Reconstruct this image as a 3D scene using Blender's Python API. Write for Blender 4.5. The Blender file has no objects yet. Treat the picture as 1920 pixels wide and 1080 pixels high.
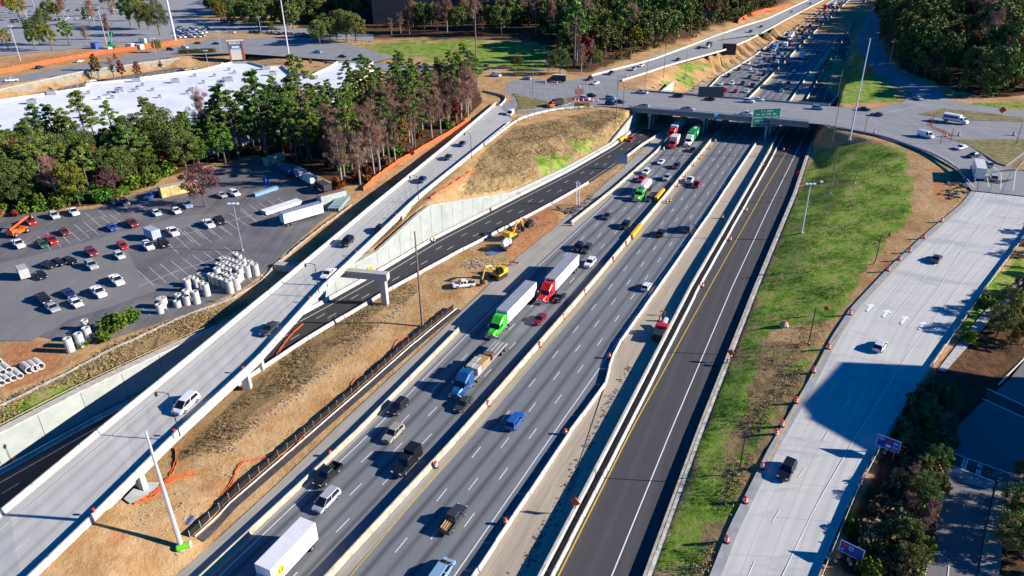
import bpy, math, random
import numpy as np
from mathutils import Vector, Matrix
from mathutils.geometry import delaunay_2d_cdt
from mathutils.bvhtree import BVHTree
R = math.radians
C = bpy.context.scene.collection
sc = bpy.context.scene

# ------------------------------------------------------------------ camera, sky, sun, exposure
W0, H0, F, HC = 1920, 1080, 1350.0, 89.0
SUN_EL, SUN_AZ = 22.5, -6.0            # degrees; the sun stands to the right (+X) of the picture
def _cambasis(nx=1000.0, ny=3150.0):
    d = np.array([(nx-960)/F, -(ny-540)/F, -1.0]); d /= np.linalg.norm(d)
    Z = -d; v = np.array([0, 0, -1.0])
    Y = v - v.dot(Z)*Z; Y /= np.linalg.norm(Y); X = np.cross(Y, Z)
    return np.array([X, Y, Z])
RM = _cambasis()
cd = bpy.data.cameras.new("camera"); cam = bpy.data.objects.new("camera", cd); C.objects.link(cam)
M = Matrix([list(r) for r in RM]).to_4x4(); M.translation = Vector((0, 0, HC)); cam.matrix_world = M
cd.sensor_width = 36.0; cd.lens = F/W0*36.0; cd.clip_start = 0.5; cd.clip_end = 6000
sc.camera = cam
wd = bpy.data.worlds.new("World"); sc.world = wd; wd.use_nodes = True
nt = wd.node_tree; nt.nodes.clear()
sky = nt.nodes.new("ShaderNodeTexSky"); sky.sky_type = 'NISHITA'; sky.sun_disc = False
sky.sun_elevation = R(SUN_EL); sky.sun_rotation = R(90.0-SUN_AZ); sky.ozone_density = 10.0; sky.air_density = 0.6; sky.dust_density = 0.0
bg = nt.nodes.new("ShaderNodeBackground"); bg.inputs[1].default_value = 0.10
wo = nt.nodes.new("ShaderNodeOutputWorld"); hs0 = nt.nodes.new("ShaderNodeHueSaturation"); hs0.inputs['Saturation'].default_value = 1.4; nt.links.new(sky.outputs[0], hs0.inputs['Color']); nt.links.new(hs0.outputs[0], bg.inputs[0]); nt.links.new(bg.outputs[0], wo.inputs[0])
ld = bpy.data.lights.new("sun", 'SUN'); ld.energy = 5.0; ld.angle = R(0.5); ld.color = (1.0, 0.93, 0.84)
sun = bpy.data.objects.new("sun", ld); C.objects.link(sun)
sd = Vector((math.cos(R(SUN_EL))*math.cos(R(SUN_AZ)), math.cos(R(SUN_EL))*math.sin(R(SUN_AZ)), math.sin(R(SUN_EL))))
sun.rotation_euler = sd.to_track_quat('Z', 'Y').to_euler()
sc.view_settings.view_transform = 'Standard'; sc.view_settings.look = 'None'
sc.view_settings.exposure = 0.85; sc.view_settings.gamma = 1.0
sc.cycles.max_bounces = 4; sc.cycles.diffuse_bounces = 1; sc.cycles.glossy_bounces = 2; sc.cycles.transmission_bounces = 2
sc.cycles.use_denoising = True

# ------------------------------------------------------------------ projection helpers
def ray(px, py):
    r = RM @ np.array([(px-960)/F, -(py-540)/F, -1.0]); return r/np.linalg.norm(r)
def P(px, py, z=0.0):
    r = ray(px, py); t = (z-HC)/r[2]; return Vector((r[0]*t, r[1]*t, z))
def Q(w):
    c = RM.T @ np.array([w[0], w[1], w[2]-HC]); return 960+F*c[0]/-c[2], 540-F*c[1]/-c[2]
def PL(pts, z=None):
    return [P(p[0], p[1], p[2] if len(p) > 2 else z) for p in pts]
def cr(pts, n=6):
    """Catmull-Rom smoothing of a world polyline"""
    out = []
    p = [pts[0]*2-pts[1]] + list(pts) + [pts[-1]*2-pts[-2]]
    for i in range(1, len(p)-2):
        for k in range(n):
            t = k/n
            out.append(0.5*((2*p[i]) + (p[i+1]-p[i-1])*t + (2*p[i-1]-5*p[i]+4*p[i+1]-p[i+2])*t*t + (3*p[i]-p[i-1]-3*p[i+1]+p[i+2])*t**3))
    out.append(p[-2].copy()); return out
def ext(pts, a=0.0, b=0.0):
    pts = list(pts)
    if a: d = (pts[0]-pts[1]); d.z = 0; pts.insert(0, pts[0]+d.normalized()*a)
    if b: d = (pts[-1]-pts[-2]); d.z = 0; pts.append(pts[-1]+d.normalized()*b)
    return pts
def plen(pts): return sum((pts[i+1]-pts[i]).length for i in range(len(pts)-1))
def at_len(pts, s):
    for i in range(len(pts)-1):
        l = (pts[i+1]-pts[i]).length
        if s <= l or i == len(pts)-2: return pts[i].lerp(pts[i+1], s/l if l else 0)
        s -= l
def tan_at(pts, s):
    return (at_len(pts, s+0.5)-at_len(pts, max(0, s-0.5))).normalized()
def resample(pts, n):
    L = plen(pts); return [at_len(pts, L*i/(n-1)) for i in range(n)]
def normals(pts):
    out = []
    for i in range(len(pts)):
        a = pts[max(0, i-1)]; b = pts[min(len(pts)-1, i+1)]; d = (b-a); d.z = 0; d.normalize()
        out.append(Vector((d.y, -d.x, 0)))       # to the right of travel
    return out
def offset(pts, o, dz=0.0):
    n = normals(pts); return [p+q*o+Vector((0, 0, dz)) for p, q in zip(pts, n)]

# ------------------------------------------------------------------ materials
MAT = {}
def mat(name, color=(.5, .5, .5), rough=.8, metal=0.0, noise=0.0, scale=1.0, spec=0.3, coat=0.0, objcol=False, bump=0.0, color2=None, emit=0.0, coords='Object'):
    if name in MAT: return MAT[name]
    m = bpy.data.materials.new(name); m.use_nodes = True; n = m.node_tree.nodes; l = m.node_tree.links
    b = n["Principled BSDF"]; b.inputs["Roughness"].default_value = rough; b.inputs["Metallic"].default_value = metal
    b.inputs["Specular IOR Level"].default_value = spec; b.inputs["Coat Weight"].default_value = coat
    b.inputs["Base Color"].default_value = (*color, 1)
    src = None
    if objcol:
        oi = n.new("ShaderNodeObjectInfo"); src = oi.outputs["Color"]
    if noise or color2:
        tc = n.new("ShaderNodeTexCoord"); tx = n.new("ShaderNodeTexNoise"); tx.inputs["Scale"].default_value = scale; tx.inputs["Detail"].default_value = 6; tx.inputs["Roughness"].default_value = .65
        l.new(tc.outputs[coords], tx.inputs["Vector"])
        mx = n.new("ShaderNodeMix"); mx.data_type = 'RGBA'
        rp = n.new("ShaderNodeMapRange"); rp.inputs[1].default_value = .35; rp.inputs[2].default_value = .65
        l.new(tx.outputs[0], rp.inputs[0]); l.new(rp.outputs[0], mx.inputs[0])
        c2 = color2 if color2 else tuple(min(1, c*(1+noise)) for c in color)
        c1 = color if color2 else tuple(c*(1-noise) for c in color)
        mx.inputs[6].default_value = (*c1, 1); mx.inputs[7].default_value = (*c2, 1)
        if src is not None:
            mm = n.new("ShaderNodeMix"); mm.data_type = 'RGBA'; mm.blend_type = 'MULTIPLY'; mm.inputs[0].default_value = 1
            l.new(src, mm.inputs[6]); l.new(mx.outputs[2], mm.inputs[7]); src = mm.outputs[2]
        else: src = mx.outputs[2]
        if bump:
            bp = n.new("ShaderNodeBump"); bp.inputs["Strength"].default_value = bump; bp.inputs["Distance"].default_value = .1
            l.new(tx.outputs[0], bp.inputs["Height"]); l.new(bp.outputs[0], b.inputs["Normal"])
    if src is not None: l.new(src, b.inputs["Base Color"])
    if emit: b.inputs["Emission Color"].default_value = (*color, 1); b.inputs["Emission Strength"].default_value = emit
    MAT[name] = m; return m

def road_mat(name, base, lanew=0.0, u0=0.0, streak=0.35, mott=0.15, joints=0.0, patch=None, streak2=0.0):
    """road surface with UV in metres: u across, v along; oil streaks down each lane, mottling, slab joints"""
    if name in MAT: return MAT[name]
    m = bpy.data.materials.new(name); m.use_nodes = True; n = m.node_tree.nodes; l = m.node_tree.links
    b = n["Principled BSDF"]; b.inputs["Roughness"].default_value = .85; b.inputs["Specular IOR Level"].default_value = .25
    uv = n.new("ShaderNodeUVMap"); sp = n.new("ShaderNodeSeparateXYZ"); l.new(uv.outputs[0], sp.inputs[0])
    def mth(op, a, bb=None, c=None):
        x = n.new("ShaderNodeMath"); x.operation = op
        for i, v in enumerate((a, bb, c)):
            if v is None: continue
            if isinstance(v, (int, float)): x.inputs[i].default_value = v
            else: l.new(v, x.inputs[i])
        return x.outputs[0]
    def nz(sx, sy, det=5, rg=.6, off=0):
        mp = n.new("ShaderNodeMapping"); mp.inputs["Scale"].default_value = (sx, sy, 1); mp.inputs["Location"].default_value = (off, off*.7, off)
        l.new(uv.outputs[0], mp.inputs[0]); t = n.new("ShaderNodeTexNoise"); t.inputs["Scale"].default_value = 1; t.inputs["Detail"].default_value = det; t.inputs["Roughness"].default_value = rg
        l.new(mp.outputs[0], t.inputs["Vector"]); return t.outputs[0]
    f = mth('ADD', mth('MULTIPLY', mth('SUBTRACT', nz(.12, .12), .5), mott*2.2), 1.0)
    f = mth('MULTIPLY', f, mth('ADD', mth('MULTIPLY', mth('SUBTRACT', nz(1.5, 1.5, 8, .8, 3), .5), mott*1.6), 1.0))
    f = mth('MULTIPLY', f, mth('ADD', mth('MULTIPLY', mth('SUBTRACT', nz(.9, .015, 4, .6, 9), .5), mott*2.5), 1.0))
    if lanew:
        fr = mth('FRACT', mth('DIVIDE', mth('SUBTRACT', sp.outputs[0], u0), lanew))
        d = mth('ABSOLUTE', mth('SUBTRACT', fr, .5))                          # 0 at lane centre
        k = mth('SUBTRACT', 1.0, mth('SMOOTH_MIN', mth('DIVIDE', d, .24), 1.0, .3))
        k = mth('MULTIPLY', mth('MAXIMUM', k, 0.0), mth('ADD', mth('MULTIPLY', nz(.25, .01, 3, .5, 20), .9), .35))
        f = mth('MULTIPLY', f, mth('SUBTRACT', 1.0, mth('MULTIPLY', k, streak)))
    if joints:
        jf = mth('FRACT', mth('DIVIDE', sp.outputs[1], joints)); j = mth('LESS_THAN', jf, .12/joints*2)
        f = mth('MULTIPLY', f, mth('SUBTRACT', 1.0, mth('MULTIPLY', j, .15)))
        ju = mth('FRACT', mth('DIVIDE', mth('SUBTRACT', sp.outputs[0], u0), 3.66)); j2 = mth('LESS_THAN', ju, .035)
        f = mth('MULTIPLY', f, mth('SUBTRACT', 1.0, mth('MULTIPLY', j2, .22)))
    col = n.new("ShaderNodeMix"); col.data_type = 'RGBA'; col.inputs[0].default_value = 1; col.blend_type = 'MULTIPLY'
    col.inputs[6].default_value = (*base, 1); l.new(f, col.inputs[7]); out = col.outputs[2]
    if patch:
        pm = n.new("ShaderNodeMix"); pm.data_type = 'RGBA'; pr = n.new("ShaderNodeMapRange"); pr.inputs[1].default_value = patch[1]; pr.inputs[2].default_value = patch[1]+.08
        l.new(nz(patch[2], patch[3], 6, .7, 41), pr.inputs[0]); l.new(pr.outputs[0], pm.inputs[0]); l.new(out, pm.inputs[6]); pm.inputs[7].default_value = (*patch[0], 1); out = pm.outputs[2]
    l.new(out, b.inputs["Base Color"]); MAT[name] = m; return m

# ------------------------------------------------------------------ mesh helpers
def tag(o, label=None, cat=None, group=None, kind=None):
    if label: o['label'] = label
    if cat: o['category'] = cat
    if group: o['group'] = group
    if kind: o['kind'] = kind
    return o
def empty(name, loc=(0, 0, 0), rz=0.0, label=None, cat=None, group=None, parent=None):
    o = bpy.data.objects.new(name, None); C.objects.link(o); o.location = loc; o.rotation_euler = (0, 0, rz); o.empty_display_size = .3
    o.parent = parent; return tag(o, label, cat, group)
class MB:
    def __init__(s): s.v = []; s.f = []; s.m = []; s.uv = None
    def add(s, vs, fs, mi=0):
        b = len(s.v); s.v += [tuple(v) for v in vs]; s.f += [tuple(b+i for i in f) for f in fs]; s.m += [mi]*len(fs); return s
    def box(s, x0, x1, y0, y1, z0, z1, mi=0, tx=0.0, ty=0.0):
        """box; tx, ty pull the top in"""
        return s.add([(x0, y0, z0), (x1, y0, z0), (x1, y1, z0), (x0, y1, z0), (x0+tx, y0+ty, z1), (x1-tx, y0+ty, z1), (x1-tx, y1-ty, z1), (x0+tx, y1-ty, z1)],
                     [(3, 2, 1, 0), (4, 5, 6, 7), (0, 1, 5, 4), (1, 2, 6, 5), (2, 3, 7, 6), (3, 0, 4, 7)], mi)
    def hexa(s, p, mi=0):
        return s.add(p, [(3, 2, 1, 0), (4, 5, 6, 7), (0, 1, 5, 4), (1, 2, 6, 5), (2, 3, 7, 6), (3, 0, 4, 7)], mi)
    def tube(s, pts, r, n=6, mi=0, r2=None, cap=True):
        pts = [Vector(p) for p in pts]; rings = []
        for i, p in enumerate(pts):
            d = (pts[min(i+1, len(pts)-1)]-pts[max(i-1, 0)]).normalized()
            a = d.cross(Vector((0, 0, 1)) if abs(d.z) < .95 else Vector((1, 0, 0))).normalized(); b = a.cross(d)
            rr = r if r2 is None else r+(r2-r)*i/max(1, len(pts)-1)
            if isinstance(r, (list, tuple)): rr = r[i]
            rings.append([p+a*rr*math.cos(2*math.pi*k/n)+b*rr*math.sin(2*math.pi*k/n) for k in range(n)])
        vs = [v for q in rings for v in q]; fs = []
        for i in range(len(pts)-1):
            for k in range(n): fs.append((i*n+k, i*n+(k+1) % n, (i+1)*n+(k+1) % n, (i+1)*n+k))
        if cap: fs += [tuple(range(n))[::-1], tuple(range((len(pts)-1)*n, len(pts)*n))]
        return s.add(vs, fs, mi)
    def cyl(s, c, r, h, ax='z', n=12, mi=0, r2=None):
        c = Vector(c); d = {'x': Vector((1, 0, 0)), 'y': Vector((0, 1, 0)), 'z': Vector((0, 0, 1))}[ax]
        return s.tube([c-d*h/2, c+d*h/2], r, n, mi, r2)
    def loft(s, secs, mi=0, cap=True):
        """rings of equal length"""
        n = len(secs[0]); vs = [v for q in secs for v in q]; fs = []
        for i in range(len(secs)-1):
            for k in range(n): fs.append((i*n+k, (i+1)*n+k, (i+1)*n+(k+1) % n, i*n+(k+1) % n))
        if cap: fs += [tuple(range(n)), tuple(range((len(secs)-1)*n, len(secs)*n))[::-1]]
        return s.add(vs, fs, mi)
    def sweep(s, pts, prof, mi=0):
        """profile [(lateral to the right, height)] swept along a polyline"""
        nn = normals(pts); return s.loft([[p+q*a+Vector((0, 0, h)) for a, h in prof] for p, q in zip(pts, nn)], mi)
    def mesh(s, name, mats, smooth=False):
        me = bpy.data.meshes.new(name); me.from_pydata(s.v, [], s.f); 
        for m in (mats if isinstance(mats, (list, tuple)) else [mats]): me.materials.append(m)
        if any(s.m): me.polygons.foreach_set("material_index", s.m)
        if smooth: me.polygons.foreach_set("use_smooth", [True]*len(s.f))
        if s.uv is not None:
            u = me.uv_layers.new(name="UVMap"); li = np.empty(len(me.loops), dtype=np.int32); me.loops.foreach_get("vertex_index", li)
            u.data.foreach_set("uv", np.array(s.uv, dtype=np.float32)[li].ravel())
        me.update(); return me
    def obj(s, name, mats, parent=None, smooth=False, **k):
        o = bpy.data.objects.new(name, s.mesh(name, mats, smooth)); C.objects.link(o); o.parent = parent
        return tag(o, **k)
def link(name, me, parent=None, loc=None, rz=None, color=None, **k):
    o = bpy.data.objects.new(name, me); C.objects.link(o); o.parent = parent
    if loc is not None: o.location = loc
    if rz is not None: o.rotation_euler = (0, 0, rz)
    if color: o.color = (*color, 1)
    return tag(o, **k)
SURF = []            # road surfaces used for placing things
def ribbon(name, L, Rr, m, n=60, dz=0.0, k=0.0, parent=None, cross=1, surf=True, **kw):
    """road surface between two edge polylines, with UV in metres"""
    L = resample(L, n); Rr = resample(Rr, n); b = MB(); b.uv = []; v = 0
    for i in range(n):
        if i: v += ((L[i]-L[i-1]).length+(Rr[i]-Rr[i-1]).length)/2
        w = (Rr[i]-L[i]).length
        for j in range(cross+1):
            p = L[i].lerp(Rr[i], j/cross); b.v.append((p.x, p.y, p.z+dz)); b.uv.append((w*j/cross, v))
    c = cross+1
    for i in range(n-1):
        for j in range(cross):
            b.f.append((i*c+j, i*c+j+1, (i+1)*c+j+1, (i+1)*c+j)); b.m.append(0)
    if surf: SURF.append((list(b.v), list(b.f)))
    if 'kind' not in kw and parent is None: kw['kind'] = 'structure'
    return b.obj(name, m, parent, **kw)
def polysheet(name, pts, m, dz=0.0, surf=True, **kw):
    """flat-ish polygon sheet from world points (triangulated)"""
    from mathutils.geometry import tessellate_polygon
    tr = tessellate_polygon([[Vector((p.x, p.y, 0)) for p in pts]]); b = MB(); b.uv = [(p.x, p.y) for p in pts]
    b.v = [(p.x, p.y, p.z+dz) for p in pts]
    for t in tr:
        a, bb, c = [Vector(b.v[i]) for i in t]
        if (bb-a).cross(c-a).z < 0: t = (t[0], t[2], t[1])
        b.f.append(tuple(t)); b.m.append(0)
    if surf: SURF.append((list(b.v), list(b.f)))
    kw.setdefault('kind', 'structure')
    return b.obj(name, m, None, **kw)
def slab(name, pts, m, h, mside=None, **kw):
    """raised polygon with sides (islands, pads)"""
    from mathutils.geometry import tessellate_polygon
    tr = tessellate_polygon([[Vector((p.x, p.y, 0)) for p in pts]]); b = MB(); n = len(pts)
    b.v = [(p.x, p.y, p.z) for p in pts]+[(p.x, p.y, p.z+h) for p in pts]
    for t in tr:
        a, bb, c = [Vector(b.v[i]) for i in t]
        if (bb-a).cross(c-a).z < 0: t = (t[0], t[2], t[1])
        b.f.append(tuple(i+n for i in t)); b.m.append(0)
    for i in range(n): b.f.append((i, (i+1) % n, n+(i+1) % n, n+i)); b.m.append(1 if mside else 0)
    kw.setdefault('kind', 'structure')
    return b.obj(name, [m, mside] if mside else m, None, **kw)
class Marks:
    def __init__(s): s.b = MB()
    def line(s, pts, w=.14, dz=.03, dash=None, phase=0.0):
        pts = list(pts); L = plen(pts)
        segs = [(0, L)] if not dash else [(a, min(L, a+dash[0])) for a in np.arange(phase, L, dash[0]+dash[1])]
        for a, e in segs:
            n = max(2, int((e-a)/6)+2); q = [at_len(pts, a+(e-a)*i/(n-1)) for i in range(n)]; nn = normals(q)
            vs = [p+k*(sg*w/2)+Vector((0, 0, dz)) for p, k in zip(q, nn) for sg in (-1, 1)]
            s.b.add(vs, [(2*i, 2*i+1, 2*i+3, 2*i+2) for i in range(n-1)])
    def done(s, name, m, parent=None):
        return s.b.obj(name, m, parent, kind='structure')
def lerp_line(A, B, t, n=60):
    A = resample(A, n); B = resample(B, n); return [a.lerp(b, t) for a, b in zip(A, B)]
def inpoly(px, py, poly):
    x = np.asarray(px); y = np.asarray(py); ins = np.zeros(x.shape, bool); n = len(poly); j = n-1
    for i in range(n):
        xi, yi = poly[i][:2]; xj, yj = poly[j][:2]
        c = ((yi > y) != (yj > y)) & (x < (xj-xi)*(y-yi)/((yj-yi) or 1e-9)+xi); ins ^= c; j = i
    return ins
# ------------------------------------------------------------------ main lines of the site (pixel of the photograph + height -> world)
SLw = PL([(400, 1091), (480, 1015), (697, 810), (872, 632), (1007, 502), (1140, 380), (1225, 300), (1280, 238), (1312, 190), (1354, 145), (1410, 112), (1494, 48), (1545, 13), (1575, -6)], 0)
MBw = PL([(620, 1080), (868, 812), (1100, 545), (1166, 466), (1250, 366), (1315, 287), (1338, 258), (1395, 195), (1440, 150), (1512, 75), (1567, 25), (1592, 0)], 0)
YLw = PL([(657, 1080), (885, 810), (960, 720), (1115, 540), (1262, 368), (1345, 268), (1402, 200), (1446, 150), (1517, 76), (1571, 25), (1595, 0)], 0)
RLw = PL([(852, 1080), (960, 925), (1040, 810), (1130, 682), (1222, 545), (1322, 400), (1412, 268), (1469, 190), (1510, 138), (1549, 88), (1578, 50), (1608, 3)], 0)
CBw = PL([(890, 1080), (1070, 810), (1135, 722), (1145, 680), (1160, 647), (1207, 580), (1237, 537), (1330, 402), (1372, 338), (1417, 270), (1480, 192), (1519, 136), (1555, 92), (1584, 50), (1614, 0)], 0)
DWw = PL([(1017, 1080), (1157, 810), (1296, 540), (1360, 430), (1437, 295), (1455, 262), (1502, 194), (1530, 142)], 0)
DBw = PL([(1036, 1080), (1174, 810), (1310, 540), (1372, 430), (1447, 297), (1464, 263), (1508, 194), (1538, 142), (1570, 92), (1598, 48), (1624, 0)], 0)
YEw = PL([(1047, 1080), (1182, 810), (1330, 540), (1440, 345), (1472, 290), (1490, 258), (1523, 195), (1550, 140), (1557, 110), (1558, 82)], 0)
WFw = PL([(1147, 1080), (1257, 810), (1372, 540), (1440, 393), (1490, 292), (1502, 268), (1542, 195), (1560, 145), (1567, 112), (1580, 60)], 0)
GWw = PL([(1206, 1080), (1305, 812), (1411, 545), (1486, 366), (1516, 276), (1526, 250), (1567, 190), (1587, 118), (1598, 82), (1628, 30), (1642, 0)], 0)
LSw = PL([(330, 1080), (400, 1020), (560, 870), (690, 745), (800, 645), (880, 570), (960, 490), (1060, 410), (1150, 330), (1225, 262), (1262, 222), (1308, 168), (1394, 113), (1448, 75), (1520, 23), (1560, 0)], 0)
SLw, MBw, YLw, RLw, CBw, DWw, DBw, GWw, LSw = [ext(q, 60, 0) for q in (SLw, MBw, YLw, RLw, CBw, DWw, DBw, GWw, LSw)]
YEw = ext(YEw, 60); WFw = ext(WFw, 60)
FARD = 900
MBx, SLx, CBx, GWx, LSx, RLx, YLx = [ext(q, 0, FARD) for q in (MBw, SLw, CBw, GWw, LSw, RLw, YLw)]
MLw = ext(PL([(0, 884), (180, 784), (350, 698), (480, 632), (600, 568), (710, 507), (807, 449), (960, 372), (1060, 322), (1145, 274), (1190, 240), (1262, 178), (1330, 135), (1400, 92), (1440, 68), (1530, 2)], 0), 90)
MRw = ext(PL([(0, 985), (110, 912), (300, 806), (430, 734), (505, 684), (587, 630), (690, 570), (730, 545), (855, 476), (960, 422), (1040, 380), (1110, 340), (1205, 276), (1248, 245), (1300, 190)], 0), 90)
FLw = PL([(-110, 1065, 4.0), (0, 972, 5.9), (185, 818, 8.2), (330, 699, 9.5), (480, 574, 10.4), (512, 548, 10.6), (705, 385, 11.3), (840, 274, 10.7), (932, 195, 9.9)])
FRw = PL([(-45, 1180, 3.6), (56, 1084, 4.8), (170, 974, 5.9), (333, 812, 8.2), (480, 677, 9.5), (603, 541, 10.6), (782, 371, 11.4), (905, 272, 10.8), (960, 227, 10.2)])
FLw = ext(FLw, 40); FRw = ext(FRw, 40)
# right-hand concrete road
KLw = ext(PL([(1330, 1080, 2.5), (1365, 992, 2.8), (1440, 842, 3.3), (1515, 715, 4.1), (1560, 630, 4.7), (1595, 577, 5.2), (1665, 502, 6.0), (1735, 438, 6.8), (1802, 382, 7.6), (1822, 357, 8.0)]), 50)
KRw = ext(PL([(1534, 1080, 2.5), (1600, 922, 3.0), (1652, 827, 3.4), (1742, 687, 4.2), (1845, 540, 5.5), (1920, 440, 6.6), (1960, 372, 8.0)]), 50)
# bridge and cross road
Z9 = 9.5
BNw = PL([(1130, 199), (1190, 203), (1251, 208), (1350, 216), (1440, 224), (1540, 233)], Z9)
BFw = PL([(1160, 168), (1215, 172), (1320, 181), (1440, 190), (1540, 198), (1580, 201)], Z9)
# collector road beyond the bridge, left
CFw = PL([(1110, 143, 9.5), (1160, 130, 9.3), (1220, 115, 8.8), (1287, 90, 8), (1350, 66, 7), (1400, 48, 6), (1440, 36, 5.5), (1478, 18, 4.5), (1517, 0, 4)])
CNw = PL([(1165, 152, 9.5), (1210, 138, 9.3), (1255, 123, 8.8), (1357, 95, 7), (1400, 77, 6), (1440, 56, 5.5), (1472, 38, 4.5), (1530, 8, 4), (1545, 0, 4)])
CFw = ext(CFw, 0, 500); CNw = ext(CNw, 0, 500)
# ramp beyond the bridge, right
QLw = PL([(1712, 178, 9.3), (1645, 140, 7.5), (1630, 120, 6), (1612, 95, 4), (1604, 75, 2), (1622, 35, .6), (1650, 0, .4)])
QRw = PL([(1760, 165, 9.3), (1690, 138, 7.5), (1672, 122, 6.5), (1660, 100, 5), (1648, 70, 3), (1650, 35, 1.2), (1664, 0, .6)])

# ------------------------------------------------------------------ terrain: heights from break lines
TV = []; TE = []
def brk(pts, dz=0.0, close=False):
    b = len(TV); TV.extend([(p.x, p.y, p.z+dz) for p in pts]); n = len(pts)
    TE.extend([(b+i, b+i+1) for i in range(n-1)])
    if close: TE.append((b+n-1, b))
def spot(l): 
    for q in l: p = P(*q); TV.append((p.x, p.y, p.z))
brk(LSx, -.2); brk(ext(GWx[:]), -.2)
brk(offset(GWw[:7], 1.1), .75)
gtop = offset(GWw[6:9], 1.6); 
for p, z in zip(gtop, (2.0, 9.2, 3.5)): p.z = z
gtop[0].z = 4
TV.extend([tuple(p) for p in gtop])
spot([(1567+4, 198, 9.2), (1545, 236, 9.2), (1580, 200, 9.2)])
brk(MLw, -.2); brk(MRw, -.2)
# top of the long retaining wall left of the lower road
wallz = [7.0, 7.0, 7.0, 7.0, 6.0, 5.0, 5.6, 10.9, 2.0, 1.4, 1.2, 9.0, 9.0, 1.0, 1.0, .8, .6]
_w = offset(MLw, -1.6)
for p, z in zip(_w, wallz): p.z = z
brk(_w)
# flyover on its bank at the top end and at the lower left
brk([P(*q) for q in ((800, 378, 11.1), (905, 274, 10.5), (962, 229, 9.9), (1040, 206, 9.4), (1130, 200, 9.2))])
brk([P(*q) for q in ((512, 565, 5.0), (705, 400, 6.9), (840, 288, 8.2), (925, 207, 9.4))])
brk([P(*q) for q in ((250, 900, 2.8), (172, 985, 5.5), (56, 1095, 4.4), (-45, 1190, 3.2), (-150, 1290, 2.8))])
brk([P(*q) for q in ((215, 880, 2.5), (60, 955, 5.2), (-20, 1020, 5.0), (-130, 1110, 3.4), (-260, 1210, 2.4))])
brk(offset(KLw, .3), -.2); brk(KRw, -.2)
spot([(1250, 980, 1.0), (1300, 900, 1.5), (1380, 760, 2.2), (1440, 640, 2.6), (1500, 500, 3.3), (1560, 400, 4.0), (1600, 330, 6.0), (1540, 320, 1.8), (1570, 275, 5.0), (1640, 262, 9.2), (1600, 252, 9.0), (1700, 290, 8.6), (1760, 340, 8.2), (1700, 400, 6.6)])
spot([(1600, 1080, 1.6), (1650, 1000, 1.8), (1700, 900, 2.0), (1760, 800, 2.0), (1785, 735, 2.1), (1850, 620, 3.6), (1920, 560, 4.6), (1920, 690, 2.0), (1860, 720, 2.0), (1800, 770, 2.0), (1920, 900, 1.9), (1850, 900, 1.9), (1820, 1080, 1.8), (2100, 700, 2), (2100, 1080, 2), (1990, 430, 6.5)])
brk([P(*q) for q in ((1545, 236, 9.2), (1640, 254, 9.2), (1695, 272, 9.2), (1750, 293, 9.0), (1790, 316, 8.6), (1815, 345, 8.1))])
spot([(1690, 190, 9.2), (1760, 180, 9.3), (1830, 190, 9.3), (1920, 200, 9.3), (2050, 220, 9.3), (1920, 300, 9.2), (1880, 335, 8.6), (2000, 330, 8.6), (1960, 372, 7.9)])
brk(QLw, -.2); brk(QRw, -.2)
spot([(1700, 90, 9), (1760, 120, 10), (1850, 160, 10.5), (1920, 150, 11), (1700, 20, 7), (1800, 40, 11), (1920, 40, 12), (1680, -20, 4), (1900, -30, 12)])
brk(CFw, -.2); brk(CNw, -.2)
spot([(1215, 170, 9.2), (1165, 160, 9.3), (1240, 172, 8.8)])
# dirt field between the lower road and the highway
spot([(600, 700, 1.6), (520, 760, 1.8), (700, 640, 1.3), (430, 830, 1.9), (700, 610, .8), (850, 520, .6), (960, 450, .4), (1040, 400, .3), (500, 860, .7), (600, 770, .6), (340, 1025, 1.6), (260, 1000, 3.6), (200, 1080, 3.2), (420, 900, 1.2), (330, 880, 2.0), (1160, 310, .2)])
# brown hill
spot([(865, 345, 9.9), (960, 330, 5.4), (960, 280, 9.3), (1040, 300, 4.4), (1060, 250, 8.4), (1120, 250, 6.0), (1150, 225, 7.6)])
# staging lot (8 m) and its edges
brk([P(*q) for q in ((-150, 790, 7.6), (0, 748, 8), (125, 690, 8), (200, 645, 8), (360, 588, 8), (450, 548, 8), (490, 520, 8), (545, 470, 8), (600, 420, 8), (655, 378, 8), (690, 352, 8.2))])
spot([(0, 400, 8), (150, 400, 8), (340, 340, 8), (480, 300, 8), (600, 330, 8), (-200, 500, 8), (200, 500, 8), (400, 450, 8), (500, 400, 8), (-250, 650, 8)])
spot([(760, 312, 8.6), (850, 240, 9.4), (890, 200, 9.7), (700, 300, 9), (600, 250, 8.5), (800, 200, 9.5), (430, 260, 8), (200, 300, 8), (0, 320, 8), (-200, 330, 8)])
# shopping area: sunken lot (6 m), wall, road above (11 m)
LWb = PL([(-200, 222), (0, 187), (172, 148), (340, 122), (440, 118)], 6.0)
brk(LWb); _w = offset(LWb, -1.6); 
for p in _w: p.z = 11.0
_w[-1].z = 9.0
brk(_w)
spot([(-200, 250, 6), (0, 215, 6), (250, 165, 6), (430, 130, 6.5), (300, 230, 8), (500, 140, 8.5), (540, 110, 10), (640, 108, 10), (700, 125, 10), (480, 96, 10.5), (300, 90, 11), (100, 120, 11), (0, 60, 11), (300, 30, 11), (600, 60, 11), (740, 70, 11), (900, 138, 9.8), (960, 150, 9.5), (885, 160, 9.6), (1000, 180, 9.4), (1090, 160, 9.3), (1100, 190, 9.3), (1050, 145, 9.5)])
spot([(760, 85, 11.5), (860, 75, 12.5), (960, 82, 12), (1020, 100, 11), (900, 115, 10.5), (1060, 130, 10), (1150, 115, 11), (1290, 70, 10), (1380, 42, 8.5), (1440, 22, 8), (1100, 60, 13), (1250, 20, 13), (1000, 20, 14), (800, 20, 13), (1400, -20, 10)])
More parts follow.
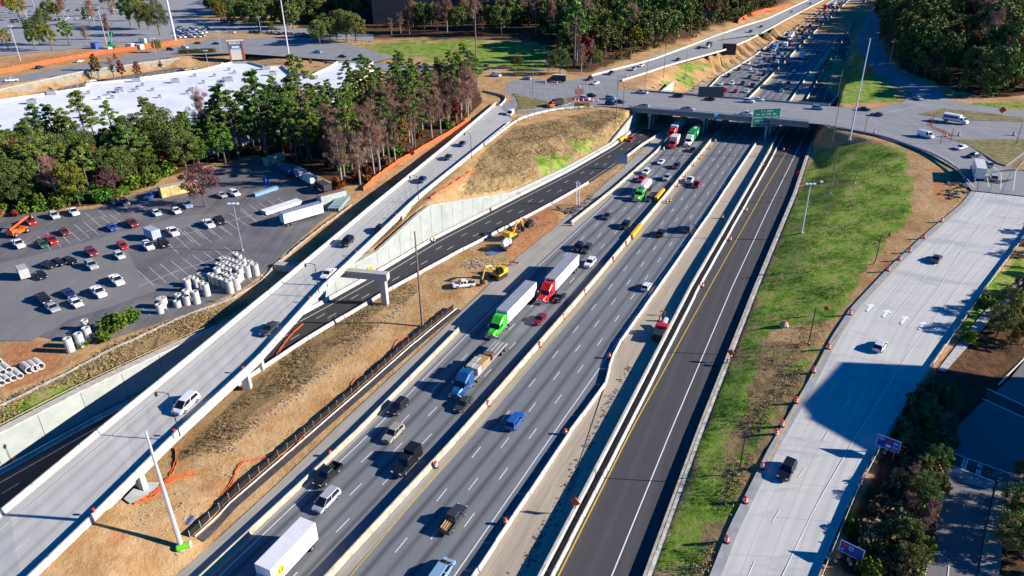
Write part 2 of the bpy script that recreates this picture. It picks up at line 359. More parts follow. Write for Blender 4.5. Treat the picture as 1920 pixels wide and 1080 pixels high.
for x, y in ((-1600, 2200), (0, 2200), (1600, 2200), (2200, 1000), (2200, 100), (1200, -60), (-1200, -60), (-1800, 900), (-900, 300), (-500, 120), (600, 300), (300, 60), (200, -60), (-200, -60), (-300, 20), (1300, 1200), (900, 600)):
    TV.append((x, y, 9.0 if abs(x) > 260 or y > 500 else 4.0))
def build_tin():
    v2 = [Vector((v[0], v[1])) for v in TV]
    vs, es, fs, ov, oe, of = delaunay_2d_cdt(v2, TE, [], 0, 1e-4, True)
    V = []
    arr = np.array([(v[0], v[1]) for v in TV]); zz = np.array([v[2] for v in TV])
    for i, v in enumerate(vs):
        if ov[i]: z = sum(TV[k][2] for k in ov[i])/len(ov[i])
        else:
            d = ((arr-np.array([v.x, v.y]))**2).sum(1); k = np.argsort(d)[:3]; w = 1/(d[k]+.1); z = float((zz[k]*w).sum()/w.sum())
        V.append((v.x, v.y, z))
    return BVHTree.FromPolygons(V, fs), V, fs
TIN, tinV, tinF = build_tin()
def tz(x, y):
    h = TIN.ray_cast(Vector((x, y, 200)), Vector((0, 0, -1))); return h[0].z if h[0] is not None else 8.0
# ------------------------------------------------------------------ the ground as one sheet
def axis(a, b, lo, hi, step, g=1.09, mx=16):
    v = list(np.arange(a, b+step, step)); s = step
    x = v[-1]
    while x < hi: s = min(mx, s*g); x += s; v.append(x)
    s = step; x = v[0]; pre = []
    while x > lo: s = min(mx, s*g); x -= s; pre.append(x)
    return np.array(pre[::-1]+v)
gx = axis(-170, 200, -1700, 2000, 1.1, mx=22); gy = axis(62, 360, -40, 2150, 1.1, mx=22)
GX, GY = np.meshgrid(gx, gy); GZ = np.empty_like(GX)
_dn = Vector((0, 0, -1))
for i in range(GX.shape[0]):
    for j in range(GX.shape[1]): GZ[i, j] = tz(GX[i, j], GY[i, j])
def project(X, Y, Z):
    c = np.stack([X, Y, Z-HC], -1) @ RM
    w = -c[..., 2]; w = np.where(w > 1, w, 1); return 960+F*c[..., 0]/w, 540-F*c[..., 1]/w
PXg, PYg = project(GX, GY, GZ)
def mask(polys, blur=0):
    m = np.zeros(GX.shape)
    for p in polys: m = np.maximum(m, inpoly(PXg, PYg, p).astype(float))
    for _ in range(blur):
        m = (m+np.roll(m, 1, 0)+np.roll(m, -1, 0)+np.roll(m, 1, 1)+np.roll(m, -1, 1))/5
    return m
rs = np.random.RandomState(3)
green = mask([[(1225, 1080), (1318, 810), (1420, 560), (1498, 360), (1530, 280), (1600, 262), (1700, 280), (1716, 330), (1712, 400), (1680, 440), (1610, 520), (1560, 600), (1450, 620), (1380, 800), (1330, 960), (1290, 1080)],
              [(1420, 850), (1500, 700), (1560, 620), (1545, 612), (1480, 700), (1380, 860), (1330, 960), (1345, 990)],
              [(1000, 295), (1030, 285), (1085, 290), (1060, 320), (1010, 330)], [(1060, 265), (1110, 258), (1125, 275), (1080, 290)], [(950, 340), (990, 335), (990, 350), (950, 352)],
              [(660, 85), (800, 72), (1000, 78), (1024, 90), (1020, 130), (900, 130), (890, 115), (800, 112), (700, 98)],
              [(1230, 160), (1280, 120), (1350, 100), (1375, 105), (1290, 165)], [(1570, 195), (1600, 85), (1650, 150), (1690, 190)],
              [(1780, 195), (1920, 190), (1920, 220), (1850, 215)], [(40, 790), (160, 730), (200, 700), (150, 690), (0, 770), (0, 800)], [(1790, 620), (1850, 520), (1920, 470), (1920, 560), (1820, 640)], [(1530, 1080), (1560, 1020), (1610, 930), (1640, 940), (1600, 1080)], [(850, 560), (870, 540), (880, 560)]], 3)
straw = mask([[(0, 805), (350, 637), (480, 560), (420, 560), (200, 650), (125, 695), (0, 750)], [(1000, 80), (1020, 130), (1110, 135), (1440, 30), (1500, 0), (1400, 40), (1150, 110)], [(950, 190), (1130, 165), (1090, 190), (970, 215)], [(960, 150), (1090, 185), (960, 205)],
              [(300, 885), (480, 712), (620, 602), (780, 522), (740, 560), (600, 675), (450, 795), (340, 865)], [(860, 370), (900, 290), (960, 240), (1130, 205), (1185, 215), (1140, 270), (960, 355)],
              [(1720, 200), (1920, 215), (1920, 260), (1760, 256)], [(1800, 262), (1920, 262), (1920, 315), (1800, 315)], [(1500, 820), (1420, 870), (1380, 1000), (1330, 1080), (1260, 1080), (1400, 640), (1500, 640), (1520, 700)]], 4)
clay = mask([[(0, 650), (120, 640), (130, 690), (0, 740)], [(490, 430), (580, 410), (600, 425), (530, 470)], [(980, 400), (1060, 380), (1050, 420), (960, 490), (940, 470)], [(1750, 330), (1790, 345), (1800, 365), (1770, 385), (1745, 370)],
             [(0, 500), (30, 560), (20, 630), (0, 640)], [(0, 640), (110, 640), (128, 690), (0, 745)], [(370, 375), (420, 372), (420, 392), (375, 395)], [(1380, 120), (1370, 130), (1290, 180), (1330, 140)],
             [(0, 108), (120, 100), (230, 88), (350, 75), (340, 88), (200, 108), (80, 125), (0, 130)], [(150, 1040), (220, 985), (260, 990), (210, 1040)], [(370, 900), (430, 880), (420, 920), (380, 930)]], 3)
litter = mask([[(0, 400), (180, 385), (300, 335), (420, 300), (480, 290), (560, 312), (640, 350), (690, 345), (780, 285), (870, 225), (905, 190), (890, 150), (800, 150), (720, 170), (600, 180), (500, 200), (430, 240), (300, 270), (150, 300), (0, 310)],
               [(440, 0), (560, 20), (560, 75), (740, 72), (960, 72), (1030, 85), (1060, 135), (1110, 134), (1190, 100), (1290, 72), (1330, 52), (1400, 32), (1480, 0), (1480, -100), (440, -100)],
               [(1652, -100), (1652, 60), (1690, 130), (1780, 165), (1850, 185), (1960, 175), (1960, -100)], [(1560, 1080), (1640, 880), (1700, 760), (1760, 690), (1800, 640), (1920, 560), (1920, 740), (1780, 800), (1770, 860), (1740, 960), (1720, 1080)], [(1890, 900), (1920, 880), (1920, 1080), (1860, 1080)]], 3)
slope = mask([[(1236, 172), (1180, 160), (1260, 128), (1357, 101), (1400, 83), (1472, 44), (1525, 14), (1515, 8), (1440, 62), (1400, 86), (1330, 128), (1262, 172)]], 2)
for _ in range(40):
    Zb = (GZ+np.roll(GZ, 1, 0)+np.roll(GZ, -1, 0)+np.roll(GZ, 1, 1)+np.roll(GZ, -1, 1))/5; GZ = GZ+(Zb-GZ)*np.clip(slope, 0, 1)
def lvl(x, a): return np.clip(x, 0, 1)*a
GZ = GZ + 0.0
bumpm = np.clip(straw+litter*.5+clay*.6, 0, 1)*(1-np.clip(slope*2, 0, 1))
inner = (GX > -165) & (GX < 195) & (GY > 65) & (GY < 355)
nse = rs.rand(*GX.shape)
for _ in range(3): nse = (nse+np.roll(nse, 1, 0)+np.roll(nse, -1, 0)+np.roll(nse, 1, 1)+np.roll(nse, -1, 1))/5
nse = (nse-.5)*2.2
deep = mask([[(240, 930), (600, 560), (820, 480), (960, 425), (1050, 385), (1060, 410), (880, 560), (560, 860), (360, 1040), (120, 1100)]], 2)
GZ = GZ + nse*(bumpm*.3+deep*.12)
me = bpy.data.meshes.new("ground"); ny, nx = GX.shape
me.vertices.add(nx*ny); me.vertices.foreach_set("co", np.stack([GX, GY, GZ], -1).astype(np.float32).ravel())
ii, jj = np.meshgrid(np.arange(ny-1), np.arange(nx-1), indexing='ij'); a = (ii*nx+jj).ravel()
q = np.stack([a, a+1, a+nx+1, a+nx], -1).astype(np.int32)
me.loops.add(q.size); me.loops.foreach_set("vertex_index", q.ravel()); me.polygons.add(len(q))
me.polygons.foreach_set("loop_start", (np.arange(len(q))*4).astype(np.int32)); me.update(calc_edges=True)
me.polygons.foreach_set("use_smooth", np.ones(len(q), bool))
ca = me.color_attributes.new("cover", 'FLOAT_COLOR', 'POINT')
ca.data.foreach_set("color", np.stack([green, straw, clay, litter], -1).astype(np.float32).ravel())
ground = bpy.data.objects.new("ground", me); C.objects.link(ground); ground['kind'] = 'structure'
def ground_mat():
    m = bpy.data.materials.new("ground"); m.use_nodes = True; n = m.node_tree.nodes; l = m.node_tree.links
    b = n["Principled BSDF"]; b.inputs["Roughness"].default_value = .95; b.inputs["Specular IOR Level"].default_value = .1
    at = n.new("ShaderNodeAttribute"); at.attribute_name = "cover"; sp = n.new("ShaderNodeSeparateColor"); l.new(at.outputs["Color"], sp.inputs[0])
    tc = n.new("ShaderNodeTexCoord")
    def nz(s, det=6, rg=.65, w=0, sx=1, sy=1, rot=0):
        mp = n.new("ShaderNodeMapping"); mp.inputs["Location"].default_value = (w, w*2, 0); mp.inputs["Scale"].default_value = (sx, sy, 1); mp.inputs["Rotation"].default_value = (0, 0, rot)
        l.new(tc.outputs['Object'], mp.inputs[0]); t = n.new("ShaderNodeTexNoise"); t.inputs["Scale"].default_value = s; t.inputs["Detail"].default_value = det; t.inputs["Roughness"].default_value = rg
        l.new(mp.outputs[0], t.inputs[0]); return t.outputs[0]
    def ramp(x, stops):
        r = n.new("ShaderNodeValToRGB"); l.new(x, r.inputs[0]); e = r.color_ramp.elements
        while len(e) < len(stops): e.new(.5)
        for k, (p, c) in zip(e, stops): k.position = p; k.color = (*c, 1)
        return r.outputs[0]
    def mix(f, a, c):
        x = n.new("ShaderNodeMix"); x.data_type = 'RGBA'; l.new(f, x.inputs[0]); l.new(a, x.inputs[6]); l.new(c, x.inputs[7]); return x.outputs[2]
    def soft(mk, s, amt=1.3, lo=.45, hi=.6, w=0):
        ad = n.new("ShaderNodeMath"); ad.operation = 'MULTIPLY_ADD'; su = n.new("ShaderNodeMath"); su.operation = 'SUBTRACT'; l.new(nz(s, 7, .7, w), su.inputs[0]); su.inputs[1].default_value = .5
        l.new(su.outputs[0], ad.inputs[0]); ad.inputs[1].default_value = amt; l.new(mk, ad.inputs[2])
        mr = n.new("ShaderNodeMapRange"); l.new(ad.outputs[0], mr.inputs[0]); mr.inputs[1].default_value = lo; mr.inputs[2].default_value = hi; return mr.outputs[0]
    dirt = ramp(nz(.12, 9, .72), [(.3, (.32, .18, .08)), (.45, (.45, .26, .11)), (.58, (.55, .36, .18)), (.7, (.36, .23, .12))])
    strw = ramp(nz(.55, 9, .78, 7, 1, .45, .5), [(.32, (.10, .07, .03)), (.45, (.24, .155, .07)), (.55, (.35, .245, .12)), (.68, (.26, .20, .07))])
    clayc = ramp(nz(.3, 8, .7, 3), [(.3, (.34, .13, .05)), (.5, (.50, .23, .10)), (.7, (.42, .22, .11))])
    gr = ramp(nz(.22, 10, .75, 11), [(.34, (.07, .13, .016)), (.45, (.14, .25, .028)), (.53, (.25, .34, .05)), (.60, (.34, .29, .12)), (.68, (.40, .30, .15))])
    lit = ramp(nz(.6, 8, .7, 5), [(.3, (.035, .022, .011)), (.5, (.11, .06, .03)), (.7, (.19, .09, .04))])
    c = mix(soft(sp.outputs[1], .35, .9, .4, .6), dirt, strw)
    c = mix(soft(sp.outputs[2], .2, 1.2, .5, .8, 4), c, clayc)
    c = mix(soft(sp.outputs[0], .075, 3.4, .45, .7, 9), c, gr)
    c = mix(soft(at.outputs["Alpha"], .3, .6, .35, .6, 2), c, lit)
    l.new(c, b.inputs["Base Color"])
    bp = n.new("ShaderNodeBump"); bp.inputs["Strength"].default_value = .9; bp.inputs["Distance"].default_value = .6; l.new(nz(.9, 8, .75, 1), bp.inputs["Height"]); l.new(bp.outputs[0], b.inputs["Normal"])
    return m
me.materials.append(ground_mat())

# ------------------------------------------------------------------ road surfaces
ASPH = (.195, .20, .208); DARK = (.05, .049, .054); CONC = (.53, .52, .485)
m_hwy1 = road_mat("asphalt_old", ASPH, 3.66, 1.0, .62, .18)
m_hwy2 = road_mat("asphalt_old_right", (.185, .195, .205), 3.7, 2.9, .62, .13)
m_new = road_mat("asphalt_new", DARK, 3.66, 0, .12, .12)
m_new2 = road_mat("asphalt_new_brown", (.072, .068, .07), 4.6, 0, -.25, .12)
m_conc = road_mat("concrete_road", CONC, 3.66, .6, .12, .12, joints=9.0, patch=((.40, .40, .40), .54, .04, .12))
m_deckc = road_mat("concrete_deck", (.48, .47, .435), 3.7, 2.4, .22, .13)
m_shld = road_mat("concrete_shoulder", (.36, .33, .28), 0, 0, 0, .25)
m_haul = road_mat("haul_strip", (.42, .35, .26), 0, 0, 0, .32)
m_cross = road_mat("asphalt_cross", (.28, .28, .285), 3.6, .5, .25, .2)
m_lot = road_mat("asphalt_lot", (.15, .142, .146), 0, 0, 0, .45, patch=((.23, .205, .175), .56, .03, .025))
W = mat("road_white", (.80, .80, .78), .7, noise=.12, scale=3); Y = mat("road_yellow", (.72, .45, .05), .7, noise=.12, scale=3)
ribbon("highway_carriageway", offset(SLx, -1.0), MBx, m_hwy1, 90, 0.0)
ribbon("highway_shoulder", LSx, offset(SLx, -1.0), m_shld, 90, 0.0)
ribbon("highway_carriageway", MBx, CBx, m_hwy2, 90, 0.0)
ribbon("haul_road", CBw, DWw, m_haul, 90, -.02)
ribbon("frontage_carriageway", DWw, offset(GWw[:8], 1.0), m_new2, 90, 0.0)
ribbon("far_carriageway", CBx[13:], GWx[8:], m_new2, 30, -.03)
ribbon("lower_road", MLw[:12], MRw[:-1], m_new, 90, 0.0)
ribbon("haul_road", MLw[10:], offset(LSx[10:17], 0.2), m_haul, 40, -.04)
ribbon("concrete_road", KLw, KRw, m_conc, 80, 0.0)
ribbon("road_shoulder", KLw, offset(KLw, 1.5), mat("shoulder_grey", (.33, .33, .33), .9, noise=.15, scale=.5), 80, .012, surf=False)
ribbon("collector_road", CFw, CNw, road_mat("concrete_far", (.30, .30, .30), 3.6, 3, .2, .15), 60, 0.0)
ribbon("ramp_road", QLw, QRw, m_cross, 30, 0.0)
mk = Marks(); my = Marks()
mk.line(offset(SLx, 0), .18)
lw = 3.66
for k in (1, 2, 3):
    mk.line(lerp_line(SLx[:8], offset(MBx, -1.6)[:8], k/4.03, 90), .16, dash=(3.4, 9.0), phase=2.5*k)
    mk.line(lerp_line(ext(SLx[9:], 60), ext(offset(MBx, -1.6)[8:], 60), k/4.03, 90), .2, dash=(3.4, 9.0))
    mk.line(lerp_line(YLx, RLx, k/4.0, 120), .16, dash=(3.4, 9.0), phase=3.0*k)
mk.line(RLx, .18); my.line(YLx, .18)
my.line(YEw, .2); mk.line(WFw, .2)
FL = resample(MLw, 120)[:]; FR = resample(MRw, 120)[:]
mk.line(offset(MLw[:12], 3.2), .16); mk.line(offset(MRw[:-1], -1.2), .14)
for k in (1, 2): mk.line(lerp_line(offset(MLw[:12], 3.2), offset(MRw[:-1], -1.2), k/3.0, 90), .14, dash=(3, 9.2), phase=4*k)
mk.done("lane_marking", W); my.done("edge_marking", Y)
# concrete road markings
mk = Marks(); my = Marks()
my.line(offset(PL([(1347, 1080, 2.5), (1440, 865, 3.2), (1467, 810, 3.5), (1510, 727, 4), (1540, 672, 4.4), (1580, 617, 4.9), (1615, 572, 5.2), (1645, 540, 5.6), (1700, 482, 6.2), (1760, 428, 7), (1806, 388, 7.5)]), 0), .18)
def kpt(px, py): 
    h = [6.0]
    q = P(px, py, 5); 
    for _ in range(3): q = P(px, py, tz(q.x, q.y)+.2)
    return q
def KL_(pts, **k): mk.line([kpt(*p) for p in pts], dz=.05, **k)
KL_([(1455, 1105), (1467, 1080), (1532, 945), (1610, 810), (1702, 665), (1797, 540), (1870, 440), (1893, 400), (1905, 370)], w=.16)
KL_([(1403, 1080), (1445, 985), (1495, 898), (1552, 812), (1602, 735), (1652, 655), (1672, 635)], w=.15, dash=(3.2, 9))
KL_([(1702, 615), (1760, 540), (1800, 475), (1852, 405), (1872, 362)], w=.15)
KL_([(1668, 603), (1715, 545), (1762, 485), (1815, 420), (1850, 360)], w=.15)
KL_([(1640, 592), (1690, 530), (1735, 478), (1790, 420), (1830, 365)], w=.12)
KL_([(1530, 1080), (1600, 922), (1652, 827), (1742, 687), (1840, 546)], w=.12)
# lane arrows
def arrow(px, py, dpx, dpy):
    c = kpt(px, py); d = (kpt(px+dpx, py+dpy)-c); d.z = 0; d.normalize(); r = Vector((d.y, -d.x, 0)); z = Vector((0, 0, .06))
    f = lambda a, b_: c+d*(a*1.15)+r*(b_*.95)+z
    mk.b.add([f(-1.9, -.34), f(-1.9, .34), f(.6, .34), f(.6, -.34)], [(0, 1, 2, 3)])
    mk.b.add([f(.6, -1.15), f(.6, 1.15), f(2.1, 0)], [(0, 1, 2)])
for a in ((1631, 577), (1661, 588), (1695, 600), (1729, 611)): arrow(a[0], a[1], 8, -11)
mk.done("lane_marking", W); my.done("edge_marking", Y)

# intersections (asphalt sheets) and the bridge deck road
m_int = road_mat("asphalt_junction", (.26, .26, .265), 0, 0, 0, .25)
polysheet("junction_road", PL([(885, 137), (960, 146), (1060, 152), (1110, 143), (1165, 150), (1158, 162), (1165, 168), (1215, 172), (1190, 203), (1130, 199), (1080, 203), (1030, 208), (985, 220), (960, 230), (944, 214), (932, 195), (948, 181), (905, 170), (885, 160)], Z9), m_int, 0.0)
polysheet("junction_road", [P(*q) for q in ((1540, 233, 9.5), (1580, 201, 9.5), (1640, 205, 9.5), (1690, 192, 9.5), (1712, 178, 9.5), (1760, 165, 9.5), (1780, 190, 9.5), (1850, 200, 9.5), (1960, 212, 9.5), (1960, 262, 9.5), (1920, 290, 9.4), (1890, 315, 9.2), (1960, 330, 8.8), (1960, 372, 8.2), (1822, 357, 8.2), (1812, 345, 8.4), (1790, 316, 8.9), (1750, 293, 9.3), (1695, 272, 9.5), (1640, 254, 9.5))], m_int, 0.03)
polysheet("junction_road", [P(*q) for q in ((1822, 357, 8.1), (1960, 372, 8.1), (1960, 320, 8.9), (1890, 318, 9.2), (1815, 330, 8.6))], m_new, 0.09)
ribbon("cross_road", ext(PL([(560, 92), (700, 112), (800, 122), (885, 137)], 10.2)), ext(PL([(555, 106), (700, 130), (800, 144), (885, 160)], 10.2)), m_int, 20)
def island(px, z, m=None): slab("traffic_island", PL(px, z), m or mat("island_grass", (.20, .17, .06), .95, noise=.5, scale=.5, coords='Object'), .16, mat("kerb", (.5, .48, .44), .9))
island([(962, 176), (1030, 191), (1082, 189), (1060, 197), (1000, 205), (968, 208), (973, 196), (968, 184)], 9.5)
island([(1722, 214), (1767, 204), (1850, 212), (1920, 222), (1920, 228), (1800, 226)], 9.55)
island([(1762, 257), (1800, 262), (1920, 262), (1930, 278), (1915, 290), (1887, 311), (1868, 305), (1815, 271)], 9.45)
mk = Marks(); my = Marks()
for k in (.22, .42, .66, .84): mk.line(lerp_line(BNw, BFw, k, 20), .15, dz=.05, dash=(3, 9) if k in (.22, .84) else None)
my.line(lerp_line(BNw, BFw, .5, 20), .15, dz=.05); my.line(lerp_line(BNw, BFw, .56, 20), .15, dz=.05)
for pts in ([(965, 160), (1050, 166), (1150, 178)], [(965, 167), (1060, 173), (1150, 186)], [(1600, 215), (1700, 232), (1760, 240)], [(1600, 236), (1700, 262), (1780, 300), (1828, 352)], [(1780, 236), (1920, 246)], [(1650, 215), (1740, 195)], [(1828, 300), (1850, 330), (1855, 352)], [(1845, 300), (1878, 325), (1876, 355)], [(1935, 285), (1905, 320), (1900, 358)]):
    mk.line(PL(pts, Z9), .14, dz=.09)
mk.line(PL([(1160, 146), (1300, 105), (1400, 66), (1440, 48)], 9) if False else lerp_line(CFw, CNw, .35, 60), .15, dz=.04)
mk.done("lane_marking", W); my.done("edge_marking", Y)
brick = mat("brick_paving", (.24, .09, .07), .9, noise=.2, scale=2)
for q in ([(1078, 168), (1094, 166), (1094, 177), (1080, 178)], [(1060, 186), (1088, 178), (1096, 181), (1066, 189)], [(1742, 222), (1752, 222), (1748, 236), (1738, 236)], [(1742, 238), (1750, 236), (1790, 254), (1782, 256)]):
    polysheet("brick_crossing", PL(q, Z9), brick, .07)
# staging lot
lotp = [(-60, 770), (0, 612), (-60, 400), (60, 400), (175, 392), (330, 340), (480, 296), (560, 318), (650, 372), (645, 382), (590, 425), (540, 470), (492, 515), (450, 545), (360, 585), (200, 640), (130, 640), (60, 630), (0, 640)]
polysheet("staging_lot", PL(lotp[1:], 8), m_lot, .12)
polysheet("lot_lane", PL([(0, 590), (0, 495), (150, 458), (330, 408), (400, 400), (420, 410), (345, 428), (240, 475), (265, 520), (310, 540), (210, 575), (130, 600), (60, 640), (0, 640)], 8), road_mat("asphalt_lane", (.205, .198, .19), 0, 0, 0, .15), .15)
mk = Marks()
def stalls(a, b, n, dx, dy, z=8.0, w=.10):
    A = P(*a, z); B = P(*b, z)
    for i in range(n):
        c = A.lerp(B, i/(n-1)); e = P(a[0]+dx, a[1]+dy, z)-A; mk.line([c, c+e], w, dz=.19)
stalls((258, 508), (420, 463), 9, 32, 30); stalls((305, 447), (402, 415), 6, 30, 30); stalls((332, 428), (450, 395), 7, 30, 27)
stalls((70, 443), (205, 402), 9, 26, 27); stalls((160, 400), (260, 385), 5, 14, 12); stalls((400, 520), (470, 500), 4, 28, 26); stalls((231, 586), (330, 560), 4, 18, 16); stalls((450, 390), (520, 372), 5, 30, 24)
mk.line(PL([(262, 538), (330, 510), (440, 475)], 8), .12, dz=.19); mk.line(PL([(160, 436), (225, 418)], 8), .12, dz=.19); mk.line(PL([(340, 442), (480, 402)], 8), .12, dz=.19)
mk.done("stall_marking", W)
# shopping area paving
polysheet("far_lot", PL([(-60, 232), (0, 190), (172, 152), (340, 125), (440, 121), (470, 135), (300, 170), (0, 215), (-60, 260)], 6.0), m_lot, .1)
polysheet("upper_road", PL([(-60, 172), (0, 160), (340, 104), (440, 100), (560, 108), (700, 118), (740, 108), (640, 78), (560, 70), (400, 72), (300, 96), (0, 148), (-60, 160)], 11), m_int, .1)
polysheet("shopping_lot", PL([(-80, 112), (0, 105), (200, 86), (340, 72), (380, 62), (450, 60), (560, 60), (560, 68), (700, 78), (700, 60), (500, 40), (420, 30), (420, -30), (-80, -30)], 11), road_mat("asphalt_worn", (.30, .30, .30), 0, 0, 0, .3), .12)
mk = Marks()
for i in range(34): mk.line(PL([(12+i*13.0, 184-i*1.9), (20+i*13.0, 176-i*1.9)], 6.0), .15, dz=.2)
for r_, (x0, y0, x1, y1) in enumerate(((0, 22, 330, 14), (0, 40, 280, 28), (0, 60, 200, 50), (0, 90, 150, 78), (330, 55, 380, 62), (560, 62, 700, 78))):
    n = int((x1-x0)/7)
    for i in range(n):
        x = x0+(x1-x0)*i/n; y = y0+(y1-y0)*i/n; mk.line(PL([(x, y), (x+4, y+3.5)], 11), .2, dz=.2)
mk.done("stall_marking", W)
# street at the lower right
ribbon("side_street", [kpt(*p) for p in ((1715, 1160), (1732, 1080), (1750, 1000), (1775, 880), (1795, 800))], [kpt(*p) for p in ((1815, 1160), (1832, 1080), (1845, 1000), (1866, 900), (1890, 830))], road_mat("asphalt_street", (.17, .165, .165), 0, 0, 0, .15), 20, .06)
polysheet("street_pad", [kpt(*p) for p in ((1774, 874), (1782, 872), (1866, 904), (1858, 922), (1776, 896))], mat("pad_concrete", (.36, .34, .31), .9, noise=.15, scale=1), .18)
polysheet("side_street", [P(*p, 2.3) for p in ((1780, 868), (1895, 906), (2050, 960), (2050, 640), (1925, 672), (1890, 715), (1830, 765), (1795, 800), (1785, 840))], road_mat("asphalt_street", (.17, .165, .165)), .08)
polysheet("brick_crossing", [kpt(*p) for p in ((1785, 852), (1892, 890), (1866, 905), (1780, 870))], brick, .17)
polysheet("brick_crossing", [P(*p, 2.4) for p in ((1846, 745), (1851, 733), (1925, 767), (1922, 780))], brick, .17)
ribbon("sidewalk", [kpt(*p) for p in ((1833, 1085), (1847, 1000), (1870, 903))], [kpt(*p) for p in ((1872, 1085), (1882, 1000), (1912, 880))], mat("sidewalk", (.30, .25, .2), .9, noise=.2, scale=1), 10, .2)
ribbon("sidewalk", [kpt(*p) for p in ((1758, 694), (1800, 640), (1842, 588), (1888, 545), (1925, 515))], [kpt(*p) for p in ((1772, 698), (1815, 650), (1858, 600), (1900, 560), (1930, 535))], mat("sidewalk_pale", (.34, .34, .33), .9, noise=.2, scale=1), 20, .1)
mk = Marks(); mk.line([kpt(*p) for p in ((1733, 1085), (1751, 1000), (1776, 885))], .18, dz=.12); mk.line([kpt(*p) for p in ((1777, 1085), (1779, 1062))], .14, dz=.12)
mk.line([kpt(*p) for p in ((1786, 852), (1892, 890))], .3, dz=.3); mk.line([kpt(*p) for p in ((1777, 873), (1864, 906))], .3, dz=.3)
for x, y in ((1808, 862), (1813, 864), (1835, 872), (1840, 874)): mk.line([kpt(x, y), kpt(x-6, y+20)], .3, dz=.32)
mk.line(PL([(1842, 748), (1925, 786)], 2.45), .3, dz=.06); mk.line(PL([(1851, 729), (1925, 763)], 2.45), .3, dz=.06); mk.line(PL([(1872, 722), (1925, 668)], 2.4), .25, dz=.06)
mk.done("lane_marking", W)
# ------------------------------------------------------------------ walls, flyover, bridge
m_wall = mat("wall_concrete", (.36, .385, .35), .85, noise=.12, scale=.25)
m_par = mat("parapet_concrete", (.47, .45, .39), .85, noise=.2, scale=.7)
m_beige = mat("barrier_concrete", (.42, .375, .285), .9, noise=.28, scale=.7)
m_white = mat("barrier_white", (.48, .465, .42), .85, noise=.22, scale=.9)
m_gird = mat("girder_concrete", (.42, .41, .38), .85, noise=.10, scale=.5)
m_steel = mat("galvanised_steel", (.45, .46, .47), .45, .6, noise=.12, scale=4)
m_post = mat("post_pale", (.5, .46, .4), .8); m_dark = mat("dark_metal", (.03, .03, .032), .6)
m_rail = mat("rail_weathered", (.42, .34, .26), .8)
JP = [(-.30, 0), (-.28, .08), (-.12, .35), (-.08, .82), (.08, .82), (.12, .35), (.28, .08), (.30, 0)]
def jp(s=1.0, h=.82, w=1.0): return [(a*w, b/.82*h) for a, b in JP]
# long panel wall beside the lower road
def panel_wall(name, base, tops, thick, label, m, ledge=1.7, cat='retaining wall', panel=8.0, rail=False):
    root = empty(name, base[0], label=label, cat=cat); inv = Matrix.Translation(-base[0])
    base = resample_with(base, tops, panel)
    pts = [b for b, t in base]; hs = [t for b, t in base]; nn = normals(pts); o0 = root.location
    for i in range(len(pts)-1):
        b = MB(); a0, a1 = pts[i]-o0, pts[i+1]-o0; d = (a1-a0)  .normalized()*.10; a1 = a1-d; n0, n1 = nn[i], nn[i+1]
        z = lambda p, h: Vector((p.x, p.y, p.z+h))
        b.hexa([z(a0, -.5), z(a1, -.5), z(a1-n1*thick, -.5), z(a0-n0*thick, -.5), z(a0, hs[i]), z(a1, hs[i+1]), z(a1-n1*thick, hs[i+1]), z(a0-n0*thick, hs[i])])
        b.obj("wall_panel", m, root)
    b = MB(); rings = []
    for p, h, n in zip(pts, hs, nn):
        q = p-o0; rings.append([q+n*.12+Vector((0, 0, h)), q+n*.12+Vector((0, 0, h+.35)), q-n*ledge+Vector((0, 0, h+.35)), q-n*ledge+Vector((0, 0, h-.6)), q-n*thick*.9+Vector((0, 0, h))])
    b.loft(rings); b.obj("coping", m_par, root)
    if rail:
        b = MB()
        for k in (.75, 1.25): b.tube([p-o0-n*.9+Vector((0, 0, h+k)) for p, h, n in zip(pts, hs, nn)], .06, 5)
        for p, h, n in zip(pts, hs, nn): b.tube([p-o0-n*.9+Vector((0, 0, h+.3)), p-o0-n*.9+Vector((0, 0, h+1.3))], .06, 5)
        b.obj("railing", m_rail, root)
    return root
def resample_with(base, tops, step):
    out = []; acc = 0; ts = [0]
    for i in range(len(base)-1): ts.append(ts[-1]+(base[i+1]-base[i]).length)
    n = max(2, int(ts[-1]/step)+1)
    for k in range(n):
        s = ts[-1]*k/(n-1); out.append((at_len(base, s), float(np.interp(s, ts, tops))))
    return out
panel_wall("retaining_wall", offset(MLw[:7], 0), wallz[:7], .5, "long pale concrete panel wall with rusty handrail beside the shaded lower road", m_wall, rail=True)
panel_wall("retaining_wall", MLw[6:11], [5.6, 10.9, 2.0, 1.4, 1.2], .5, "tall pale panel wall holding up the brown hill beside the flyover", m_wall, panel=5, ledge=.8)
panel_wall("bridge_abutment", MLw[10:13], [1.2, 7.4, 7.4], .5, "shaded concrete abutment wall under the left end of the cross road bridge", m_wall, panel=6, ledge=.6, cat='abutment')
def longbar(name, pts, prof, m, label, cat='barrier', group=None, n=None, z=0.0, joints=0):
    p = resample(pts, n) if n else pts
    o = p[0].copy(); b = MB(); q = [v-o+Vector((0, 0, z)) for v in p]
    b.sweep(q, prof); ob = b.obj(name, m, None, label=label, cat=cat, group=group); ob.location = o; return ob
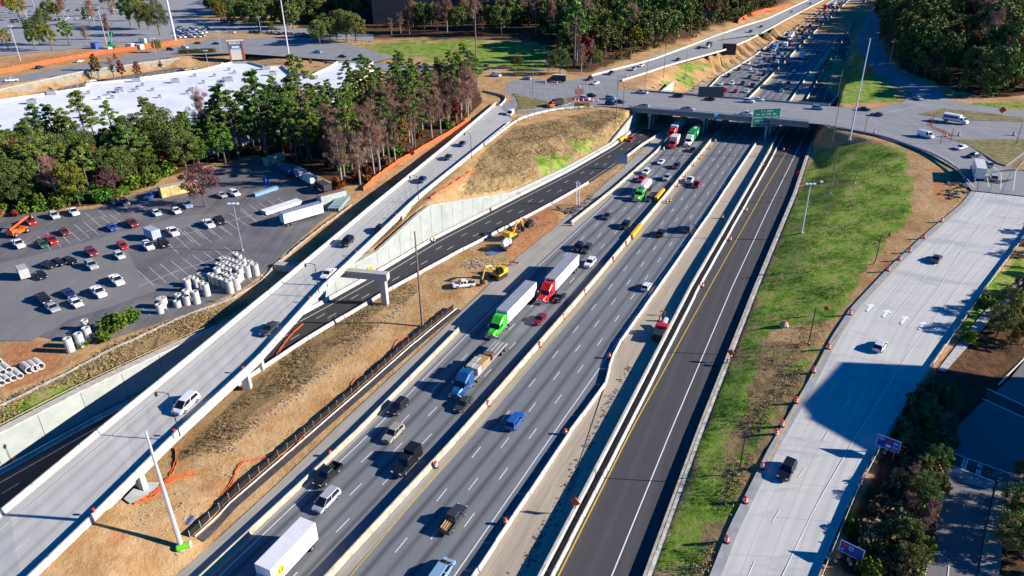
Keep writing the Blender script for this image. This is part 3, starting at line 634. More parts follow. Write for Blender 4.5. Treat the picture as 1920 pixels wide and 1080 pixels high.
def segments(name, pts, L, prof, m, label, group, gap=.12, zoff=0.0, maxn=90, jitter=.06, s0=0.0):
    tot = plen(pts); n = min(maxn, int((tot-s0)/L)); b = MB(); b.loft([[(x, a, h) for a, h in prof] for x in (-(L-gap)/2, (L-gap)/2)])
    me_ = b.mesh(name, m); rr = random.Random(len(name)+n)
    for i in range(n):
        s = s0+(i+.5)*L; p = at_len(pts, s); a = at_len(pts, s-L*.45); e = at_len(pts, s+L*.45); d = e-a
        o = link(name, me_, None, (p.x+rr.uniform(-jitter, jitter), p.y, p.z+zoff), math.atan2(d.y, d.x)+rr.uniform(-.008, .008), label=label, cat='barrier', group=group)
        o.rotation_euler.y = -math.atan2(d.z, math.hypot(d.x, d.y))
    return me_
longbar("median_barrier", ext(MBw, 0, 300), jp(h=1.3, w=1.35), m_beige, "tall beige concrete barrier running between the two wide highway carriageways", n=80)
ribbon("median_gutter", offset(MBw, .5), offset(MBw, 2.2), m_shld, 80, .012, surf=False)
BLw = ext(PL([(384, 1080), (480, 990), (668, 814), (860, 620)], 0), 60); BL2 = PL([(1070, 420), (1112, 387), (1152, 355), (1192, 320), (1229, 287), (1252, 262), (1296, 205)], 0)
longbar("edge_barrier", BLw, jp(h=1.0, w=1.2), m_beige, "beige concrete barrier on the left edge of the near highway, ending beside the green truck")
longbar("edge_barrier", BL2, jp(h=1.0, w=1.2), m_beige, "beige concrete barrier on the highway's left edge between the bridge and the orange drum")
longbar("edge_barrier", offset(ext(SLx[8:], 40), -1.6), jp(h=.9, w=1.3), m_beige, "far beige barrier left of the jammed lanes beyond the bridge", n=40)
segments("concrete_barrier", CBw[:11], 6.1, jp(h=.85), m_white, "pale concrete barrier segment in the kinked row right of the outbound lanes", "barrier segments along the haul strip")
longbar("white_wall", DWw[:7], [(-.22, -.3), (-.22, 1.5), (.22, 1.5), (.22, -.3)], m_white, "low white concrete wall between the haul strip and the dark right roadway", n=60, cat='wall')
segments("concrete_barrier", DBw[:7], 6.1, jp(h=.85), m_white, "pale concrete barrier segment in the row against the white wall by the yellow line", "barrier segments beside the white wall")
longbar("haul_barrier", DBw[6:13], jp(h=.9, w=1.2), m_white, "pale barrier right of the haul strip just beyond the cross road bridge", n=30)
longbar("haul_barrier", CBw[9:13], jp(h=.9, w=1.2), m_white, "pale barrier left of the haul strip just beyond the cross road bridge", n=30)
segments("concrete_barrier", MRw[5:13], 6.1, jp(h=.9, w=1.1), m_white, "white concrete barrier segment lining the lower road on its dirt side", "barrier segments on the lower road")
longbar("edge_barrier", MRw[:6], jp(h=.9, w=1.1), m_white, "white barrier on the lower road passing beneath the flyover")
longbar("edge_barrier", offset(MLw[:12], .8), jp(h=.95, w=1.5), m_white, "white barrier at the foot of the panel walls along the lower road", n=80)
longbar("grass_kerb_wall", offset(GWw[:7], .3), [(-.2, -.3), (-.2, .95), (.25, .95), (.25, -.3)], m_beige, "low wall under the long green bank right of the dark roadway", n=60, cat='wall')
# white geotextile on the bank above it
ribbon("silt_blanket", offset(GWw[:7], .7), offset(GWw[:7], 1.3), mat("geotextile", (.5, .48, .43), .9, noise=.4, scale=.6), 80, 1.0, surf=False)

# flyover
fly = empty("flyover_bridge", FLw[4], label="long pale concrete flyover ramp with two lanes crossing over the lower road", cat="flyover")
fo = fly.location.copy(); n = 70
FLr = resample(FLw, n); FRr = resample(FRw, n)
deck = ribbon("deck_surface", [p-fo for p in FLr], [p-fo for p in FRr], m_deckc, n, 0, parent=fly, surf=False)
_v = [tuple(p) for pr in zip(FLr, FRr) for p in pr]; SURF.append((_v, [(2*i, 2*i+1, 2*i+3, 2*i+2) for i in range(n-1)]))
b = MB(); nl, nr = normals(FLr), normals(FRr)
b.loft([[a-fo-x*.55+Vector((0, 0, -.04)), a-fo-x*.55+Vector((0, 0, -.45)), a-fo+x*.6+Vector((0, 0, -.45)), a-fo+x*.7+Vector((0, 0, -2.1)), c-fo-y*.7+Vector((0, 0, -2.1)), c-fo-y*.6+Vector((0, 0, -.45)), c-fo+y*.55+Vector((0, 0, -.45)), c-fo+y*.55+Vector((0, 0, -.04))] for a, c, x, y in zip(FLr, FRr, nl, nr)][::-1])
b.obj("girder", m_gird, fly)
pp = [(-.25, -.4), (-.25, 1.05), (-.02, 1.05), (.06, .4), (.22, 0), (.22, -.1)]
b = MB(); b.sweep([p-fo for p in offset(FLr, -.25)], [(-.28, -.45), (-.28, 1.05), (.0, 1.05), (.08, .35), (.25, 0), (.25, -.3)]); b.obj("parapet", m_par, fly)
b = MB(); b.sweep([p-fo for p in offset(FRr[:-1], .25)], [(-.25, -.3), (-.25, 0), (-.08, .35), (0, 1.05), (.28, 1.05), (.28, -.45)]); b.obj("parapet", m_white, fly)
# joints in the parapet
b = MB()
for i in range(2, n-2, 2):
    for pt, nn_, s in ((FLr[i], nl[i], -1), (FRr[i], nr[i], 1)):
        q = pt-fo+nn_*s*.3; d = Vector((-nn_.y, nn_.x, 0)); b.tube([q+Vector((0, 0, 1.07))-nn_*.3, q+Vector((0, 0, 1.07))+nn_*.3], .035, 4)
b.obj("expansion_joint", m_dark, fly)
mkf = Marks(); mkf.line([p-fo for p in offset(FLr, 2.2)], .15); 
mkf.line([p-fo for p in lerp_line(FLr, FRr, .56, 90)], .13, dash=(3, 9)); mkf.line([p-fo for p in offset(FRr, -1.2)], .13)
mkf.done("lane_marking", W, fly)
# banks: solid wall under the upper left edge and the lower end
def skirt(pts, h0, h1, m, o, side=1, zb=None):
    b = MB(); nn = normals(pts); k = len(pts)
    b.loft([[p-o+Vector((0, 0, -.4)), p-o+q*side*.4+Vector((0, 0, -.4)), p-o+q*side*.4+Vector((0, 0, -(h0+(h1-h0)*i/(k-1)))), p-o+Vector((0, 0, -(h0+(h1-h0)*i/(k-1))))] for i, (p, q) in enumerate(zip(pts, nn))]); return b
up = [p for p in resample(FLw, 120) if Q(p)[1] < 392]; skirt(up, 5.2, 1.5, m_wall, fo).obj("abutment_wall", m_wall, fly)
lowl = [p for p in resample(FLw, 120) if Q(p)[1] > 850]; skirt(lowl, 6, 7.5, m_wall, fo).obj("abutment_wall", m_wall, fly)
lowr = [p for p in resample(FRw, 120) if Q(p)[1] > 960]; skirt(lowr, 1.8, 2.2, m_wall, fo, -1).obj("abutment_wall", m_white, fly)
upr = [p for p in resample(FRw, 120) if Q(p)[1] < 400]; skirt(upr, 2.5, 1.2, m_wall, fo, -1).obj("abutment_wall", m_wall, fly)
# crosswise abutment faces under the deck
def face(p, q, top, bot, th=1.0):
    b = MB(); d = (q-p); d.z = 0; d.normalize(); n_ = Vector((d.y, -d.x, 0)); p = p-fo; q = q-fo
    z = lambda v, h: Vector((v.x, v.y, v.z+h))
    b.hexa([z(p, -bot), z(q, -bot), z(q+n_*th, -bot), z(p+n_*th, -bot), z(p, -top), z(q, -top), z(q+n_*th, -top), z(p+n_*th, -top)]); b.obj("abutment_wall", m_wall, fly)
face(P(705, 387, 11.2), P(775, 380, 11.2), .6, 6)
face(P(165, 836, 8), P(268, 880, 7.2), .6, 5)
# straddle bents
def bent(lp, rp, zc, capd=1.9, w=2.0, lcol=True, rcol=True, ins=1.5):
    a = P(*lp, zc)-fo; c = P(*rp, zc)-fo; d = (c-a).normalized(); s = Vector((-d.y, d.x, 0))*w/2; u = Vector((0, 0, 1))
    b = MB(); b.hexa([a-s-u*capd, c-s-u*capd, c+s-u*capd, a+s-u*capd, a-s, c-s, c+s, a+s]); cap = b.obj("pier_cap", m_gird, fly)
    for on, q in ((lcol, a+d*ins), (rcol, c-d*ins)):
        if on:
            wq = q+fo; zb = tz(wq.x, wq.y)-.5; b = MB(); h = zc-capd+.01-zb; e = d*.75
            b.hexa([q-s*.8-e-u*(capd+h), q-s*.8+e-u*(capd+h), q+s*.8+e-u*(capd+h), q+s*.8-e-u*(capd+h), q-s*.8-e-u*capd, q-s*.8+e-u*capd, q+s*.8+e-u*capd, q+s*.8-e-u*capd]); b.obj("pier_column", m_gird, fly)
bent((516, 493), (727, 512), 9.0)
def under_pier(fx, fy, zt, wid=9.0):
    p = G0(fx, fy); q = p-fo; b = MB(); d = Vector((-1, .12, 0)).normalized(); s = Vector((-d.y, d.x, 0)); u = Vector((0, 0, 1))
    b.box(q.x-.8, q.x+.8, q.y-.7, q.y+.7, p.z-fo.z-.5, zt-fo.z-1.5); b.obj("pier_column", m_gird, fly)
    q2 = q+d*wid; b = MB(); b.box(q2.x-.8, q2.x+.8, q2.y-.7, q2.y+.7, p.z-fo.z-.5, zt-fo.z-1.5); b.obj("pier_column", m_gird, fly)
    a = q-d*1.2; c_ = q2+d*1.2; z1 = zt-fo.z-1.5; b = MB(); V_ = lambda v, z: Vector((v.x, v.y, z))
    b.hexa([V_(a-s*.8, z1), V_(c_-s*.8, z1), V_(c_+s*.8, z1), V_(a+s*.8, z1), V_(a-s*.8, zt-fo.z), V_(c_-s*.8, zt-fo.z), V_(c_+s*.8, zt-fo.z), V_(a+s*.8, zt-fo.z)]); b.obj("pier_cap", m_gird, fly)
def G0(px, py):
    h = TIN.ray_cast(Vector((0, 0, HC)), Vector(ray(px, py))); return h[0]
under_pier(465, 728, 7.3); under_pier(489, 694, 7.5)
# wing and slope paving at the lower end
polysheet("slope_paving", [P(*q) for q in ((232, 936, 3.9), (262, 905, 3.4), (300, 905, 2.6), (290, 925, 2.6), (245, 945, 3.7))], m_wall, .1, surf=False, kind='structure')
panel_wall("retaining_wall", LWb[:4], [4.6, 4.8, 5.0, 4.2], .5, "pale wall between the sunken lot and the upper road at the top left", mat("wall_buff", (.27, .25, .19), .85, noise=.2, scale=.3), ledge=1.7, panel=9)
# bridge
br = empty("cross_road_bridge", P(1350, 216, 0), label="wide concrete bridge carrying the cross road over the highway with railings and piers", cat="bridge"); bo = br.location.copy()
NN = resample(BNw, 40); FF = resample(BFw, 40); 
ribbon("deck_surface", [p-bo for p in NN], [p-bo for p in FF], m_cross, 40, 0.02, parent=br, surf=False)
SURF.append(([tuple(p) for pr in zip(NN, FF) for p in pr], [(2*i, 2*i+2, 2*i+3, 2*i+1) for i in range(39)]))
i0, i1 = 5, 38; u = Vector((0, 0, 1))
b = MB(); nn = normals(NN)
b.loft([[NN[i]-bo+nn[i]*.5-u*.03, NN[i]-bo+nn[i]*.5-u*.5, NN[i]-bo-nn[i]*.3-u*.5, NN[i]-bo-nn[i]*.3-u*2.0, FF[i]-bo+nn[i]*.3-u*2.0, FF[i]-bo+nn[i]*.3-u*.5, FF[i]-bo-nn[i]*.5-u*.5, FF[i]-bo-nn[i]*.5-u*.03] for i in range(i0, i1)]); b.obj("girder", mat("bridge_girder", (.30, .31, .30), .85, noise=.1, scale=.5), br)
for E_, s in ((NN, 1), (FF, -1)):
    en = normals(E_); b = MB(); line = [E_[i]-bo+en[i]*s*.3 for i in range(i0, i1)]; b.sweep(line, [(-.2, -.45), (-.2, .75), (.2, .75), (.2, -.45)]); b.obj("parapet", mat("bridge_parapet", (.33, .34, .33), .85, noise=.1, scale=.5), br)
    b = MB(); b.tube([p+u*1.25 for p in line], .06, 4); b.tube([p+u*1.0 for p in line], .04, 4)
    L_ = plen(line)
    for k in range(int(L_/2.4)): p = at_len(line, k*2.4); b.tube([p+u*.75, p+u*1.27], .05, 4)
    b.obj("railing", m_steel, br)
for t in (.27, .56, .80):
    A = BNw[0].lerp(BNw[-1], 0); 
    ci = int(i0+(i1-i0)*{.27: .15, .56: .45, .80: .77}[t]); a = NN[ci]-bo; c = FF[ci]-bo
    b = MB(); d = (c-a).normalized(); s = Vector((-d.y, d.x, 0))*.7; b.hexa([a-s-u*3.2, c-s-u*3.2, c+s-u*3.2, a+s-u*3.2, a-s-u*1.99, c-s-u*1.99, c+s-u*1.99, a+s-u*1.99]); b.obj("pier_cap", m_gird, br)
    for k in range(5):
        q = a.lerp(c, .06+.22*k); b = MB(); b.tube([Vector((q.x, q.y, -.2)), Vector((q.x, q.y, Z9-3.2))], .55, 12); b.obj("pier_column", m_gird, br)
b = MB(); q = offset(GWw[5:7], 1.2); q0 = P(1532, 248, 0); q1 = P(1571, 196, 0); b.hexa([q0-bo-u*.5, q1-bo-u*.5, q1-bo+Vector((1, 0, -.5)), q0-bo+Vector((1, 0, -.5)), q0-bo+u*7.5, q1-bo+u*7.5, q1-bo+Vector((1, 0, 7.5)), q0-bo+Vector((1, 0, 7.5))]); b.obj("abutment_wall", m_wall, br)

# guard rails
def guardrail(pts, label, h=.75, step=3.8, m=None, group=None, posts=True, rails=(.7,), rw=.16):
    o = pts[0].copy(); root = empty("guard_rail", o, label=label, cat="guard rail", group=group); b = MB()
    for r_ in rails: b.sweep([p-o for p in pts], [(-.03, r_-rw), (-.06, r_-rw/2), (-.03, r_), (.03, r_), (.03, r_-rw)])
    b.obj("rail", m or m_steel, root); b = MB(); L_ = plen(pts)
    for k in range(int(L_/step)+1): p = at_len(pts, k*step)-o; b.box(p.x-.08, p.x+.08, p.y-.08, p.y+.08, p.z-.2, p.z+h)
    b.obj("post", m_rail, root); return root
guardrail(cr(PL([(1545, 236), (1640, 254), (1695, 271), (1750, 292), (1790, 315), (1808, 336)], Z9-.2)), "curving steel guard rail on the outside of the right junction above the green bank", rails=(.75, .45), rw=.3)
guardrail(offset(KRw, .5), "steel guard rail along the right edge of the pale concrete road", rails=(.85, .55), rw=.34, m=mat("rail_bright", (.6, .6, .6), .5, .3))
guardrail(cr(PL([(1162, 156), (1190, 166), (1215, 172), (1300, 178)], Z9)), "curved dark guard rail where the collector road meets the bridge", rails=(.7,), m=m_rail)
longbar("edge_barrier", offset(CFw, -.4), jp(h=1.0, w=1.4), m_white, "white parapet on the wooded side of the far collector road", n=60)
longbar("edge_barrier", offset(CNw, .4), jp(h=1.0, w=1.4), m_white, "white parapet on the highway side of the far collector road", n=60)
polysheet("pale_shoulder", [P(*q) for q in ((1110, 141, 9.45), (1160, 128, 9.3), (1287, 85, 8), (1330, 65, 7.6), (1350, 62, 7.2), (1440, 62, 6.6), (1350, 75, 7.4), (1290, 92, 8.1), (1165, 133, 9.35))], m_wall, .12, surf=False)
# red and white barrier pieces on the curve at the top of the flyover
pts = [P(*q) for q in ((908, 273, 10.9), (962, 232, 10.3), (990, 219, 9.9), (1040, 207, 9.7), (1092, 202, 9.6), (1128, 201, 9.6))]
segments("concrete_barrier", cr(pts), 4.6, jp(h=.95, w=1.2), m_white, "white concrete barrier segment curving round the top of the flyover beside the brown hill", "barrier segments round the hill top", gap=.35)
longbar("edge_barrier", cr(PL([(905, 172), (946, 183), (938, 199), (932, 196)], 9.6)), jp(h=.95), m_par, "short curved parapet on the left side of the flyover entrance")
segments("concrete_barrier", PL([(1168, 300), (1205, 272)], 0)+[P(1248, 246, 0)], 5, jp(h=1.0, w=1.5), m_white, "pinkish white barrier segment beside the blank blue sign back near the bridge", "barrier segments by the sign back")
# junk strip beside barriers M right and debris
# placing surface
bv = []; bf = []
for v, f in SURF:
    o_ = len(bv); bv += v; bf += [tuple(o_+i for i in q) for q in f]
o_ = len(bv); bv += tinV; bf += [tuple(o_+i for i in q) for q in tinF]
TOP = BVHTree.FromPolygons(bv, bf)
def gz(x, y, z0=300):
    h = TOP.ray_cast(Vector((x, y, z0)), Vector((0, 0, -1))); return h[0].z if h[0] is not None else 8.0
def G(px, py, ground_only=False):
    d = Vector(ray(px, py)); h = (TIN if ground_only else TOP).ray_cast(Vector((0, 0, HC)), d)
    return h[0] if h[0] is not None else P(px, py, 8)
def pole_h(bp, topy):
    lo, hi = 0.0, 60.0
    for _ in range(30):
        m_ = (lo+hi)/2
        if Q((bp.x, bp.y, bp.z+m_))[1] > topy: lo = m_
        else: hi = m_
    return lo
HWA = math.atan2(math.cos(R(25.8)), math.sin(R(25.8)))       # heading of outbound traffic
# ------------------------------------------------------------------ vehicles
m_paint = mat("car_paint", (.5, .5, .5), .28, .0, objcol=True, spec=.5, coat=.6)
m_glass = mat("car_glass", (.012, .014, .018), .08, 0, spec=.6)
m_tyre = mat("tyre", (.012, .012, .012), .85); m_rim = mat("wheel_rim", (.4, .4, .41), .35, .7)
m_head = mat("headlight", (.7, .72, .75), .15, 0, spec=.8); m_tail = mat("taillight", (.35, .012, .01), .3); m_plast = mat("black_plastic", (.02, .02, .021), .6)
m_chrome = mat("chrome", (.6, .6, .62), .2, .9)
WHT = (.80, .80, .79); BLK = (.012, .012, .014); SIL = (.40, .41, .43); GRY = (.13, .135, .14); DGR = (.045, .047, .05); RED = (.42, .015, .015); BLU = (.02, .10, .38); NAV = (.015, .03, .12); LBL = (.22, .36, .5); GRN = (.015, .13, .05); TAN = (.35, .31, .25); MAR = (.2, .02, .025); PALE = (.6, .62, .64)
LIME = (.10, .50, .02); ORG = (.75, .13, .01); YEL = (.75, .38, .01); TEAL = (.03, .25, .30); SKY = (.25, .45, .62)
SPEC = {   # length, width, height, belt, list of (x, top of body) from tail to nose, greenhouse (x0, x1 roof, x2 roof, x3)
 'sedan': (4.75, 1.85, 1.45, .92, [(-2.37, .62), (-2.3, .9), (-1.7, .98), (-1.3, .98), (.9, .93), (1.6, .86), (2.2, .72), (2.37, .52)], (-1.75, -1.0, .25, 1.05)),
 'hatch': (4.3, 1.8, 1.5, .95, [(-2.15, .62), (-2.1, .95), (-1.6, .98), (-1.0, .98), (.9, .95), (1.5, .88), (2.0, .74), (2.15, .55)], (-2.05, -1.55, .2, 1.05)),
 'suv': (4.75, 1.95, 1.75, 1.08, [(-2.37, .7), (-2.33, 1.08), (-1.8, 1.1), (-1.0, 1.1), (.9, 1.08), (1.5, 1.04), (2.2, .92), (2.37, .6)], (-2.3, -1.95, .25, 1.05)),
 'minivan': (5.1, 2.0, 1.78, 1.05, [(-2.55, .65), (-2.5, 1.05), (-1.8, 1.06), (-1.0, 1.06), (1.3, 1.02), (1.9, .95), (2.4, .78), (2.55, .55)], (-2.48, -2.15, .6, 1.75)),
 'van': (5.8, 2.05, 2.25, 1.2, [(-2.9, .7), (-2.88, 1.2), (-1.8, 1.2), (-1.0, 1.2), (1.6, 1.2), (2.1, 1.12), (2.75, 1.0), (2.9, .6)], (-2.88, -2.8, 1.1, 1.95)),
 'pickup': (5.7, 2.0, 1.85, 1.08, [(-2.85, .7), (-2.83, 1.08), (-1.8, 1.1), (-.8, 1.1), (1.1, 1.1), (1.7, 1.08), (2.65, 1.0), (2.85, .7)], (-.85, -.6, .65, 1.3)),
}
def ring(x, w, zb, zt, taper=.93): return [(x, -w*.88, zb), (x, -w, zb+.18), (x, -w, zt-.16), (x, -w*taper, zt), (x, w*taper, zt), (x, w, zt-.16), (x, w, zb+.18), (x, w*.88, zb)]
def car_meshes(t):
    L, Wd, Ht, belt, prof, gh = SPEC[t]; w = Wd/2; M_ = {}
    b = MB(); n = len(prof); secs = []
    for i, (x, zt) in enumerate(prof):
        k = .86 if i in (0, n-1) else (.96 if i in (1, n-2) else 1); secs.append(ring(x, w*k, .34 if i in (0, n-1) else .24, zt))
    if t == 'pickup':
        b.loft(secs[3:]); b.loft([ring(-2.83, w, .45, 1.08), ring(-2.76, w, .3, 1.1)])               # tail gate
        for s in (-1, 1): b.box(-2.8, -.8, min(s*w, s*(w-.14)), max(s*w, s*(w-.14)), .4, 1.1)
        b.box(-2.8, -.8, -w+.1, w-.1, .4, .58)
    else: b.loft(secs)
    M_['body'] = b.mesh(t+"_body", m_paint)
    x0, x1, x2, x3 = gh; zr = Ht-.06; wb = w*.9; wt = w*.74; zb = belt
    def q(x, y, z): return (x, y, z)
    b = MB(); b.hexa([q(x0, -wb, zb), q(x3, -wb, zb-.02), q(x3, wb, zb-.02), q(x0, wb, zb), q(x1, -wt, zr), q(x2, -wt, zr), q(x2, wt, zr), q(x1, wt, zr)]); M_['window_glass'] = b.mesh(t+"_glass", m_glass)
    b = MB(); e = .015
    b.box(x1-.04, x2+.04, -wt-.03, wt+.03, zr-.03, Ht, tx=.06, ty=.06)
    def pil(xb, xt, s, wd=.09):
        b.hexa([(xb-wd, s*wb+(e if s > 0 else -e)-.02, zb), (xb+wd, s*wb+(e if s > 0 else -e)-.02, zb), (xb+wd, s*wb+(e if s > 0 else -e)+.02, zb), (xb-wd, s*wb+(e if s > 0 else -e)+.02, zb),
                (xt-wd*.8, s*wt+(e if s > 0 else -e)-.02, zr), (xt+wd*.8, s*wt+(e if s > 0 else -e)-.02, zr), (xt+wd*.8, s*wt+(e if s > 0 else -e)+.02, zr), (xt-wd*.8, s*wt+(e if s > 0 else -e)+.02, zr)])
    for s in (-1, 1):
        pil(x3-.06, x2-.02, s, .05); pil(x0+.12, x1+.08, s, .13); pil((x0*.45+x3*.55), (x1*.45+x2*.55), s, .06)
        if t == 'van': b.hexa([(x0, s*wb-.03, zb-.05), (.5, s*wb-.03, zb-.05), (.5, s*wb+.03, zb-.05), (x0, s*wb+.03, zb-.05), (x1, s*wt*1.03-.03, zr), (.5, s*wt*1.03-.03, zr), (.5, s*wt*1.03+.03, zr), (x1, s*wt*1.03+.03, zr)])
    M_['roof'] = b.mesh(t+"_roof", m_paint)
    wr = {'sedan': .33, 'hatch': .32, 'suv': .37, 'minivan': .34, 'van': .37, 'pickup': .40}[t]
    b = MB(); b.cyl((0, 0, 0), wr, .24, 'y', 16, 0); b.cyl((0, 0, 0), wr*.64, .26, 'y', 10, 1); M_['wheel'] = b.mesh(t+"_wheel", [m_tyre, m_rim])
    M_['wr'] = wr
    b = MB(); b.box(-.06, .06, -.17, .17, -.09, .09); M_['headlight'] = b.mesh("headlight", m_head); M_['taillight'] = b.mesh("taillight", m_tail)
    b = MB(); b.box(-.08, .08, -.1, .1, -.07, .07); M_['mirror'] = b.mesh("mirror", m_paint)
    b = MB(); b.box(-.03, .03, -w*.55, w*.55, -.1, .1); M_['grille'] = b.mesh("grille", m_plast)
    if t == 'pickup': b = MB(); b.box(-2.74, -.86, -w+.16, w-.16, .585, .62); M_['bed_liner'] = b.mesh("bed_liner", m_plast)
    return M_
CM = {}; CS = 1.1
def heading(h, px, py):
    if isinstance(h, (int, float)): return R(h)
    if h == 'out': return HWA
    if h == 'in': return HWA+math.pi
    a = G(px, py); z = a.z; a = P(px, py, z); b_ = P(px+h[0], py+h[1], z); return math.atan2(b_.y-a.y, b_.x-a.x)
def settle(px, py, hh, h, z=None):
    """stand a vehicle whose middle shows at a pixel on the surface under it"""
    p = G(px, py); s = F/((p-Vector((0, 0, HC))).length); py2 = py+hh*s*.86
    p = G(px, py2) if z is None else P(px, py2, z)
    a = heading(h, px, py)
    d = Vector((math.cos(a), math.sin(a), 0))
    if z is None: zf = gz((p+d*1.4).x, (p+d*1.4).y); zb = gz((p-d*1.4).x, (p-d*1.4).y); pit = math.atan2(zf-zb, 2.8); zz = (zf+zb)/2
    else: pit = 0; zz = z
    if abs(pit) > .15: pit = 0; zz = p.z
    return Vector((p.x, p.y, zz+.02)), a, pit
def car(t, col, px, py, h, label, group=None, name=None, z=None, simple=False, cat=None, s=1.0):
    nm = {'sedan': 'car', 'hatch': 'car', 'suv': 'suv', 'minivan': 'minivan', 'van': 'van', 'pickup': 'pickup_truck'}[t]
    loc, a, pit = settle(px, py, .7, h, z)
    return car_at(t, col, loc, a, label, group, name or nm, simple, cat or {'pickup_truck': 'pickup truck'}.get(nm, nm), pit, s)
def car_at(t, col, loc, a, label, group=None, name='car', simple=False, cat='car', pit=0.0, s=1.0):
    if t not in CM: CM[t] = car_meshes(t)
    M_ = CM[t]; L, Wd, Ht, belt, prof, gh = SPEC[t]; w = Wd/2
    if simple:
        if 'one' not in M_:
            b = MB()
            for k, mi in (('body', 0), ('window_glass', 1), ('roof', 0)):
                me_ = M_[k]; b.add([tuple(v.co) for v in me_.vertices], [tuple(p.vertices) for p in me_.polygons], mi)
            for x in (-L*.3, L*.3): b.box(x-.35, x+.35, -w-.01, w+.01, .02, .62, 2)
            M_['one'] = b.mesh(t+"_far", [m_paint, m_glass, m_tyre])
        o = link(name, M_['one'], None, loc, a, col, label=label, cat=cat, group=group); o.rotation_euler.y = -pit; o.scale = (s*CS, s*CS, s*CS); return o
    r = empty(name, loc, a, label, cat, group); r.rotation_euler.y = -pit; r.scale = (s*CS, s*CS, s*CS)
    link('body', M_['body'], r, color=col); link('window_glass', M_['window_glass'], r); link('roof', M_['roof'], r, color=col)
    for x in (-L*.3, L*.3):
        for y in (-w+.1, w-.1): link('wheel', M_['wheel'], r, (x, y, M_['wr']))
    nz_ = prof[-2][1]-.14; tz_ = prof[1][1]-.12
    for y in (-w*.68, w*.68):
        link('headlight', M_['headlight'], r, (L/2-.12, y, nz_)); link('taillight', M_['taillight'], r, (-L/2+.06, y, tz_))
    for y in (-w-.06, w+.06): link('mirror', M_['mirror'], r, (gh[3]-.35, y, belt+.08), color=col)
    link('grille', M_['grille'], r, (L/2-.04, 0, nz_-.16))
    if t == 'pickup': link('bed_liner', M_['bed_liner'], r)
    return r
def paint(name, c, rough=.35, noise=0.0):
    return mat(name, c, rough, 0, spec=.5, coat=.3, noise=noise, scale=.5)
p_white = paint("paint_white", (.76, .76, .75), .4, .07); p_red = paint("paint_red", (.62, .012, .012)); p_lime = paint("paint_lime", (.05, .55, .02)); p_green = paint("paint_green", (.008, .30, .07)); p_blue = paint("paint_blue", (.01, .09, .25))
p_grey = paint("trailer_roof", (.30, .31, .34), .5, .1); p_orange = paint("paint_orange", (.80, .12, .01)); p_yellow = paint("paint_yellow", (.80, .42, .01), .45); p_black = paint("paint_black", (.012, .012, .013)); p_rear = paint("paint_offwhite", (.70, .68, .62), .5, .06)
WH = None
def wheels(root, xs, w, r=.5, dual=False):
    key = ('w', round(r, 2))
    if key not in CM: b = MB(); b.cyl((0, 0, 0), r, .32, 'y', 16, 0); b.cyl((0, 0, 0), r*.58, .34, 'y', 10, 1); CM[key] = b.mesh("truck_wheel", [m_tyre, m_rim])
    for x in xs:
        for s in (-1, 1): link('wheel', CM[key], root, (x, s*(w-.18), r))
def tractor(root, m, x0, sleeper=True, roofm=None, stacks=True, day=False):
    """conventional road tractor, nose at x0 + 7 (sleeper) facing +X; rear frame at x0"""
    L = 7.2; f = x0+L
    b = MB(); b.box(x0, f-.3, -.45, .45, .55, .85); b.obj('frame', m_dark, root)
    cx0 = f-5.0 if sleeper else f-3.9; cx1 = f-1.9; hr = 3.5 if sleeper else 2.7
    b = MB()
    b.loft([[(x, -w*.95, .7), (x, -w, 1.0), (x, -w, z-.3), (x, -w*.85, z), (x, w*.85, z), (x, w, z-.3), (x, w, 1.0), (x, w*.95, .7)] for x, w, z in ((cx0, 1.2, hr*1.0), (cx0+1.3, 1.2, hr), (cx1-1.0, 1.15, max(2.7, hr-.5)), (cx1-.3, 1.1, 2.55))]); b.obj('cab', m, root)
    b = MB(); b.hexa([(cx1-.35, -1.03, 1.75), (cx1+.25, -.98, 1.7), (cx1+.25, .98, 1.7), (cx1-.35, 1.03, 1.75), (cx1-.5, -.98, 2.5), (cx1-.25, -.95, 2.48), (cx1-.25, .95, 2.48), (cx1-.5, .98, 2.5)]); b.obj('windshield', m_glass, root)
    for s in (-1, 1): b = MB(); b.box(cx1-1.25, cx1-.5, min(s*1.12, s*1.21), max(s*1.12, s*1.21), 1.75, 2.35); b.obj('side_window', m_glass, root)
    b = MB(); b.loft([[(x, -w, .75), (x, -w, z-.2), (x, -w*.8, z), (x, w*.8, z), (x, w, z-.2), (x, w, .75)] for x, w, z in ((cx1-.3, 1.05, 1.78), (f-.5, .8, 1.6), (f, .7, 1.35))]); b.obj('hood', m, root)
    for s in (-1, 1):
        b = MB(); b.loft([[(x, s*.7, .6), (x, s*.7, z), (x, s*1.2, z-.05), (x, s*1.22, .6)][::s] for x, z in ((f-1.9, .75), (f-1.5, 1.2), (f-.7, 1.2), (f-.25, .8))]); b.obj('fender', m, root)
        b = MB(); b.box(f-.3, f-.12, min(s*.75, s*1.1), max(s*.75, s*1.1), .8, 1.05); b.obj('headlight', m_head, root)
        b = MB(); b.box(cx1-.05, cx1+.1, min(s*1.3, s*1.5), max(s*1.3, s*1.5), 1.7, 2.3); b.obj('mirror', m_chrome, root)
        b = MB(); b.cyl((cx0+1.0, s*1.0, .75), .33, 1.3, 'x', 12); b.obj('fuel_tank', m_chrome, root)
        if stacks: b = MB(); b.cyl((cx0-.12, s*.95, 2.1), .09, 3.0, 'z', 8); b.obj('exhaust_stack', m_chrome, root)
    b = MB(); b.box(f-.06, f+.02, -.55, .55, .75, 1.3); b.obj('grille', m_chrome, root); b = MB(); b.box(f-.05, f+.15, -1.15, 1.15, .4, .7); b.obj('bumper', m_chrome, root)
    wheels(root, (f-1.2, x0+2.1, x0+.8), 1.25)
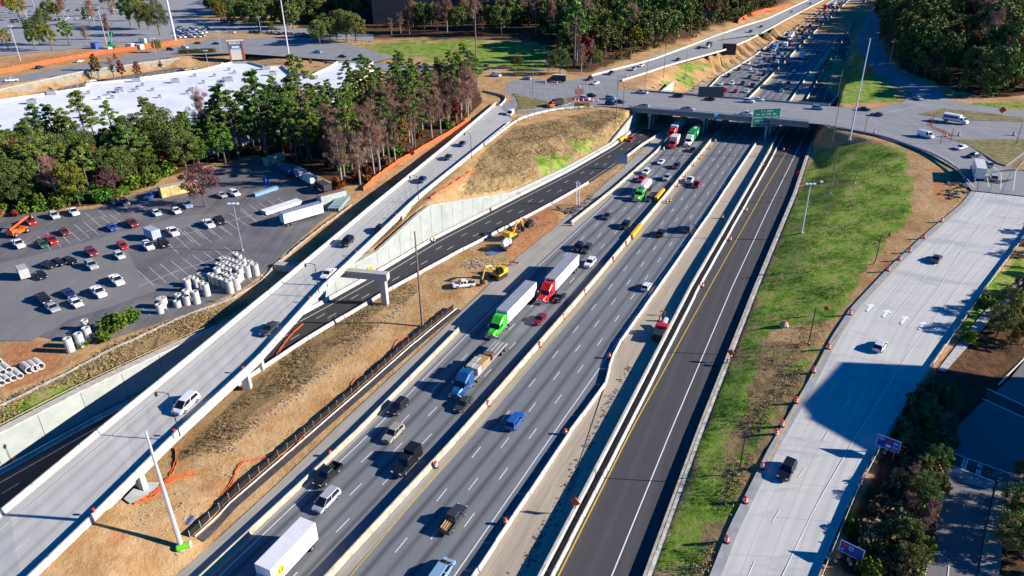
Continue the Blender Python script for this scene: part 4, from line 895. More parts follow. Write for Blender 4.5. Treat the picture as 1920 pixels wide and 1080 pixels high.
def semi(px, py, h, cabm, label, load='box', sidem=None, roofm=None, z=None, tl=15.2, sleeper=True, name='semi_truck', group=None, hh=1.6, s=1.0):
    """px,py = middle of the whole combination on the road"""
    loc, a, pit = settle(px, py, hh, h, z); r = empty(name, loc, a, label, 'truck', group); r.rotation_euler.y = -pit; s *= 1.19; r.scale = (s, s, s)
    TL = tl; x0 = -(TL+7.2-1.9-1.2)/2
    tr = x0+TL-1.4                     # rear of the tractor frame under the trailer nose
    tractor(r, cabm, tr-.6, sleeper, None)
    if load == 'box':
        b = MB(); b.box(x0, x0+TL, -1.28, 1.28, 1.15, 3.95); b.obj('trailer', sidem or p_white, r); b = MB(); b.box(x0+.05, x0+TL-.05, -1.24, 1.24, 3.952, 3.99); b.obj('trailer_roof', roofm or p_grey, r)
        b = MB()
        for x in (x0+TL-4.2, ): 
            for y in (-.9, .9): b.box(x, x+.15, y-.08, y+.08, .25, 1.15)
        b.box(x0+.1, x0+3.6, -.5, .5, .55, 1.15); b.obj('undercarriage', m_dark, r)
        b = MB(); b.box(x0-.03, x0, -1.2, 1.2, 1.25, 3.85); b.obj('rear_door', p_white, r)
        for s_ in (-1, 1): b = MB(); b.box(x0-.05, x0-.02, s_*1.05-.1, s_*1.05+.1, .95, 1.12); b.obj('taillight', m_tail, r)
    elif load == 'flat':
        b = MB(); b.box(x0, x0+TL, -1.28, 1.28, 1.2, 1.38)
        b.obj('flatbed', mat("deck_boards", (.42, .40, .37), .7, noise=.2, scale=2), r); b = MB()
        for y in (-.8, 0, .8): b.box(x0+.1, x0+TL-.1, y-.07, y+.07, 1.382, 1.41)
        b.obj('winch_track', m_dark, r)
        b = MB(); b.box(x0+1, x0+TL-3, -.4, .4, .7, 1.2); b.obj('undercarriage', m_dark, r)
    elif load == 'hopper':
        b = MB(); secs = []
        for x, zb, zt, w in ((x0+.2, 2.1, 3.2, .8), (x0+1.2, 1.5, 3.5, 1.2), (x0+2.6, .9, 3.6, 1.25), (x0+4, 1.6, 3.65, 1.28), (x0+5.6, .9, 3.6, 1.25), (x0+6.9, 1.6, 3.5, 1.2), (x0+7.8, 2.2, 3.2, .8)):
            secs.append([(x, -w*.35, zb), (x, -w, (zb+zt)/2), (x, -w*.55, zt), (x, w*.55, zt), (x, w, (zb+zt)/2), (x, w*.35, zb)])
        b.loft(secs); b.obj('hopper_tank', p_rear, r); b = MB(); b.box(x0, x0+TL, -.45, .45, .85, 1.1); b.obj('frame', m_dark, r)
    wheels(r, (x0+1.0, x0+2.35), 1.28)
    return r, x0, TL, loc, a
def boxtruck(px, py, h, boxm, cabm, label, L=6.2, z=None, name='box_truck', hh=1.5, W=2.4, Hb=3.4, group=None, s=1.0):
    loc, a, pit = settle(px, py, hh, h, z); r = empty(name, loc, a, label, 'truck', group); r.rotation_euler.y = -pit; s *= 1.19; r.scale = (s, s, s)
    x0 = -(L+2.2)/2; w = W/2; c0 = x0+L+.08
    b = MB(); b.box(x0, x0+L, -w, w, .95, Hb); b.obj('cargo_box', boxm, r)
    b = MB(); b.box(x0, c0+1.9, -.4, .4, .5, .95); b.obj('frame', m_dark, r)
    b = MB(); b.loft([[(x, -w*.85, .5), (x, -w*.88, z_-.15), (x, -w*.78, z_), (x, w*.78, z_), (x, w*.88, z_-.15), (x, w*.85, .5)] for x, z_ in ((c0, 2.3), (c0+1.0, 2.25), (c0+1.55, 1.45), (c0+2.35, 1.25), (c0+2.45, .8))]); b.obj('cab', cabm, r)
    b = MB(); b.hexa([(c0+1.0, -w*.76, 1.5), (c0+1.58, -w*.76, 1.47), (c0+1.58, w*.76, 1.47), (c0+1.0, w*.76, 1.5), (c0+.95, -w*.72, 2.18), (c0+1.06, -w*.72, 2.18), (c0+1.06, w*.72, 2.18), (c0+.95, w*.72, 2.18)]); b.obj('windshield', m_glass, r)
    for s_ in (-1, 1):
        b = MB(); b.box(c0+.25, c0+.95, min(s_*w*.87, s_*w*.91), max(s_*w*.87, s_*w*.91), 1.4, 1.95); b.obj('side_window', m_glass, r)
        b = MB(); b.box(c0+2.36, c0+2.48, s_*.75-.14, s_*.75+.14, .85, 1.05); b.obj('headlight', m_head, r)
        b = MB(); b.box(x0-.03, x0, s_*.95-.08, s_*.95+.08, .98, 1.2); b.obj('taillight', m_tail, r)
    wheels(r, (x0+1.3, c0+1.6), w, .42)
    return r, x0, L, loc, a
# ------------------------------------------------------------------ near highway traffic
I, O = 'in', 'out'
c = car
bt, bx0, bL, _, _ = boxtruck(534, 1052, I, p_white, p_white, "large white box truck with a round yellow green emblem in the near inbound lanes", L=8.6, W=2.5, Hb=3.9, hh=1.9)
b = MB(); ex, ez = bx0+bL-1.6, 2.35
b.add([(ex+.62*math.cos(t), 1.256, ez+.7*math.sin(t)) for t in np.linspace(0, 2*math.pi, 20, endpoint=False)], [tuple(range(20))[::-1]])
b.obj('emblem', mat("emblem_yellow", (.75, .68, .03), .5), bt)
b = MB(); b.box(ex-.34, ex-.16, 1.258, 1.262, ez-.35, ez+.4); b.box(ex-.16, ex+.2, 1.258, 1.262, ez-.35, ez-.2); b.box(ex+.2, ex+.36, 1.258, 1.262, ez-.2, ez+.4); b.obj('emblem_mark', mat("emblem_dark", (.10, .09, .01), .5), bt)
b = MB(); b.box(bx0+.2, bx0+bL-.3, 1.2, 1.262, 3.62, 3.65); b.obj('side_rail', m_steel, bt)
c('minivan', SIL, 613, 938, I, "silver blue minivan beside the black pickup in the near inbound lanes")
c('pickup', BLK, 615, 890, I, "black pickup with chrome trim next to the silver minivan")
t_ = c('pickup', BLK, 763, 868, I, "tall black pickup with a capped bed hard against the median barrier shadow", s=1.15); b = MB(); b.box(-2.8, -.75, -.95, .95, 1.0, 2.3, ty=.08); b.obj('bed_cap', p_black, t_)
c('suv', TAN, 738, 813, I, "silver beige suv behind the black pickup and below the black suv")
c('suv', BLK, 747, 763, I, "black suv in the left inbound lane level with the blue tractor")
c('sedan', DGR, 869, 757, I, "dark grey sedan in the shadow edge of the median behind the blue flatbed truck")
sm, sx, sL, sl, sa = semi(902, 687, I, p_blue, "blue tractor pulling a flatbed loaded with crates and a brown pile at its front", load='flat', tl=13.5, hh=1.2)
wood = mat("crate_wood", (.42, .26, .12), .85, noise=.25, scale=3); brown = mat("load_brown", (.16, .09, .07), .9, noise=.4, scale=3); pall = mat("load_grey", (.42, .41, .38), .8, noise=.2, scale=3)
def onbed(name, x, y, lx, ly, lz, m, label, cat, group=None, rot=0.0):
    d = Vector((math.cos(sa), math.sin(sa), 0)); s_ = Vector((-math.sin(sa), math.cos(sa), 0)); b = MB(); n_ = 3
    b.box(-lx/2, lx/2, -ly/2, ly/2, 0, lz); 
    for k in range(n_): b.box(-lx/2-.02, lx/2+.02, -ly/2-.02, ly/2+.02, lz*(k+.3)/n_, lz*(k+.3)/n_+.06)
    o = b.obj(name, m, None, label=label, cat=cat, group=group); o.location = sl+(d*x+s_*y+Vector((0, 0, 1.415)))*1.19; o.scale = (1.19, 1.19, 1.19); o.rotation_euler = (0, 0, sa+rot)
onbed('crate', 2.6, -.6, 1.6, 1.15, 1.5, pall, "grey banded crate at the front right of the blue truck's flatbed", 'crate')
onbed('crate', 2.6, .62, 1.6, 1.15, 1.35, pall, "grey banded crate at the front left of the blue truck's flatbed", 'crate')
onbed('crate', .7, .6, 1.8, 1.15, 1.3, wood, "tan wooden crate second from the front on the blue truck's flatbed", 'crate')
onbed('crate', .7, -.62, 1.8, 1.15, 1.45, pall, "tall pale crate beside the tan crates on the blue truck's flatbed", 'crate')
onbed('crate', -1.0, 0, 1.4, 2.2, 1.0, wood, "wide tan crate behind the others on the blue truck's flatbed", 'crate')
onbed('wrapped_load', -2.6, .3, 1.3, 1.7, 1.1, brown, "brown wrapped bundle at the back of the crates on the flatbed", 'bundle', rot=.2)
semi(962, 582, I, p_lime, "bright lime green tractor with a long white trailer and a grey roof", hh=1.7, tl=14.6)
g1, gx0, gL, _, _ = semi(1048, 524, I, p_red, "bright red tractor with a long white trailer beside the lime green one", hh=1.7, tl=14.6)
b = MB(); b.box(gx0+gL-.01, gx0+gL+.05, -.9, .9, 2.9, 3.7); b.obj('nose_fairing', p_red, g1)
c('sedan', BLK, 1049, 557, I, "black sedan alongside the bright red tractor")
c('sedan', MAR, 1012, 598, I, "dark red sedan in front of the red tractor beside the median shadow")
c('suv', BLK, 1083, 464, I, "left one of two black suvs side by side above the white trailer")
c('suv', DGR, 1100, 467, I, "right one of two black suvs side by side above the white trailer")
c('suv', WHT, 1106, 493, I, "white suv right of the red truck's trailer")
c('sedan', DGR, 1138, 405, I, "dark sedan alone left of the orange crash cushions")
c('suv', BLK, 1171, 423, I, "black suv beside the median above the two side by side suvs")
c('sedan', DGR, 1217, 372, I, "dark sedan hidden in shade right behind the lime green hopper truck")
semi(1206, 358, I, p_lime, "lime green day cab hauling an off white dry bulk hopper trailer", load='hopper', tl=8.2, sleeper=False, hh=1.5)
c('pickup', RED, 1203, 336, I, "red pickup just above the lime green hopper truck")
c('suv', WHT, 1211, 323, I, "white suv directly behind the red pickup above the hopper truck")
c('suv', SIL, 1250, 334, I, "silver suv beside the median right of the red pickup")
c('suv', DGR, 1268, 312, I, "dark suv above the silver suv beside the median")
c('sedan', WHT, 1239, 304, I, "white sedan below the short red truck near the bridge")
c('sedan', BLK, 1298, 281, I, "black sedan beside the white cab of the green trailer truck")
boxtruck(1263, 269, I, p_rear, p_red, "short red truck with a pale box roof in front of the green trailer truck", L=4.2, hh=1.5, s=1.1)
semi(1268, 244, I, p_red, "red tractor with a grey white trailer leaving the bridge shade", hh=1.7, tl=13.5, roofm=p_white)
g2, gx, gl_, _, _ = semi(1299, 257, I, p_white, "white tractor pulling a green trailer with white lettering out of the bridge shade", hh=1.7, tl=14, sidem=p_green, roofm=p_green)
b = MB()
for k in range(3): b.box(gx+gl_*.45+k*.9, gx+gl_*.45+k*.9+.6, 1.285, 1.29, 2.2, 3.2)
b.box(gx+4.5, gx+7.5, -.5, .5, 3.995, 4.0); b.obj('lettering', p_white, g2)
c('suv', BLU, 966, 789, O, "bright blue suv with roof bars alone in the outbound lanes", s=1.05)
t_ = c('pickup', DGR, 850, 973, O, "black pickup with tan timber in its bed in the outbound lanes", s=1.05)
b = MB(); [b.box(-2.6, -1.0+.2*k, -.75+.3*k, -.62+.3*k, .62+.12*k, .8+.12*k) for k in range(5)]; b.obj('timber_load', wood, t_)
c('minivan', LBL, 828, 1072, O, "pale blue car cut by the bottom edge of the picture in the outbound lanes")
c('hatch', WHT, 1212, 537, O, "white hatchback by the barrier right of the outbound lanes")
c('suv', BLK, 1239, 437, O, "black suv level with the long orange crash cushion in the outbound lanes")
c('van', GRY, 1291, 428, O, "dark grey van near the right barrier of the outbound lanes")
c('pickup', RED, 1306, 346, O, "red pickup beside the white pickup in the outbound lanes")
c('van', WHT, 1293, 338, O, "white pickup with a dark bed left of the red one in the outbound lanes", name='van') if False else c('pickup', WHT, 1293, 338, O, "white pickup just left of the red one in the outbound lanes")
# flyover
UP = (60, -50)
c('minivan', WHT, 350, 757, (-50, 42), "white minivan nearest the bottom of the flyover")
c('sedan', DGR, 506, 616, (-50, 43), "dark sedan on the flyover between two white cars")
c('sedan', WHT, 616, 513, (-50, 44), "white sedan with a black roof crossing the middle of the flyover")
c('suv', BLK, 651, 454, (-50, 46), "large black suv on the flyover below the smaller dark one")
c('hatch', BLK, 711, 430, (-50, 46), "small black car on the flyover beside its right parapet")
c('sedan', NAV, 791, 337, (-50, 48), "navy sedan on the flyover above the retaining wall")
c('sedan', DGR, 840, 295, (-50, 48), "dark grey sedan on the upper flyover near the orange fence")
c('sedan', NAV, 866, 270, (-50, 48), "blue sedan near the top of the flyover")
c('van', WHT, 957, 214, (-44, 46), "white van entering the flyover from the left junction")
# concrete road
c('hatch', PALE, 1649, 648, (10, -13), "pale grey hatchback on the concrete road below the white arrows", s=1.05)
c('suv', BLK, 1474, 881, (-8, 14), "black suv on the concrete road beside an orange drum")
c('sedan', DGR, 1755, 485, (12, -14), "dark car alone at the top of the pale concrete road")
b0 = boxtruck(1831, 322, (-4, -12), p_rear, p_white, "cream box truck with its back to the viewer waiting at the right junction", L=8.5, W=2.5, Hb=3.9, hh=1.8)
c('suv', SIL, 1862, 333, (-3, -12), "silver suv right of the cream box truck")
c('sedan', WHT, 1801, 277, (-12, 3), "white sedan by the grass island at the right junction")
c('sedan', BLK, 1824, 292, (-12, 2), "black sedan behind the white one at the right junction")
c('suv', SIL, 1850, 309, (-10, -8), "silver suv beside the front of the cream box truck")
# cross road
CRX = (20, 2.2); CRL = (-20, -2.2)
c('van', WHT, 1735, 255, (20, 5), "white van on the right junction below the small white bus")
bus, x0_, L_, _, _ = boxtruck(1789, 226, (20, 3.5), p_white, p_white, "small white shuttle bus with dark side windows on the right junction", L=5.6, hh=1.3, Hb=2.9, name='shuttle_bus')
for s_ in (-1, 1): b = MB(); b.box(x0_+.4, x0_+5.2, min(s_*1.2, s_*1.22), max(s_*1.2, s_*1.22), 1.7, 2.4); b.obj('side_window', m_glass, bus)
c('suv', LBL, 1533, 203, CRX, "pale blue suv at the right end of the bridge")
c('sedan', BLK, 1620, 205, CRX, "black sedan right of the tall mast on the cross road")
c('sedan', DGR, 1643, 215, CRL, "dark grey sedan left of the red crossing on the cross road")
c('sedan', SIL, 1722, 185, (12, 5), "silver car in the tree shade at the foot of the right ramp")
c('pickup', PALE, 1203, 173, CRL, "pale pickup at the left end of the bridge beside the curved rail")
c('suv', BLK, 1271, 180, CRL, "black suv on the far side of the bridge left half"); c('sedan', BLK, 1330, 186, CRL, "black sedan in the middle of the bridge's far side")
c('suv', WHT, 1404, 190, CRX, "white suv above the green sign on the far side of the bridge"); c('sedan', WHT, 1422, 187, CRX, "small white car just right of the white suv above the green sign")
c('sedan', SIL, 1207, 198, CRL, "silver car at the near railing over the left abutment"); c('pickup', SIL, 1289, 205, CRX, "silver pickup at the near railing of the bridge"); c('pickup', WHT, 1399, 214, CRX, "white pickup at the near railing left of the green sign")
c('suv', PALE, 1097, 185, CRX, "pale suv between orange drums on the left junction"); c('sedan', BLK, 1109, 179, CRX, "black sedan on the far side of the pale suv on the left junction")
c('suv', LBL, 1145, 184, CRX, "pale blue suv waiting on the left junction"); c('suv', BLK, 1145, 194, CRX, "black suv nearest the brown hill on the left junction"); c('sedan', DGR, 1162, 191, CRX, "dark sedan behind the poles at the left end of the bridge")
tk = boxtruck(1042, 196, (-18, 3), mat("dump_black", (.03, .03, .03), .7), p_orange, "orange truck with a black dump body at the flyover entrance", L=4.4, hh=1.1, Hb=2.7)
tk = boxtruck(1044, 150, (-20, -.6), mat("box_darkgreen", (.04, .045, .035), .6), p_black, "dark truck with a white topped box at the back of the left junction", L=6.0, hh=1.4, Hb=3.3)
b = MB(); b.box(tk[1]+.1, tk[1]+5.9, -1.15, 1.15, 3.402-.1, 3.33); b.obj('box_roof', p_white, tk[0])
c('sedan', SIL, 988, 147, CRL, "silver sedan behind the dark truck on the left junction"); c('sedan', BLK, 1106, 148, (-16, 6), "black sedan turning off the collector road"); c('sedan', WHT, 1117, 156, (-14, 5), "white sedan turning below the black one at the collector road")
for k, (t, col, x, y, lb) in enumerate((('suv', DGR, 1145, 138, "dark suv at the lower end of the collector road"), ('suv', SIL, 1188, 130, "silver grey suv on the collector road by the white parapet"), ('sedan', WHT, 1202, 123, "white sedan third from the bottom on the collector road"), ('sedan', DGR, 1271, 112, "dark car in the middle of the collector road beneath the trees"), ('sedan', BLK, 1312, 90, "black car ahead of the dark dump truck on the collector road"), ('suv', DGR, 1407, 60, "lower one of two dark cars high on the collector road"), ('sedan', DGR, 1427, 50, "upper one of two dark cars high on the collector road"), ('sedan', SIL, 1485, 22, "silver car near the top of the collector road"), ('sedan', DGR, 1519, 7, "dark car at the very top of the collector road"))):
    c(t, col, x, y, (-16, 8), lb)
boxtruck(1328, 87, (-16, 8), m_dark, p_white, "white cab truck with a dark body on the collector road", L=4.5, hh=1.2, Hb=2.9)
c('van', WHT, 929, 141, CRL, "white van on the far left arm of the left junction")
c('sedan', RED, 1183, 261, (-20, 13), "small red car on the lower road beside the bridge abutment")
# construction area
c('pickup', WHT, 869, 533, (-14, 2), "white pickup parked on the dirt by the yellow excavator")
# ------------------------------------------------------------------ far traffic beyond the bridge
rr = random.Random(5)
lanes = [lerp_line(SLx[9:14], offset(MBx, -1.6)[8:13], (k+.5)/4.03, 60) for k in range(4)]
far_lab = {'w': "small white car in the dense jam beyond the bridge", 'd': "small dark car in the dense jam beyond the bridge", 'g': "small grey car in the dense jam beyond the bridge", 'r': "small red car in the dense jam beyond the bridge", 'b': "small blue car in the dense jam beyond the bridge"}
for li, L_ in enumerate(lanes):
    tot = plen(L_); s = 22+rr.random()*9
    skip = {0: ((120, 150),), 1: ((50, 78), (205, 228)), 2: (), 3: ()}[li]
    k = 0
    while s < tot-5:
        p = at_len(L_, s); px, py = Q(p)
        if not any(a < s < e for a, e in skip):
            kcol = rr.choices('wdgrb', (5, 6, 5, .7, .5))[0]; col = {'w': WHT, 'd': DGR, 'g': rr.choice((SIL, GRY)), 'r': RED, 'b': NAV}[kcol]; t = rr.choice(('sedan', 'suv', 'suv', 'hatch', 'pickup'))
            d = tan_at(L_, s); car_at(t, col, p+Vector((rr.uniform(-.3, .3), 0, .02)), math.atan2(-d.y, -d.x), far_lab[kcol], group=far_lab[kcol].replace('small', 'far'), simple=True)
        s += (rr.uniform(15, 27) if s < 75 else rr.uniform(11, 24) if s < 330 else rr.uniform(12, 22)); k += 1
ol = [lerp_line(YLx[6:], RLx[7:], (k+.5)/4, 60) for k in range(4)]
for x, y, t, col, lb in ((1488, 133, 'sedan', WHT, "white car in the open outbound lanes left of the haul strip"), (1463, 155, 'sedan', SIL, "silver car lowest in the outbound lanes just beyond the bridge"), (1478, 156, 'suv', DGR, "dark suv right of the silver car just beyond the bridge"), (1465, 170, 'sedan', LBL, "pale blue car at the bridge parapet in the outbound lanes"), (1484, 166, 'sedan', SIL, "silver car at the bridge parapet left of the haul strip"), (1502, 120, 'suv', PALE, "pale suv beside the green box truck in the outbound lanes"), (1478, 119, 'sedan', RED, "red car beneath the pale box truck in the outbound lanes"), (1485, 128, 'sedan', DGR, "dark car beneath the pale suv in the outbound lanes"), (1572, 24, 'suv', SIL, "lone silver suv far up in the shaded outbound lanes"), (1580, 33, 'suv', WHT, "lone white suv far up in the shaded outbound lanes"), (1563, 92, 'sedan', WHT, "white car alone between the curved far lines"), (1533, 98, 'sedan', NAV, "navy car in the shaded outbound lanes")):
    c(t, col, x, y, O, lb, simple=True)
boxtruck(1503, 106, O, paint("paint_paleblue", (.45, .62, .72)), p_white, "pale blue white box truck in the outbound lanes beyond the bridge", L=7, hh=1.8, Hb=3.8)
boxtruck(1452, 92, I, paint("paint_skyblue", (.08, .38, .60)), p_white, "sky blue box truck in the jam beyond the bridge", L=7.5, hh=1.8, Hb=3.9)
boxtruck(1471, 88, I, p_white, p_white, "white box truck right of the sky blue one in the jam", L=6, hh=1.6, Hb=3.5)
semi(1482, 70, I, p_white, "long white trailer truck in the jam beyond the bridge", hh=1.8, tl=13)
boxtruck(1547, 16, I, p_red, p_red, "red box truck high up in the jam near the top of the picture", L=7, hh=1.8, Hb=3.9)
semi(1563, 9, I, p_white, "white trailer truck behind the red box truck at the top of the picture", hh=1.8, tl=13)
c('sedan', (.5, .6, .02), 1457, 116, I, "yellow green car next to the median in the jam beyond the bridge")
# ------------------------------------------------------------------ staging lot
DN = (30, 27)
for t, col, x, y, h, lb in (
 ('pickup', WHT, 22+14, 458, DN, "white utility truck with a dark bed at the left edge of the staging lot"), ('hatch', GRN, 82, 459, DN, "dark green car between the white utility truck and a red pickup"),
 ('pickup', RED, 98, 451, DN, "bright red pickup beside the dark green car"), ('sedan', MAR, 122, 435, DN, "dark plum sedan above the red pickup"),
 ('sedan', BLU, 211, 427, DN, "blue car in the second row right of the empty stalls"), ('pickup', MAR, 249, 419, DN, "dark red pickup with a red load in the second row"),
 ('hatch', RED, 231, 461, DN, "small bright red car in the middle of the staging lot"), ('hatch', PALE, 225, 479, DN, "pale grey hatchback just below the small bright red car"),
 ('suv', MAR, 173, 474, DN, "red suv with a dark roof above the grey one"), ('sedan', BLK, 92, 497, (30, 8), "leftmost of three black sedans parked in line"), ('sedan', BLK, 111, 492, (30, 8), "middle of three black sedans parked in line"), ('sedan', BLK, 131, 489, (30, 8), "rightmost of three black sedans parked in line"),
 ('suv', SIL, 173, 498, DN, "silver suv with a dark rear window in the middle of the lane"), ('sedan', BLK, 78, 516, DN, "black sedan beside the grey generator trailer"),
 ('pickup', WHT, 220, 526, DN, "white pickup with a black bed near the empty stalls"), ('sedan', NAV, 130, 550, DN, "navy sedan above the white sedan"), ('pickup', WHT, 186, 548, DN, "white pickup with a black bed right of the navy sedan"), ('sedan', WHT, 144, 568, DN, "white sedan below the navy one"),
 ('pickup', BLK, 83, 561, DN, "black pickup touching the silver sedan"), ('sedan', SIL, 100, 577, DN, "silver sedan lowest in the staging lot"),
 ('suv', PALE, 103, 405, DN, "pale suv left of the white pickup under the wood"), ('pickup', WHT, 139, 398, DN, "white pickup parked highest left under the wood"),
 ('sedan', PALE, 294, 399, DN, "white car with a sunroof in the row under the wood"), ('sedan', WHT, 331, 395, DN, "white sedan in the row under the wood"), ('pickup', LBL, 351, 384, DN, "pale blue pickup in the row under the wood"),
 ('pickup', WHT, 325, 435, DN, "white pickup with a black bed right of the grey box trailer"), ('suv', WHT, 279, 462, DN, "white car with a dark back window left of the black suv"), ('suv', BLK, 308, 457, DN, "black suv in front of the grey box trailer"),
 ('pickup', WHT, 392, 420, DN, "white pickup with orange gear beside the black pickup"), ('pickup', BLK, 413, 414, DN, "black pickup beside the white one with orange gear"),
 ('sedan', DGR, 215, 378, DN, "dark car in the shade of the wood"), ('suv', GRY, 235, 380, DN, "grey suv in the shade of the wood"), ('sedan', SIL, 416, 366, (20, 10), "silver sedan by the orange earth island"), ('suv', WHT, 440, 363, (20, 10), "white suv right of the silver sedan by the orange earth island"), ('pickup', BLU, 284, 368, (-25, 18), "blue truck in the shade beside the yellow container"),
 ('sedan', DGR, 176, 541, DN, "dark car nose hidden behind the lowest white pickup")): 
    if lb.startswith("dark car nose"): continue
    c(t, col, x, y, h, lb)
# shopping area cars
sh = "small %s car in the shopping area lots at the top left"
for k in range(120):
    row = k % 5; x0, y0, x1, y1 = ((8, 24, 250, 16), (10, 42, 220, 30), (330, 58, 395, 70), (345, 52, 390, 62), (470, 60, 600, 66))[row]
    f = rr.random(); x = x0+(x1-x0)*f; y = y0+(y1-y0)*f+rr.uniform(-1.5, 1.5); kc = rr.choice('wdg'); col = {'w': WHT, 'd': DGR, 'g': SIL}[kc]; nm = {'w': 'white', 'd': 'dark', 'g': 'silver'}[kc]
    if row in (2, 3): x = 330+rr.random()*60; y = 52+rr.random()*18
    c(rr.choice(('sedan', 'suv')), col, x, y, (8, 8) if row < 2 else (20, 2), sh % nm, group="%s cars in the shopping lots" % nm, simple=True)
for t, col, x, y, h, lb in (('suv', NAV, 75, 127, (20, -5), "dark blue suv beside the long orange barrier"), ('sedan', WHT, 150, 115, (20, -4), "white car beside the long orange barrier"), ('pickup', WHT, 23, 151, (20, -2), "white pickup on the upper road at the left edge"), ('sedan', WHT, 172, 152, (-20, 2), "white car in the sunken lot behind the white roof"), ('sedan', DGR, 298, 122, (20, 0), "dark car at the foot of the pale wall in the sunken lot"),
  ('suv', WHT, 347, 89, (20, 2), "white suv above the clipped hedge"), ('suv', DGR, 320, 93, (20, 0), "dark suv left of the white one above the hedge"), ('sedan', RED, 371, 81, (20, 0), "red car on the upper road left of the brick sign"), ('sedan', NAV, 405, 82, (20, 0), "navy car just left of the brick sign"), ('sedan', SIL, 345, 131, (18, 3), "silver sedan in the sunken lot near the white roof"), ('suv', WHT, 368, 133, (18, 3), "white suv in the sunken lot near the white roof"), ('sedan', SIL, 418, 121, (18, -3), "silver car at the corner of the white roof"), ('pickup', LBL, 595, 98, (20, 1), "pale blue pickup right of the tall steel pole"), ('sedan', BLK, 642, 106, (20, 1), "left black car above the pine wood"), ('sedan', BLK, 668, 112, (20, 1), "right black car above the pine wood"), ('van', SKY, 560, 67, (20, 0), "pale blue van beneath the big round oak"), ('suv', WHT, 435, 61, (20, 0), "white suv behind the brick sign")):
    c(t, col, x, y, h, lb, simple=True)
# ------------------------------------------------------------------ traffic drums, cones, signs
m_org = mat("drum_orange", (.80, .07, .02), .5); m_wst = mat("drum_white", (.8, .8, .78), .5); m_rub = mat("drum_base", (.02, .02, .02), .9)
b = MB(); z = 0.1
for i, (r0, r1, h) in enumerate(((.29, .28, .2), (.28, .27, .17), (.265, .26, .17), (.255, .25, .17), (.245, .24, .17))): b.tube([(0, 0, z), (0, 0, z+h)], r0, 14, i % 2, r1); z += h
b.tube([(0, 0, z), (0, 0, z+.1)], .16, 10, 0, .08); ME_DR = b.mesh("drum_shell", [m_org, m_wst])
b = MB(); b.tube([(0, 0, 0), (0, 0, .1)], .42, 14, 0, .36); ME_DB = b.mesh("drum_base", m_rub)
def drums(lst, label, group, s=1.3):
    for x, y in lst:
        p = G(x, y); r = empty("traffic_drum", p, 0, label, "traffic drum", group); r.scale = (s, s, s); link("drum_shell", ME_DR, r); link("rubber_base", ME_DB, r)
drums([(620, 856), (817, 876), (915, 761), (1056, 597), (1012, 650), (1096, 551), (1120, 520), (1150, 489), (1174, 460)], "orange and white drum along the highway median or near left barrier", "drums along the near median")
drums([(1250, 381), (1256, 378), (1271, 350), (1285, 332), (1301, 311), (1313, 298), (1331, 279), (1341, 266)], "orange and white drum along the median between the crash cushions and bridge", "drums along the upper median")
drums([(1142, 672), (1060, 815), (948, 984)], "red drum standing in the barrier shadow right of the outbound lanes", "drums in the outbound barrier shadow")
drums([(1362, 1016), (1397, 942), (1428, 878), (1455, 815), (1466, 799), (1492, 755), (1525, 698), (1553, 654), (1594, 590), (1665, 508), (1686, 488), (1705, 473), (1765, 416), (1732, 447)], "orange and white drum along the grassy edge of the pale concrete road", "drums along the concrete road")
drums([(1399, 396), (1369, 451), (1317, 538), (1354, 410), (1237, 602), (1469, 283), (1430, 310)], "orange drum beside the haul strip or the yellow line of the dark roadway", "drums along the haul strip")
drums([(30, 869), (706, 504), (814, 453), (921, 396), (975, 367), (1072, 423)], "orange drum beside a barrier of the lower road", "drums on the lower road")
drums([(1078, 190), (1084, 192), (1093, 190), (1103, 189), (1111, 191), (1120, 190), (1023, 157), (1044, 158), (1086, 165), (1100, 158), (1174, 144), (1182, 147), (1639, 250), (1773, 256), (1797, 255), (1900, 254)], "orange drum on the asphalt of a junction beside the bridge", "drums on the junctions", s=1.5)
drums([(1550+x, y) for x, y in ((40, 1052), (44, 1060), (48, 1045))]+[(1572, 1047), (1566, 1055)], "orange drum at the foot of the lower blue sign", "drums under the lower blue sign", s=.9)
drums([(1650, 842), (1658, 852), (1662, 846), (1672, 848)], "orange drum in the shade at the foot of the upper blue sign", "drums under the upper blue sign", s=.9)
# red warning lamps on the flyover parapet
b = MB(); b.tube([(0, 0, 0), (0, 0, .3), (0, 0, .55)], [.05, .22, .22], 10); ME_L = b.mesh("warning_lamp", m_org)
for s_ in (60, 78, 97, 125, 150, 176): 
    pts = offset(FRr, .3); p = at_len(pts, s_); link("warning_lamp", ME_L, None, p+Vector((0, 0, 1.05)), label="small round red warning lamp on the sunlit flyover parapet", cat="warning lamp", group="lamps on the flyover parapet")
# crash cushions
def cushion(px, py, h, n, m, label, L=1.2, w=.8, hgt=.9):
    p = G(px, py); a = heading(h, px, py); r = empty("crash_cushion", p, a, label, "crash cushion")
    for i in range(n):
        x = (i-(n-1)/2)*L; b = MB(); b.loft([[(x+e, -w/2, .1), (x+e, -w/2, hgt*.7), (x+e, -w*.3, hgt), (x+e, w*.3, hgt), (x+e, w/2, hgt*.7), (x+e, w/2, .1)] for e in (-L*.46, L*.46)]); b.obj("cushion_module", m, r)
    b = MB(); b.box(-n*L/2-.4, n*L/2+.2, -w/2-.06, w/2+.06, .02, .14); b.obj("base_rail", m_dark, r); return r
cushion(1236, 369, O, 6, p_yellow, "flat orange yellow crash cushion in the median right of the lime green hopper truck", 1.7, 1.4, 1.6)
cushion(1192, 437, O, 7, p_yellow, "rounded yellow crash cushion at the end of the median barrier", 1.4, 1.3, 1.5)
cushion(1168, 262, (-20, 14), 5, p_yellow, "yellow crash cushion beside the red car by the abutment", 1.7, 1.3, 1.4)
cushion(694, 503, (-20, 14), 3, p_yellow, "short yellow crash cushion behind the pier cap on the lower road", 1.2, 1.1, 1.2)
